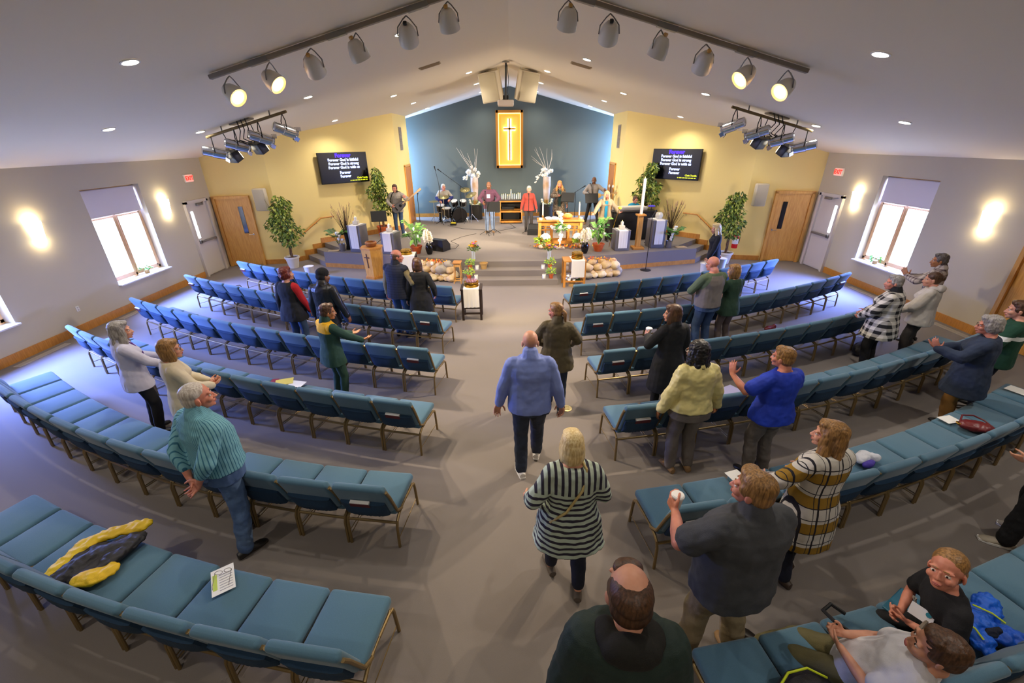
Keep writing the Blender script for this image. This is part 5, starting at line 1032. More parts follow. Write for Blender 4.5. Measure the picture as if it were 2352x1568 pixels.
        nr = (.05 if s.fem else .06)*k*(1+.25*(s.bulk-1)); b.limb(s.neck, nr*1.04, T((0, -.022, -.055)), nr*.96, 16); b.limb(s.neck-V((0, 0, .02*k)), nr*1.08, s.nt, nr, 16)
        for sd, (S, E, W_, f, n, cu, sp) in s.arm.items():
            a = (.92 if s.fem else 1.0)*(1+.45*(s.bulk-1)); b.limb(s.up((sd*.075, -.01, .455)), .045*k, S, .052*k*a); b.limb(S, .052*k*a, E, .041*k*a); b.limb(E, .04*k*a, E.lerp(W_, .35), .042*k*a); b.limb(E.lerp(W_, .35), .042*k*a, W_, .027*k); s.hand(b, sd)
        if legs:
            for sd, (Hp, K, A, toe) in s.leg.items(): b.limb(K, .05*k, A, .038*k); b.limb(A, .038*k, A+toe*.1*k-V((0, 0, .055*k)), .03*k)
        fused(b, 'body', s.skin, s.root, s.vox, 3)
    def face(s, lips=True, brow='brown', glasses=None, beard=None):
        c, H_, hs = s.hc, s.Hm, s.hs; T = lambda q: c+H_ @ (V(q)*hs)
        for d in (-1, 1):
            b = MB(); b.ell(T((d*.032, .0765, .0)), tuple(v*hs for v in (.0155, .0115, .0085)), H_, 12, 8); b.cur = 1; b.ell(T((d*.032, .0845, .0)), tuple(v*hs for v in (.0068, .0048, .0068)), H_, 10, 6); b.build('eye', [EYEW, EYED], s.root)
            MB().limb(T((d*.016, .0945, .028)), .0042*hs, T((d*.05, .082, .025)), .0032*hs, 6).build('eyebrow', HAIR[brow], s.root)
        b = MB(); b.ell(T((0, .1, -.061)), tuple(v*hs for v in (.023, .007, .005)), H_, 10, 6); b.ell(T((0, .1, -.069)), tuple(v*hs for v in (.019, .007, .006)), H_, 10, 6); b.build('lips', LIPD if s.skn in ('dark', 'brown') else LIP, s.root)
        if glasses:
            b = MB()
            for d in (-1, 1):
                b.tube([T((d*.033+.024*cos(a), .1, .001+.018*sin(a))) for a in [2*pi*i/14 for i in range(15)]], .0018*hs, 5); b.tube([T((d*.056, .099, .006)), T((d*.08, .07, .008)), T((d*.084, -.01, .004))], .0018*hs, 5)
            b.tube([T((-.01, .101, .004)), T((0, .104, .007)), T((.01, .101, .004))], .0018*hs, 5); b.build('glasses', mat('glasses_'+glasses, glasses, .3), s.root)
    def hair(s, style, col, extra=None):
        c, H_, hs = s.hc, s.Hm, s.hs; T = lambda q: c+H_ @ (V(q)*hs); b = MB(); E = lambda q, r, R=None: b.ell(T(q), tuple(v*hs for v in r), H_ if R is None else H_ @ R, 18, 12); v = max(.006, s.vox); disp = (.012, .03); name = 'hair'
        if style == 'bald': return
        if style == 'thinning': E((0, -.028, .042), (.085, .1, .074)); E((0, -.046, -.01), (.083, .073, .08)); E((0, .042, .088), (.06, .045, .028)); E((.062, -.01, .02), (.023, .055, .045)); E((-.062, -.01, .02), (.023, .055, .045)); disp = (.006, .03)
        elif style == 'fringe': E((0, -.03, .03), (.083, .09, .062)); E((0, -.046, -.01), (.081, .072, .075)); E((.062, -.01, .02), (.021, .05, .04)); E((-.062, -.01, .02), (.021, .05, .04)); disp = (.005, .02)
        elif style in ('short', 'crew'):
            u = 1.0 if style == 'short' else .975; E((0, -.022, .055), (.084*u, .1*u, .084*u)); E((0, -.046, .0), (.081*u, .072*u, .085*u)); 
            if style == 'short': E((0, .03, .1), (.066, .052, .034)); E((.06, -.01, .02), (.025, .055, .045)); E((-.06, -.01, .02), (.025, .055, .045)); disp = (.014, .03)
            else: disp = (.004, .02)
        elif style == 'sidepart': E((0, -.022, .058), (.086, .103, .086)); E((0, -.046, .0), (.084, .074, .088)); E((.02, .04, .1), (.066, .05, .036)); E((.062, .0, .025), (.026, .058, .05)); E((-.062, -.0, .025), (.026, .058, .05)); disp = (.006, .04)
        elif style == 'bob':
            E((0, -.022, .058), (.09, .104, .088)); E((0, -.042, .01), (.094, .09, .1)); E((0, -.046, -.045), (.095, .078, .115)); E((.072, .0, -.045), (.03, .06, .11)); E((-.072, .0, -.045), (.03, .06, .11)); E((0, .045, .095), (.068, .048, .034)); disp = (.006, .05)
        elif style == 'fluffy': E((0, -.022, .062), (.096, .108, .092)); E((0, -.05, .0), (.098, .085, .1)); E((.07, -.01, .0), (.034, .06, .07)); E((-.07, -.01, .0), (.034, .06, .07)); E((0, .04, .105), (.07, .054, .04)); disp = (.02, .03)
        elif style == 'long':
            E((0, -.022, .058), (.088, .104, .088)); E((0, -.06, -.03), (.094, .07, .14)); E((0, -.085, -.17), (.1, .045, .16)); 
            for d in (-1, 1): E((d*.07, .005, -.04), (.028, .05, .11)); E((d*.085, .0, -.16), (.035, .05, .13))
            E((0, .04, .1), (.066, .05, .034)); disp = (.014, .04)
        elif style == 'verylong':
            E((0, -.022, .058), (.09, .104, .088)); E((0, -.06, -.06), (.1, .07, .15)); E((0, -.09, -.24), (.13, .05, .22))
            for d in (-1, 1): E((d*.075, .01, -.06), (.03, .05, .12)); E((d*.11, .04, -.22), (.05, .055, .2))
            disp = (.016, .05)
        elif style == 'pony': E((0, -.022, .055), (.084, .101, .085)); E((0, -.046, .0), (.08, .07, .08)); b.limb(T((0, -.1, .03)), .03*hs, T((0, -.145, .0)), .034*hs); b.limb(T((0, -.145, .0)), .034*hs, T((.01, -.15, -.12)), .014*hs); E((0, .03, .098), (.066, .05, .033)); disp = (.01, .03)
        elif style == 'bun': E((0, -.022, .056), (.086, .102, .086)); E((0, -.046, .0), (.082, .072, .08)); E((0, -.125, .03), (.042, .036, .042)); disp = (.008, .03)
        elif style == 'curly':
            E((0, -.025, .055), (.105, .112, .095)); E((0, -.05, -.04), (.115, .09, .13)); E((0, -.075, -.13), (.11, .07, .1))
            for d in (-1, 1): E((d*.09, -.005, -.06), (.035, .06, .11))
            disp = (.03, .022)
        elif style == 'cap': E((0, -.015, .06), (.092, .108, .088)); E((0, -.05, .0), (.086, .075, .07)); disp = (.004, .03); name = 'knit_cap'
        fused(b, name, HAIR[col] if isinstance(col, str) else col, s.root, v, 5, disp)
    def top(s, m, sleeve='long', hem=-.1, inflate=.016, flare=.0, fold=.02, name='shirt', collar=None, hood=None, cuff=None, sl_m=None, neckz=.505, voxel=None):
        k = s.k; b = MB(); zs = [z for z in (-.5, -.4, -.3, -.2, -.1, -.04, .04, .14, .24, .33, .4, .455, .49, .51) if hem < z < neckz]; b.loft(s.rings(inflate*k, [hem]+zs+[neckz], flare)); a = (.92 if s.fem else 1.0)*(1+.45*(s.bulk-1)); inf = inflate*k
        sl = MB() if sl_m else b
        for sd, (S, E, W_, f, n, cu, sp) in s.arm.items():
            if sleeve != 'none' or True: b.limb(s.up((sd*.07, -.01, .455)), .048*k+inf*.5, S, .054*k*a+inf*.9)
            if sleeve == 'none': continue
            if sleeve == 'short': sl.limb(S, .056*k*a+inf, S.lerp(E, .72), .052*k*a+inf*1.3)
            elif sleeve == 'elbow': sl.limb(S, .055*k*a+inf, E, .046*k*a+inf); sl.limb(E, .046*k*a+inf, E.lerp(W_, .35), .044*k*a+inf)
            else: e = .96 if sleeve == 'long' else .62; sl.limb(S, .055*k*a+inf, E, .046*k*a+inf); sl.limb(E, .046*k*a+inf, E.lerp(W_, e), .034*k*a+inf*.8)
        if collar == 'same': b.limb(s.up((0, -.012, .5)), .076*k*(1+.25*(s.bulk-1))+.018, s.up((0, -.004, .535)), .068*k*(1+.25*(s.bulk-1))+.016)
        v = voxel or max(.0085, s.vox); fused(b, name, m, s.root, v, 5, (fold, .11))
        if sl_m: fused(sl, 'sleeve', sl_m, s.root, v, 5, (fold, .11))
        if collar not in (None, 'same'): fused(MB().limb(s.up((0, -.012, .49)), .076*k*(1+.25*(s.bulk-1))+.012, s.up((0, -.004, .535)), .068*k*(1+.25*(s.bulk-1))+.012), 'collar', collar, s.root, v, 3)
        if hood: fused(MB().ell(s.up((0, -.1, .5)), (.13*k, .07*k, .075*k), s.U).ell(s.up((-.09, -.04, .505)), (.06*k, .08*k, .045*k), s.U).ell(s.up((.09, -.04, .505)), (.06*k, .08*k, .045*k), s.U), 'hood', hood, s.root, v, 4, (.015, .08))
    def trousers(s, m, shoes, fat=1.0, fold=.016, length=1.0, name='trousers', waist=.07, sole=None, skirt=None):
        k = s.k; b = MB(); b.loft(s.rings(.006*k, (-.13, -.06, .0, waist)))
        for sd, (Hp, K, A, toe) in s.leg.items():
            w = (1+.5*(s.bulk-1))*fat; b.limb(Hp+V((0, 0, -.02*k)), .092*k*w, K, .066*k*w, 14); b.limb(K, .066*k*w, K.lerp(A, .35), .064*k*w, 14); b.limb(K.lerp(A, .35), .064*k*w, K.lerp(A, length), .054*k*w, 14)
        if skirt: b.loft(s.rings(.02*k, (skirt, skirt*.6, -.1, .04), .05))
        fused(b, name, m, s.root, max(.009, s.vox), 4, (fold, .09))
        for sd, (Hp, K, A, toe) in s.leg.items():
            z0 = A.z-.085*k; p = V((A.x, A.y, z0)); R = Matrix((V((toe.y, -toe.x, 0)), V((toe.x, toe.y, 0)), V((0, 0, 1)))).transposed(); ss = MB(); rg = []
            for y, w, h in ((-.085, .02, .05), (-.08, .034, .07), (-.04, .04, .088), (.02, .04, .085), (.08, .046, .062), (.13, .046, .05), (.165, .034, .036), (.178, .016, .024)):
                rg.append([p+R @ V((w*k*cos(a), y*k, max(0.0, (h*k/2)*(1+sin(a)*1.0)))) for a in [2*pi*i/14 for i in range(14)]])
            ss.loft(rg).build('shoe', shoes, s.root)
            if sole: MB().loft([[p+R @ V((w*1.06*k*cos(a), y*k, .0 if i_ < 1 else 0)) for i_ in (0,) for a in [0]]*1 for y, w in ()] or [[p+R @ V((x*k, y*k, z)) for x, y in ((-.03, -.09), (.03, -.09), (.044, 0), (.05, .1), (.03, .18), (-.03, .18), (-.05, .1), (-.044, 0))] for z in (.0, .022)]).build('shoe_sole', sole, s.root)
    def hang(s, side, fwd=.03, out=.27, z=.86, curl=.45): s.set_arm(side, (side*(out+.12*(s.bulk-1)), fwd, z), (side*.3, -1, 0), palm=(-side, 0, .0), curl=curl)
    def stand(s, gap=.11, step=0.0):
        s.set_leg(-1, (-gap, step, 0)); s.set_leg(1, (gap, -step, 0))
DENIM = fab('blue_denim', '3f5678', '33486a', .8); DENIMD = fab('dark_denim', '1f2a3d', '19222f', .8); DENIML = fab('light_denim', '7f92b0', '6a7d9c', .8); KHAKI = fab('khaki_twill', '9a8a6a', '8a7a5c', .8); BLKC = fab('black_cloth', '101012', '17171a', .85); GREYT = fab('grey_trouser', '756d66', '665e58', .85); DKGREY = fab('charcoal_trouser', '3a3432', '2e2928', .85); NAVY = fab('navy_cloth', '141a30', '101526', .85)
SHB = mat('black_shoe', '18130f', .4); SHW = mat('white_shoe', 'ddd8d0', .6); SHT = mat('tan_shoe', '8a6a44', .6); SHBG = mat('beige_shoe', 'b0a490', .6)
def pm(name, build, rough=.85):
    t = NT(name, rough); x, y, z = t.xyz()[:3]; t.color(build(t, x, y, z)); t.bump(t.noise(200, 2), .2); return t.m
# patterned cloth, laid out in the wearer's own height and width
STRIPE_T = pm('teal_striped_cloth', lambda t, x, y, z: t.mix(t.lt(t.fr(t.math('MULTIPLY', t.math('ARCTAN2', x, t.math('ADD', y, .04)), .19), .02), .28), '78b0bc', '34708a'))
CARD = pm('striped_cardigan_knit', lambda t, x, y, z: t.mix(t.lt(t.fr(t.math('ADD', t.math('MULTIPLY', t.gt(z, 1.2), x), t.math('MULTIPLY', t.lt(z, 1.2), z)), .05), .44), 'b9c8b6', '2c2838'))
PLAID = pm('mustard_plaid_cloth', lambda t, x, y, z: t.mix(t.math('MAXIMUM', t.math('MAXIMUM', t.lt(t.fr(x, .105), .13), t.math('MULTIPLY', t.lt(t.fr(x, .105, .28), .05), 1.0)), t.math('MAXIMUM', t.lt(t.fr(z, .24, .02), .035), t.lt(t.fr(z, .24, .46), .035))), t.mix(t.lt(t.fr(z, .24), .42), 'c9c4ba', '94711c'), '1c1a22'))
CHECK = pm('black_white_check_flannel', lambda t, x, y, z: t.mix(t.math('MULTIPLY', t.math('ADD', t.lt(t.fr(t.math('ADD', x, t.math('MULTIPLY', y, .8)), .115), .5), t.lt(t.fr(z, .11), .5)), .5), 'dcd6cc', '17151a'))
FLAN = pm('brown_check_flannel', lambda t, x, y, z: t.mix(t.math('MULTIPLY', t.math('ADD', t.lt(t.fr(t.math('ADD', x, y), .09), .35), t.lt(t.fr(z, .09), .35)), .5), 'c4b8ae', '4a3640'))
RAGLAN = pm('green_grey_raglan', lambda t, x, y, z: t.mix(t.math('MAXIMUM', t.gt(t.math('ADD', t.math('ABSOLUTE', x), t.math('MULTIPLY', t.math('SUBTRACT', z, 1.3), .45)), .2), t.gt(z, 1.5)), '7a716c', '5a6a50'))
REDBLK = pm('black_and_red_sweater', lambda t, x, y, z: t.mix(t.gt(t.math('ADD', x, t.math('MULTIPLY', t.math('SUBTRACT', z, 1.3), .3)), .15), '111216', 'b0151c'))
GOLDYOKE = pm('green_jacket_gold_yoke', lambda t, x, y, z: t.mix(t.math('MULTIPLY', t.gt(z, 1.2), t.math('MULTIPLY', t.lt(t.math('ADD', x, t.math('MULTIPLY', y, .5)), .15), t.lt(z, 1.385))), '24453a', 'e8ae12'))
VEST = pm('quilted_navy_vest', lambda t, x, y, z: t.mix(t.lt(t.fr(z, .05), .12), '262a3c', '14161f'))
TWEED = pm('brown_pattern_shawl', lambda t, x, y, z: t.mix(t.lt(t.noise(22, 3, (3, 3, .6)), .5), '857562', '3c3028'))
JERSEY = pm('green_jersey', lambda t, x, y, z: t.mix(t.math('MULTIPLY', t.gt(z, 1.18), t.lt(z, 1.24)), '12402c', 'e4e6e0'))
# --- men and women in the left seats
p = Person('woman with auburn hair, black sweater with red right side, left second row', (-4.03, 7.33, 0), -12, 1.68, female=True, bulk=1.18, head=(-38, 5, 0)); p.hang(-1); p.hang(1, .1); p.stand(); p.make_body(); p.face(); p.hair('fluffy', 'red'); p.top(REDBLK, hem=-.22, flare=.1, inflate=.022, name='sweater'); p.trousers(DENIM, SHB)
p = Person('person in black cap and black leather jacket beside the auburn-haired woman', (-3.25, 7, 0), -10, 1.74, skin='brown', bulk=1.05, head=(-25, -7, 0)); p.hang(-1); p.hang(1, .06, .33); p.stand(); p.make_body(); p.face(); p.hair('cap', mat('black_knit', '0e0d0f', .9, bump=.5, bscale=150)); p.top(mat('black_leather', '1a1b20', .38, bump=.3, bscale=40), hem=-.2, inflate=.024, name='jacket', collar='same'); p.trousers(DENIM, SHB)
p = Person('bald man in quilted navy vest over olive sleeves, looking right', (-2.23, 8.03, 0), -18, 1.82, skin='pink', bulk=1.12, belly=.03, head=(-48, -2, 0)); p.hang(-1); p.set_arm(1, (.24, .1, .95), (1, -.6, 0), curl=.5); p.stand(); p.make_body(); p.face(brow='stubble'); p.hair('fringe', 'stubble'); p.top(fab('olive_knit', '8a7c58'), hem=-.05, inflate=.012); p.top(VEST, sleeve='none', hem=-.12, inflate=.03, name='vest', fold=.01, collar=fab('navy_collar', '20222e')); p.trousers(DENIM, SHB)
p = Person('woman with dark brown hair in black cardigan beside the man in vest', (-1.8, 7.97, 0), 8, 1.66, female=True, bulk=1.08, head=(15, -3, 0)); p.hang(-1); p.set_arm(1, (.3, .08, .92), (.5, -1, 0), curl=.5); p.stand(); p.make_body(); p.face(); p.hair('bob', 'brown'); p.top(BLKC, hem=-.32, flare=.08, inflate=.022, name='cardigan'); p.trousers(DENIMD, SHB)
p = Person('person in green tracksuit with yellow yoke, both palms open, left third row', (-2.66, 5.6, 0), -40, 1.62, skin='tan', female=True, bulk=1.1, head=(-18, -7, 0), voxel=.006); p.set_arm(-1, (.02, .36, 1.12), (-.7, -.4, -.6), palm=(.2, -.1, 1), fingers=(.5, .85, .1), curl=.2); p.set_arm(1, (.26, .4, 1.06), (.7, -.4, -.8), palm=(-.2, -.1, 1), fingers=(.2, .95, .1), curl=.2); p.stand(); p.make_body(); p.face(); p.hair('short', 'brown'); p.top(GOLDYOKE, hem=-.2, flare=.06, inflate=.022, name='jacket', collar=fab('green_fleece', '24453a')); p.trousers(fab('green_fleece', '24453a'), SHW)
p = Person('grey-haired woman in pale lavender shirt with purple lanyard, far left seats', (-4.97, 4.87, 0), -38, 1.68, female=True, bulk=1.12, head=(-14, -3, 0)); p.set_arm(-1, (-.08, .34, 1.08), (-.8, -.4, -.6), palm=(1, 0, .2), curl=.3); p.set_arm(1, (.22, .36, 1.02), (.8, -.4, -.6), palm=(-1, 0, .2), curl=.3); p.stand(); p.make_body(); p.face(brow='grey'); p.hair('long', 'grey'); p.top(fab('lavender_shirt', 'c4c2d6'), hem=-.16, inflate=.02, name='shirt', collar='same', flare=.05); p.trousers(BLKC, SHB); MB().tube([p.up(q) for q in ((-.075, .0, .53), (-.09, .09, .46), (-.03, .165, .3), (0, .17, .16))], .012, 6).tube([p.up(q) for q in ((.075, .0, .53), (.09, .09, .46), (.03, .165, .3), (0, .17, .16))], .012, 6).build('lanyard', fab('purple_ribbon', '5a2a8a'), p.root)
p = Person('woman with brown bob and glasses in cream cardigan, hands clasped', (-3.98, 4.36, 0), -42, 1.66, female=True, bulk=1.12, head=(-16, -1, 0)); p.set_arm(-1, (.0, .3, 1.04), (-.9, -.3, -.5), palm=(.4, 0, 1), fingers=(.7, .7, 0), curl=.7); p.set_arm(1, (.14, .3, 1.02), (.9, -.3, -.5), palm=(-.4, 0, 1), fingers=(-.4, .9, 0), curl=.7); p.stand(); p.make_body(); p.face(glasses='3a2a22'); p.hair('bob', 'dkblonde'); p.top(fab('cream_knit', 'd6c8a8'), hem=-.2, inflate=.022, flare=.05, name='cardigan'); p.trousers(fab('cream_trouser', 'c9b98c'), SHB)
p = Person('grey-haired man in teal striped shirt and jeans, hands clasped behind back', (-2.72, 3.05, 0), -26, 1.86, skin='pink', bulk=1.16, belly=.035, head=(-24, 3, 0), voxel=.0055); p.set_arm(-1, (-.07, -.2, .92), (-1, -.5, .2), palm=(0, -1, 0), fingers=(.55, -.15, -.75), curl=.45); p.set_arm(1, (.08, -.2, .93), (1, -.5, .2), palm=(0, -1, 0), fingers=(-.6, -.15, -.7), curl=.55); p.set_leg(-1, (-.13, .06, 0)); p.set_leg(1, (.16, -.1, 0)); p.make_body(); p.face(brow='grey'); p.hair('crew', 'white'); p.top(STRIPE_T, sleeve='three', hem=-.02, inflate=.02, fold=.026, collar='same'); p.trousers(fab('washed_denim', '5d779c', '46608a', .8), SHB, 1.08, .024)
# --- people in the aisle
p = Person('blonde woman with ponytail in olive jacket at the aisle, looking left', (0.63, 5.33, 0), -10, 1.7, skin='pink', female=True, bulk=1.22, head=(58, -5, 0), voxel=.006); p.set_arm(-1, (-.2, .2, .98), (-1, -.4, 0), curl=.5); p.set_arm(1, (.2, .26, 1.0), (1, -.5, 0), curl=.5); p.set_leg(-1, (-.09, .1, 0)); p.set_leg(1, (.1, -.12, 0)); p.make_body(); p.face(); p.hair('pony', 'dkblonde'); p.top(fab('olive_canvas', '5c5032', '4c4228', .75), hem=-.2, flare=.06, inflate=.026, fold=.034, name='jacket', collar='same'); p.trousers(DENIMD, SHB)
p = Person('bald man in periwinkle blue pullover and jeans walking up the aisle', (0.2, 4.05, 0), 2, 1.86, skin='fair', bulk=1.22, belly=.03, head=(-2, -5, 0), voxel=.0055); p.set_arm(-1, (-.335, .05, .86), (-.6, -.8, 0), palm=(.3, -.9, 0), curl=.3); p.set_arm(1, (.335, -.0, .86), (.6, -.8, 0), palm=(-.6, -.4, 0), curl=.6); p.set_leg(-1, (-.1, -.1, 0)); p.set_leg(1, (.1, .2, .0)); p.make_body(); p.face(brow='stubble'); p.top(fab('periwinkle_jersey', '8496d8', '788ace', .7), hem=-.1, inflate=.02, fold=.024, name='pullover', collar='same', cuff=1); p.trousers(fab('indigo_denim', '2a3448', '222b3c', .8), SHW, 1.08, .022, sole=mat('white_sole', 'f2f0ea', .6))
p = Person('blonde woman in black and mint striped cardigan walking up the aisle', (0.46, 2.54, 0), 2, 1.68, female=True, bulk=1.26, belly=.02, head=(0, -11, 0), voxel=.0055); p.set_arm(-1, (-.36, .12, .98), (-.35, -1, -.2), curl=.5); p.set_arm(1, (.26, .24, 1.04), (.4, -1, -.5), curl=.6); p.set_leg(-1, (-.12, .14, 0)); p.set_leg(1, (.1, -.12, 0)); p.make_body(legs=True); p.face(); p.hair('bob', 'blonde'); p.top(CARD, sleeve='three', hem=-.3, flare=.15, inflate=.03, fold=.034, name='cardigan', voxel=.008); p.trousers(NAVY, mat('taupe_flat', '5a5048', .5), 1.0, .012, length=.86); MB().tube([p.up(q) for q in ((.07, .02, .53), (.1, -.075, .5), (.06, -.155, .36), (-.06, -.172, .16), (-.18, -.13, .02), (-.225, .0, -.03))], .011, 6).build('bag_strap', mat('straw_strap', 'c2ac70', .7), p.root)
p = Person('man with thinning brown hair in dark green coat with black hood, nearest the camera', (0.53, 1.22, 0), -6, 1.9, skin='fair', bulk=1.05, head=(4, -3, 0), voxel=.006, headscale=1.12); p.hang(-1); p.hang(1); p.stand(); p.make_body(); p.face(); p.hair('thinning', 'brown'); p.top(fab('bottle_green_coat', '1c302a', '182a24', .7), hem=-.24, inflate=.045, fold=.02, name='coat', hood=fab('black_hood', '15140f')); p.trousers(DENIMD, SHB)
# --- right seats
p = Person('woman with auburn bob in long black coat holding a paper cup', (2.18, 5.2, 0), 14, 1.7, female=True, bulk=1.1, head=(46, -3, 0), voxel=.006); p.set_arm(-1, (-.2, .28, 1.17), (-.8, -.4, -.7), palm=(1, .15, 0), fingers=(.0, .9, .45), curl=.75); p.hang(1); p.stand(); p.make_body(); p.face(); p.hair('bob', 'brown'); p.top(BLKC, hem=-.5, flare=.05, inflate=.026, name='coat', collar='same'); p.trousers(BLKC, SHB); BOBW = p
p = Person('bald man with glasses in grey shirt with green sleeves, right second row', (3.55, 7.18, 0), 16, 1.84, skin='pink', bulk=1.16, belly=.03, head=(16, -5, 0)); p.set_arm(-1, (-.16, .26, 1.05), (-1, -.4, -.3), curl=.6); p.set_arm(1, (.14, .28, 1.05), (1, -.4, -.3), curl=.6); p.stand(); p.make_body(); p.face(brow='stubble', glasses='2a2622'); p.top(RAGLAN, hem=-.06, inflate=.018, name='shirt'); p.trousers(DENIM, SHB, 1.05)
p = Person('woman with blonde bob in dark green pullover beside the bald man', (4.04, 7.35, 0), 20, 1.64, female=True, bulk=1.05, head=(20, -5, 0)); p.set_arm(-1, (-.14, .26, 1.04), (-1, -.4, -.3), curl=.6); p.set_arm(1, (.14, .28, 1.02), (1, -.4, -.3), curl=.6); p.stand(); p.make_body(); p.face(); p.hair('bob', 'dkblonde'); p.top(fab('forest_jersey', '26402e'), hem=-.2, inflate=.018, flare=.05, name='pullover'); p.trousers(fab('taupe_cord', '6e5f58'), SHB)
p = Person('woman with dark curly hair in pale yellow jacket and grey trousers', (2.01, 4, 0), 6, 1.74, skin='brown', female=True, bulk=1.26, head=(26, -3, 0), voxel=.006); p.set_arm(-1, (-.32, .06, .84), (-.4, -1, 0), palm=(1, -.2, 0), curl=.3); p.hang(1, .06, .33); p.stand(); p.make_body(); p.face(glasses='c8bfb0'); p.hair('curly', 'black'); p.top(mat('lemon_satin', 'e2d48e', .38, bump=.15, bscale=60), hem=-.02, inflate=.034, fold=.045, name='jacket', collar='same'); p.trousers(GREYT, SHT, 1.05, .018)
p = Person('woman with short grey-brown hair in royal blue tee, left palm raised', (2.9, 3.92, 0), 14, 1.7, skin='pink', female=True, bulk=1.3, head=(22, -3, 0), voxel=.006); p.set_arm(-1, (-.38, .3, 1.3), (-.6, -.5, -1), palm=(.8, .5, .1), fingers=(-.1, .15, 1), curl=.2); p.set_arm(1, (.22, .3, 1.06), (1, -.5, -.4), curl=.4); p.stand(); p.make_body(); p.face(); p.hair('short', 'dkblonde'); p.top(fab('royal_blue_jersey', '1c3fc4', '1836b0', .7), sleeve='short', hem=-.1, inflate=.026, fold=.03, name='tee_shirt'); p.trousers(fab('grey_cargo', '7c746e', '6a625c', .8), SHB, 1.05, .026)
p = Person('grey-haired person in black and white checked flannel, far right seats', (6.1, 6.38, 0), 32, 1.72, skin='pink', female=True, bulk=1.3, belly=.03, head=(26, -3, 0)); p.set_arm(-1, (-.2, .26, 1.0), (-1, -.3, -.4), curl=.5); p.set_arm(1, (.12, .3, 1.0), (1, -.4, -.3), curl=.5); p.stand(); p.make_body(); p.face(brow='grey'); p.hair('short', 'grey'); p.top(CHECK, hem=-.26, inflate=.035, flare=.12, name='flannel_shirt', collar=fab('black_cloth', '101012')); p.trousers(BLKC, SHB)
p = Person('person with dark bun in white hooded sweatshirt, far right seats', (7, 6.68, 0), 34, 1.66, female=True, bulk=1.2, head=(20, -5, 0)); p.set_arm(-1, (-.14, .26, 1.0), (-1, -.3, -.4), curl=.5); p.set_arm(1, (.2, .26, .98), (1, -.4, -.3), curl=.5); p.stand(); p.make_body(); p.face(); p.hair('bun', 'brown'); p.top(fab('white_sweatshirt', 'c9c2ba', 'bdb6ae'), hem=-.14, inflate=.04, fold=.034, name='sweatshirt', hood=fab('white_sweatshirt', 'c9c2ba')); p.trousers(DKGREY, SHW)
p = Person('dark-haired man in brown checked shirt clapping behind the white sweatshirt', (7.86, 7.52, 0), 36, 1.76, skin='tan', bulk=1.0, head=(16, -5, 0)); p.set_arm(-1, (-.1, .4, 1.24), (-1, -.3, -.6), palm=(1, 0, 0), fingers=(.1, .5, .85), curl=.15); p.set_arm(1, (.0, .4, 1.22), (1, -.4, -.6), palm=(-1, 0, 0), fingers=(-.1, .6, .8), curl=.15); p.stand(); p.make_body(); p.face(); p.hair('short', 'salt'); p.top(FLAN, hem=-.14, inflate=.02, name='shirt', collar='same'); p.trousers(DKGREY, SHB)
p = Person('grey-haired woman in navy cardigan and tan trousers holding out her hands', (5.94, 4.74, 0), 38, 1.68, skin='pink', female=True, bulk=1.3, belly=.02, head=(14, -3, 0)); p.set_arm(-1, (-.26, .38, 1.22), (-.8, -.3, -.9), palm=(.6, .2, .8), fingers=(-.3, .5, .8), curl=.25); p.set_arm(1, (.0, .4, 1.14), (1, -.3, -.8), palm=(-.4, -.2, .9), fingers=(-.4, .8, .4), curl=.25); p.stand(); p.make_body(); p.face(brow='grey', glasses='5a2a2a'); p.hair('fluffy', 'grey'); p.top(fab('navy_knit', '26334a', '202b40'), hem=-.3, inflate=.03, flare=.1, fold=.03, name='cardigan'); p.trousers(fab('tan_twill', '9a6e34'), SHB)
p = Person('person in green sports jersey at the right edge behind the navy cardigan', (6.8, 5.2, 0), 36, 1.7, bulk=1.1, head=(14, -5, 0)); p.set_arm(-1, (-.2, .26, 1.0), (-1, -.3, -.4), curl=.5); p.hang(1); p.stand(); p.make_body(); p.face(); p.hair('short', 'brown'); p.top(JERSEY, hem=-.16, inflate=.03, name='jersey', sleeve='elbow'); p.trousers(NAVY, SHB)
p = Person('person in black trousers and beige sneakers at the lower right edge', (5.02, 2.95, 0), 50, 1.72, bulk=1.15, head=(10, -5, 0)); p.set_arm(-1, (-.16, .26, 1.0), (-1, -.3, -.4), curl=.5); p.hang(1); p.set_leg(-1, (-.2, .12, 0)); p.set_leg(1, (.14, -.06, 0)); p.make_body(); p.face(); p.hair('short', 'brown'); p.top(fab('pale_check_shirt', '9aa4b8'), hem=-.1, inflate=.024); p.trousers(BLKC, SHBG, 1.25, .03, sole=mat('white_sole'))
p = Person('woman with long blonde hair in black jacket carrying buckets by right stage steps', (5.28, 10.9, 0), 78, 1.74, female=True, bulk=1.05, head=(10, -7, 0)); p.set_arm(-1, (-.2, .16, .84), (-.4, -1, 0), curl=1.0); p.set_arm(1, (.22, -.2, .88), (.6, -.4, 0), curl=1.0); p.stand(); p.make_body(); p.face(); p.hair('long', 'blonde'); p.top(fab('black_blazer', '15171f'), hem=-.2, inflate=.02, flare=.04, name='jacket'); p.trousers(BLKC, SHB)
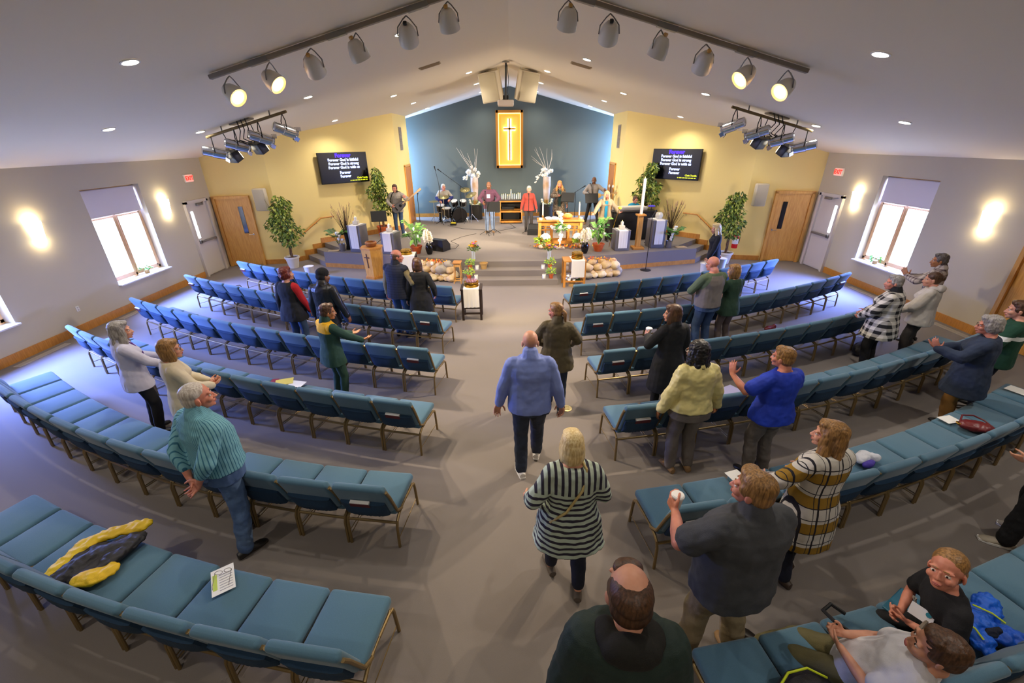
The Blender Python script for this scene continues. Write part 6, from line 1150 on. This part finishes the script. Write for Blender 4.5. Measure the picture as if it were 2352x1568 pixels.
p = Person('man with grey-brown hair in charcoal polo and khaki trousers holding a cup', (1.5, 1.92, 0), 12, 1.86, skin='pink', bulk=1.32, belly=.04, head=(30, 1, 0), voxel=.006); p.set_arm(-1, (-.28, .3, 1.2), (-1, -.5, -.5), palm=(1, .2, 0), fingers=(0, .9, .4), curl=.8); p.set_arm(1, (.2, .28, 1.02), (1, -.5, -.2), curl=.5); p.set_leg(-1, (-.17, .04, 0)); p.set_leg(1, (.15, -.04, 0)); p.make_body(); p.face(brow='dkblonde'); p.hair('sidepart', 'dkblonde'); p.top(fab('charcoal_pique', '45474b', '3c3e42', .85), sleeve='short', hem=-.16, inflate=.028, fold=.026, name='polo_shirt', collar='same'); p.trousers(KHAKI, SHT, 1.12, .03); POLO = p
p = Person('woman with golden brown hair in mustard plaid coat, hands in front', (2.5, 2.62, 0), 14, 1.7, female=True, bulk=1.12, head=(34, -1, 0), voxel=.006); p.set_arm(-1, (-.26, .24, 1.02), (-1, -.5, 0), curl=.5); p.set_arm(1, (.2, .28, 1.0), (1, -.5, 0), curl=.5); p.stand(.1, -.08); p.make_body(); p.face(); p.hair('long', 'dkblonde'); p.top(PLAID, hem=-.42, flare=.06, inflate=.03, fold=.02, name='coat'); p.trousers(NAVY, mat('brown_shoe', '3c2c20', .5))
# --- seated boys in the last right-hand row
def seat_pos(key, i, dx, dy):
    q, rz = CHAIRS[key, i]; w = RZ(rz) @ V((dx, dy, 0)); return V((q.x+w.x, q.y+w.y, 0)), math.degrees(rz)
p = Person('boy in black tee with name badge, seated and looking up at the camera', (2.94, 1.76, 0), 72, 1.42, skin='pink', bulk=.95, lean=16, head=(44, 24, 0), seat=(0, 0, .58), voxel=.005, headscale=1.12); k = p.k
p.set_arm(-1, (-.1, .3, .82), (-.9, -.4, -.6), palm=(.6, -.2, .5), fingers=(.6, .75, -.1), curl=.6); p.set_arm(1, (.02, .31, .8), (1, -.4, -.5), palm=(-.6, -.2, .4), fingers=(-.5, .8, -.1), curl=.6)
p.set_leg(-1, (-.15, .52, 0), (0, .3, 1)); p.set_leg(1, (.17, .48, 0), (0, .3, 1)); p.make_body(); p.face(brow='dkblonde'); p.hair('crew', 'dkblonde'); p.top(fab('black_tee', '15151a'), sleeve='short', hem=-.08, inflate=.022, name='tee_shirt'); p.trousers(BLKC, SHB, 1.1)
q = p.U @ RZ(radians(40)) @ RX(.6); c = p.up((-.06, .17, .25)); MB().box(c, (.13, .006, .085), q).build('name_badge', mat('badge_white', 'dcdce4', .4), p.root, smooth=False); MB().lathe([(0, 0), (.016, 0), (.016, .003), (0, .003)], c+q @ V((-.035, .004, .02)), 14, q @ RX(-pi/2)).build('badge_logo', mat('badge_teal', '2a7a90', .5), p.root)
b = MB()
for i in range(7): a = i*.9; b.box(p.up((.09+.03*cos(a), .148, .2+.03*sin(a*1.7))), (.04, .008, .008), p.U @ RY(a))
b.build('shirt_print', mat('print_grey', 'a8a8a4', .8), p.root, smooth=False)
p = Person('boy with brown hair in white tee and olive trousers, seated, looking down', (2.18, 1.56, 0), 42, 1.5, skin='fair', bulk=.95, lean=-36, head=(14, -34, 0), seat=(0, 0, .6), voxel=.005, headscale=1.1)
p.set_arm(-1, (-.08, .1, .84), (-.9, -.4, -.5), palm=(.6, -.2, .5), fingers=(.5, .8, .1), curl=.7); p.set_arm(1, (.06, .11, .84), (.9, -.4, -.5), palm=(-.6, -.2, .5), fingers=(-.4, .8, .1), curl=.7)
p.set_leg(-1, (-.12, .54, 0), (0, .3, 1)); p.set_leg(1, (.12, .56, 0), (0, .3, 1)); p.make_body(); p.face(); p.hair('short', 'brown'); p.top(fab('white_tee', 'd4d2d6'), sleeve='short', hem=-.1, inflate=.024, fold=.03, name='tee_shirt'); p.trousers(fab('olive_twill', '66603c', '5a5434', .8), SHB, 1.15)
# --- on the stage
VS = .008
p = Person('man playing acoustic guitar at the left of the stage, grey zip top and jeans', (-4.1, 15.98, S0), 176, 1.84, skin='pink', head=(0, -7, 0), voxel=VS); p.set_arm(1, (.12, .26, 1.06), (1, -.3, -.2), palm=(-.4, -1, 0), fingers=(-.8, .1, -.5), curl=.5); p.set_arm(-1, (-.38, .3, 1.28), (-1, -.3, -.6), palm=(.3, -1, .2), fingers=(.2, .1, 1), curl=.9); p.stand(); p.make_body(); p.face(); p.hair('short', 'brown'); p.top(fab('stone_fleece', '9a9186'), hem=-.12, inflate=.024, name='pullover', collar=fab('black_collar', '22201e')); p.trousers(DENIM, SHB)
p = Person('white-haired drummer in navy and grey top behind the drum kit', (-2.9, 19.45, S0), 190, 1.84, skin='pink', lean=6, head=(0, -7, 0), seat=(0, 0, .7), voxel=VS); p.set_arm(1, (.2, .4, .82), (1, -.3, -.4), palm=(0, 0, -1), curl=.8); p.set_arm(-1, (-.22, .42, .86), (-1, -.3, -.4), palm=(0, 0, -1), curl=.8); p.set_leg(-1, (-.25, .42, 0), (0, .3, 1)); p.set_leg(1, (.22, .44, 0), (0, .3, 1)); p.make_body(); p.face(brow='grey'); p.hair('short', 'white')
p.top(pm('navy_grey_yoke', lambda t, x, y, z: t.mix(t.gt(z, 1.02), '1c2260', 'a09a90')), hem=-.08, inflate=.022); p.trousers(DENIMD, SHB)
p = Person('bald singer in purple shirt with white name badge behind a music stand', (-.78, 16.5, S0), 180, 1.86, skin='brown', bulk=1.1, head=(0, -7, 0), voxel=VS); p.set_arm(-1, (-.22, .28, 1.06), (-1, -.3, -.3), palm=(1, 0, -.3), curl=.5); p.set_arm(1, (.22, .28, 1.06), (1, -.3, -.3), palm=(-1, 0, -.3), curl=.5); p.stand(); p.make_body(); p.face(brow='black'); p.top(fab('plum_jersey', '5a3448'), sleeve='long', hem=-.12, inflate=.022); p.trousers(DENIML, SHT, 1.1); MB().box(p.up((.02, .155, .3)), (.12, .008, .13)).build('name_badge', PAPER, p.root, smooth=False)
p = Person('woman with short pale hair in red jacket singing at a microphone', (.7, 16.6, S0), 180, 1.68, skin='pink', female=True, bulk=1.05, voxel=VS); p.hang(-1, .05, .3); p.hang(1, .05, .3); p.stand(); p.make_body(); p.face(brow='white'); p.hair('short', 'white'); p.top(fab('brick_red_jacket', '9a3a2e'), hem=-.14, inflate=.022, flare=.05, name='jacket'); p.trousers(DKGREY, SHB)
p = Person('woman with very long golden hair and patterned shawl, singing', (1.93, 17.5, S0), 178, 1.78, skin='pink', female=True, bulk=1.05, voxel=VS); p.set_arm(1, (.1, .3, 1.2), (1, -.3, -.6), curl=.8); p.hang(-1, .06, .3); p.stand(); p.make_body(); p.face(); p.hair('verylong', 'gold'); p.top(TWEED, hem=-.36, inflate=.03, flare=.08, name='shawl'); p.trousers(DKGREY, SHB); MB().box(p.up((0, .16, .14)), (.12, .04, .6)).build('blouse_front', fab('dark_teal_blouse', '1a3a3c'), p.root, smooth=False)
p = Person('bass player in grey shirt and black trousers by the right doorway', (3.35, 17.95, S0), 170, 1.88, skin='dark', voxel=VS); p.set_arm(1, (.16, .26, 1.1), (1, -.3, -.3), palm=(-.3, -1, 0), fingers=(-.8, 0, -.5), curl=.5); p.set_arm(-1, (-.42, .3, 1.2), (-1, -.3, -.6), palm=(.2, -1, .3), fingers=(.2, .2, 1), curl=.9); p.set_leg(-1, (-.24, .1, 0)); p.set_leg(1, (.24, -.02, 0)); p.make_body(); p.face(brow='black'); p.top(fab('heather_grey', '8a827e'), hem=-.1, inflate=.022); p.trousers(BLKC, SHT)
p = Person('blonde woman in beige jacket over turquoise top, arms spread low', (3.2, 14.72, S0), 176, 1.66, skin='pink', female=True, bulk=1.15, head=(10, -3, 0), voxel=VS); p.set_arm(1, (.44, .3, .98), (1, -.5, -.3), palm=(-.2, .3, 1), fingers=(.5, .7, -.3), curl=.15); p.set_arm(-1, (-.44, .3, 1.02), (-1, -.5, -.3), palm=(.2, .3, 1), fingers=(-.5, .7, .1), curl=.3); p.stand(); p.make_body(); p.face(); p.hair('long', 'blonde'); p.top(fab('oatmeal_jacket', '9a886c'), hem=-.16, inflate=.03, flare=.06, name='jacket'); p.trousers(DKGREY, SHB); MB().rbox(p.up((0, .145, .17)), (.1, .06, .56), .02, 2).build('blouse_front', fab('turquoise_blouse', '1c8cb0'), p.root)
p = Person('pianist with brown hair seated behind the black piano', (4.42, 15.72, S0), 186, 1.66, skin='pink', female=True, head=(10, -13, 0), seat=(0, 0, .62), voxel=VS); p.set_arm(1, (.2, .36, .86), (1, -.3, -.4), palm=(0, 0, -1), curl=.4); p.set_arm(-1, (-.2, .36, .86), (-1, -.3, -.4), palm=(0, 0, -1), curl=.4); p.set_leg(-1, (-.12, .2, 0), (0, .3, 1)); p.set_leg(1, (.12, .2, 0), (0, .3, 1)); p.make_body(); p.face(); p.hair('short', 'brown'); p.top(fab('turquoise_blouse', '1c8cb0'), hem=-.1, inflate=.02); p.trousers(BLKC, SHB)
t = thing('piano_bench', 'black bench under the pianist', 'bench', (4.42, 15.78, S0), .1); MB().rbox((0, 0, .5), (.6, .34, .07), .02, 2).build('seat', BLACK, t)
for sx in (-1, 1):
    for sy in (-1, 1): MB().box((sx*.26, sy*.13, .235), (.04, .04, .47)).build('leg', BLACK, t, smooth=False)
# ------------------------------------------------------------------ things held, played and left on the seats
def cup(pers, side, lb, lid=True):
    S, E_, W_, f, n, cu, sp = pers.arm[side]; R = RZ(pers.root.rotation_euler.z); q = W_+f*.07+n*.045; w = R @ q+V(pers.root.location)
    t = thing('paper_cup', lb, 'cup', (w.x, w.y, w.z-.05)); MB().lathe([(.03, 0), (.042, .1), (.045, .102), (.045, .108), (.039, .106), (.028, .004)], (0, 0, 0), 20).build('cup', mat('paper_cup', 'e2ded4', .6), t)
    MB().lathe([(.046, .1), (.046, .112), (.038, .12), (.0, .12)], (0, 0, 0), 20).build('lid', mat('cup_lid', 'f2f0ec', .4), t)
cup(BOBW, -1, 'white paper coffee cup held by the woman with auburn bob'); cup(POLO, -1, 'white paper cup held by the man in charcoal polo')
def guitar(loc, rz, tilt, lb, body, neck, electric):
    t = thing('bass_guitar' if electric else 'acoustic_guitar', lb, 'guitar', loc, rz); R = RY(tilt); w = .85 if electric else 1.15
    def outline(dy):
        out = []
        for i in range(36):
            a = 2*pi*i/36; x = .24*cos(a); r = .125+.03*cos(2*a)-(.03 if cos(a) > .0 else 0)*cos(a); out.append(V((x*w, dy, r*1.25*sin(a)*w)))
        return out
    d = .02 if electric else .05; MB().loft([[R @ q for q in outline(-d)], [R @ q for q in outline(d)]]).build('body', body[0], t); MB().loft([[R @ (q*.93+V((0, d*.93+.002-d*.93, 0))) for q in outline(d)], [R @ (q*.93+V((0, .004, 0))) for q in outline(d)]]).build('soundboard', body[1], t)
    MB().box(R @ V((.55, d+.005, 0)), (.72, .022, .05), R).build('neck', neck, t, smooth=False); MB().rbox(R @ V((.97, d+.002, .0)), (.16, .02, .075), .008, 1, R).build('headstock', neck, t)
    b = MB()
    for k in range(4 if electric else 6): b.tube([R @ V((.91+.025*k, d, .05)), R @ V((.91+.025*k, d, -.05))], .006, 5)
    b.build('tuning_peg', CHROME, t)
    if not electric: MB().lathe([(0, 0), (.05, 0), (.05, .003), (0, .003)], R @ V((.08, d+.003, 0)), 20, R @ RX(-pi/2)).build('sound_hole', BLACK, t); MB().box(R @ V((-.1, d+.01, 0)), (.03, .012, .13), R).build('bridge', BLACK, t, smooth=False)
    else: MB().rbox(R @ V((0, d+.008, .0)), (.14, .014, .1), .004, 1, R).build('pickguard', mat('pickguard', 'efe6d0', .4), t)
guitar((-3.98, 15.75, S0+1.06), pi, pi+radians(36), 'dark acoustic guitar played at the left of the stage', (mat('guitar_dark', '2c2a2e', .3), mat('guitar_top', '6a6664', .3)), mat('neck_maple', 'c8a478', .5), False)
guitar((3.42, 17.7, S0+1.14), pi, pi+radians(8), 'golden bass guitar held by the bass player', (mat('bass_butter', 'd8a850', .3), mat('bass_butter2', 'dcb060', .3)), mat('neck_maple'), True)
b = MB(); b.tube([(-4.28, 15.83, S0+1.3), (-4.18, 15.81, S0+1.52), (-4.06, 15.88, S0+1.6), (-3.96, 16.1, S0+1.52), (-3.88, 16.14, S0+1.3)], .016, 6); tag(b.build('guitar_strap', BLACK), 'black strap of the acoustic guitar over the player', 'strap')
b = MB(); b.tube([(3.28, 17.78, S0+1.2), (3.24, 17.76, S0+1.45), (3.2, 17.84, S0+1.6), (3.22, 18.06, S0+1.58)], .02, 6); tag(b.build('bass_strap', BLACK), 'black strap over the bass player\'s shoulder', 'strap')
SEAT = .472
def flat(nm, lb, cat, x, y, z, rz, w, d, m, th=.004, r=.001):
    return tag(MB().box((0, 0, th/2), (w, d, th)).build(nm, m, loc=(x, y, z), rotz=rz, smooth=False), lb, cat)
def soft(nm, lb, cat, x, y, z, rz, parts, disp=(.03, .06), vox=.008):
    t = thing(nm, lb, cat, (x, y, z), rz)
    if nm == 'folded_jacket': t.scale = (1.15, 1.15, 1.1)
    for pn, m, els in parts:
        b = MB()
        for c, r, a in els: b.ell(c, r, RZ(a), 16, 10)
        fused(b, pn, m, t, vox, 3, disp)
    return t
M_YJ = fab('jacket_yellow', 'e8c414', 'd8b010', .6); M_BJ = fab('jacket_black', '1d1b1d', '252226', .55)
soft('folded_jacket', 'black and yellow jacket lying on a rear row seat, left block', 'jacket', -3.5, 2.44, SEAT, 0, [
    ('black_shell', M_BJ, [((-.06, 0, .035), (.17, .15, .04), .5), ((.1, .1, .04), (.16, .1, .04), .9), ((.03, -.08, .035), (.15, .12, .04), .2), ((-.1, -.06, .04), (.1, .15, .035), -.4), ((.02, .04, .06), (.12, .06, .035), .7), ((.12, .0, .05), (.07, .12, .035), -.5), ((-.04, -.02, .07), (.05, .11, .03), -.6)]),
    ('yellow_panel', M_YJ, [((-.2, -.03, .045), (.065, .13, .03), -.2), ((-.17, .1, .055), (.07, .12, .03), -.45), ((-.06, .2, .06), (.14, .06, .03), .5), ((.07, .27, .05), (.12, .07, .03), .35)]),
    ('yellow_sleeve', M_YJ, [((.09, -.15, .045), (.12, .075, .035), .2), ((.17, -.1, .045), (.07, .06, .03), .6)])], (.03, .035))
t = thing('paper_bulletin', 'white printed bulletin on a rear row seat near the aisle, left block', 'paper', (-2.34, 2.26, SEAT+.012), .6); MB().box((0, 0, .002), (.16, .26, .003)).build('sheet', PAPER, t, smooth=False); b = MB()
for k in range(7): b.box((.02, -.1+.026*k, .004), (.09, .006, .001))
b.build('print_lines', mat('print_ink', '9a9aa6', .8), t, smooth=False); MB().box((-.055, 0, .004), (.03, .16, .001)).build('green_block', mat('lime_ink', 'c4d860', .8), t, smooth=False)
t = thing('eyeglasses', 'pair of eyeglasses lying on the white bulletin, left block', 'eyeglasses', (-2.36, 2.31, SEAT+.024), .4); b = MB()
for sx in (-.032, .032): b.tube([(sx+.026*cos(a), 0, .02+.02*sin(a)) for a in [2*pi*i/14 for i in range(15)]], .002, 5); b.tube([(sx*1.8, 0, .026), (sx*1.8, -.12, .018), (sx*1.7, -.14, .004)], .002, 5)
b.build('frame', mat('glasses_frame', '6a625c', .4), t)
flat('booklet', 'yellow booklet on a seat in the fourth left row', 'booklet', -3.34, 5.36, SEAT+.012, .35, .24, .18, mat('yellow_cover', 'e2cf5e', .7), .008); flat('paper_sheet', 'white sheet beside the yellow booklet, fourth left row', 'paper', -3.13, 5.3, SEAT+.012, -.2, .22, .16, PAPER); flat('red_card', 'small dark red card beside the yellow booklet, fourth left row', 'card', -3.5, 5.4, SEAT+.012, .1, .1, .1, mat('red_card', '8a1c30', .7))
flat('folder', 'pale lavender folder on a fourth row seat, right block', 'folder', 3.02, 4.98, SEAT+.012, .5, .3, .22, mat('lavender_paper', 'b8b2dc', .7), .006)
flat('paper_bulletin', 'white bulletin on a fifth row seat behind the man in charcoal polo', 'paper', 2.33, 3.3, SEAT+.012, .3, .16, .26, PAPER); flat('paper_sheet', 'white sheet beside the dark red handbag, right block', 'paper', 5.4, 4.28, SEAT+.012, .2, .2, .14, PAPER); flat('paper_sheet', 'white sheet on a seat at the right edge, fifth row', 'paper', 6.95, 4.92, SEAT+.012, .4, .2, .22, PAPER)
soft('bundled_scarf', 'white and violet cloth bundled behind the woman in plaid coat', 'scarf', 3.8, 3.54, SEAT, .3, [('white_cloth', fab('white_jersey_cloth', 'd8d8de'), [((0, .04, .05), (.13, .07, .055), .3), ((.1, .0, .05), (.08, .05, .045), -.4)]), ('violet_cloth', fab('violet_cloth', '4a3a9c'), [((-.03, -.05, .04), (.1, .04, .035), .1)])])
t = soft('handbag', 'dark red leather handbag lying on a fifth row seat, right block', 'handbag', 5.5, 4.08, SEAT, -.35, [('bag_body', mat('oxblood_leather', '6a1a1c', .38), [((0, 0, .06), (.17, .1, .06), 0), ((.06, -.02, .07), (.12, .09, .05), .3)])], (.02, .06)); MB().tube([(-.14, .02, .08), (-.1, .1, .13), (.02, .13, .13), (.12, .1, .1), (.17, .02, .07)], .009, 6).build('handle', mat('oxblood_leather'), t); MB().rbox((-.16, .0, .07), (.03, .06, .02), .005, 1).build('clasp', BRASS, t)
M_BLJ = fab('azure_nylon', '1464d8', '0c50c0', .5)
soft('blue_jacket', 'bright blue jacket with lime zips heaped on a rear seat, right block', 'jacket', 3.28, 1.84, SEAT, 0, [('blue_shell', M_BLJ, [((.19, .12, .07), (.1, .08, .06), .4), ((.12, .05, .06), (.12, .07, .05), .2), ((.02, .03, .06), (.16, .09, .05), .5), ((-.13, .05, .05), (.13, .09, .05), -.6), ((.12, -.08, .045), (.16, .08, .04), -.3), ((-.06, -.1, .045), (.13, .07, .045), .9), ((0, -.02, .08), (.1, .05, .04), -.2), ((-.1, -.02, .07), (.06, .1, .04), .2)]), ('dark_lining', fab('navy_cloth', '141a30'), [((.03, -.07, .07), (.08, .04, .035), .2)])], (.045, .04), .007)
b = MB(); b.tube([(3.12, 1.82, SEAT+.125), (3.16, 1.76, SEAT+.125), (3.17, 1.7, SEAT+.1)], .006, 5); o = tag(b.build('zip', mat('lime_zip', 'd0e020', .5)), 'lime zip pull on the left of the blue jacket', 'zip')
b = MB(); b.tube([(3.3, 1.92, SEAT+.13), (3.38, 1.86, SEAT+.125), (3.42, 1.8, SEAT+.11)], .006, 5); o = tag(b.build('zip', mat('lime_zip')), 'lime zip pull on the right of the blue jacket', 'zip')
t = thing('tote_bag', 'grey canvas tote bag on the seat between the two boys', 'bag', (2.62, 1.62, SEAT), .5); b = MB(); rings = []
for z, w, d in ((0, .15, .07), (.05, .17, .08), (.16, .165, .05), (.24, .15, .03)): rings.append([V((w*cos(a)*(1+.05*sin(3*a)), d*sin(a), z)) for a in [2*pi*i/24 for i in range(24)]])
b.loft(rings).build('bag_body', fab('taupe_canvas', '7a6e60', '6a5e52'), t)
for sy in (-.03, .03): MB().tube([(-.1, sy, .22), (-.08, sy, .33), (0, sy, .37), (.08, sy, .33), (.1, sy, .22)], .01, 6).build('handle', fab('taupe_canvas', '7a6e60'), t)
tag(MB().rbox((0, 0, .01), (.3, .16, .02), .006, 1).build('tablet_case', mat('teal_case', '12607a', .5), loc=(2.9, 1.98, SEAT+.014), rotz=.5), 'teal tablet case beside the boy in black tee', 'tablet')
b = MB(); b.tube([(.0, 0, .02), (-.08, .06, .05), (-.1, .14, .04), (-.02, .18, .05), (.05, .12, .03)], .014, 6); tag(b.build('bag_strap', BLACK, loc=(2.36, 1.8, SEAT+.01)), 'black coiled strap on the seat beside the grey tote bag', 'strap')
t = soft('backpack', 'black backpack with lime piping at the bottom edge beside the boy in white', 'backpack', 1.78, 1.42, SEAT, .4, [('pack_body', M_BJ, [((0, 0, .08), (.2, .12, .08), 0), ((.02, -.02, .1), (.16, .1, .07), 0)])], (.015, .08)); MB().tube([(-.17, .06, .13), (-.05, .09, .17), (.08, .06, .175), (.16, -.02, .15)], .007, 6).build('piping', mat('lime_zip'), t)
t = soft('leather_bag', 'brown leather bag standing on a seat in the second left row', 'bag', -6.1, 9.12, SEAT, .4, [('bag_body', mat('saddle_leather', '4a3020', .45), [((0, 0, .1), (.16, .07, .1), 0), ((-.05, 0, .17), (.06, .05, .08), 0)])], (.015, .06)); MB().tube([(-.1, 0, .2), (-.08, 0, .3), (.02, 0, .31), (.1, 0, .16)], .009, 6).build('handle', mat('saddle_leather'), t)
soft('striped_scarf', 'crumpled pale striped scarf beside the brown leather bag', 'scarf', -6.45, 9.35, SEAT, .3, [('scarf', pm('scarf_stripes', lambda t, x, y, z: t.mix(t.lt(t.fr(x, .05), .5), 'cfc6d6', '5a4a60')), [((0, 0, .05), (.16, .08, .055), 0), ((.1, .04, .06), (.08, .06, .05), .5)])])
soft('duffel_bag', 'black bag on the floor before the checked flannel shirt', 'bag', 6.45, 6.95, 0, .5, [('bag_body', M_BJ, [((0, 0, .13), (.22, .13, .13), 0), ((.05, 0, .18), (.15, .1, .08), 0)])], (.02, .07))
soft('red_shoe_bag', 'small dark red bag on the floor between the second and third right rows', 'bag', 5.42, 8.1, 0, .3, [('bag_body', mat('oxblood_leather'), [((0, 0, .05), (.15, .06, .05), 0), ((.1, .0, .07), (.05, .04, .06), .4)])], (.015, .05))
run_queue()
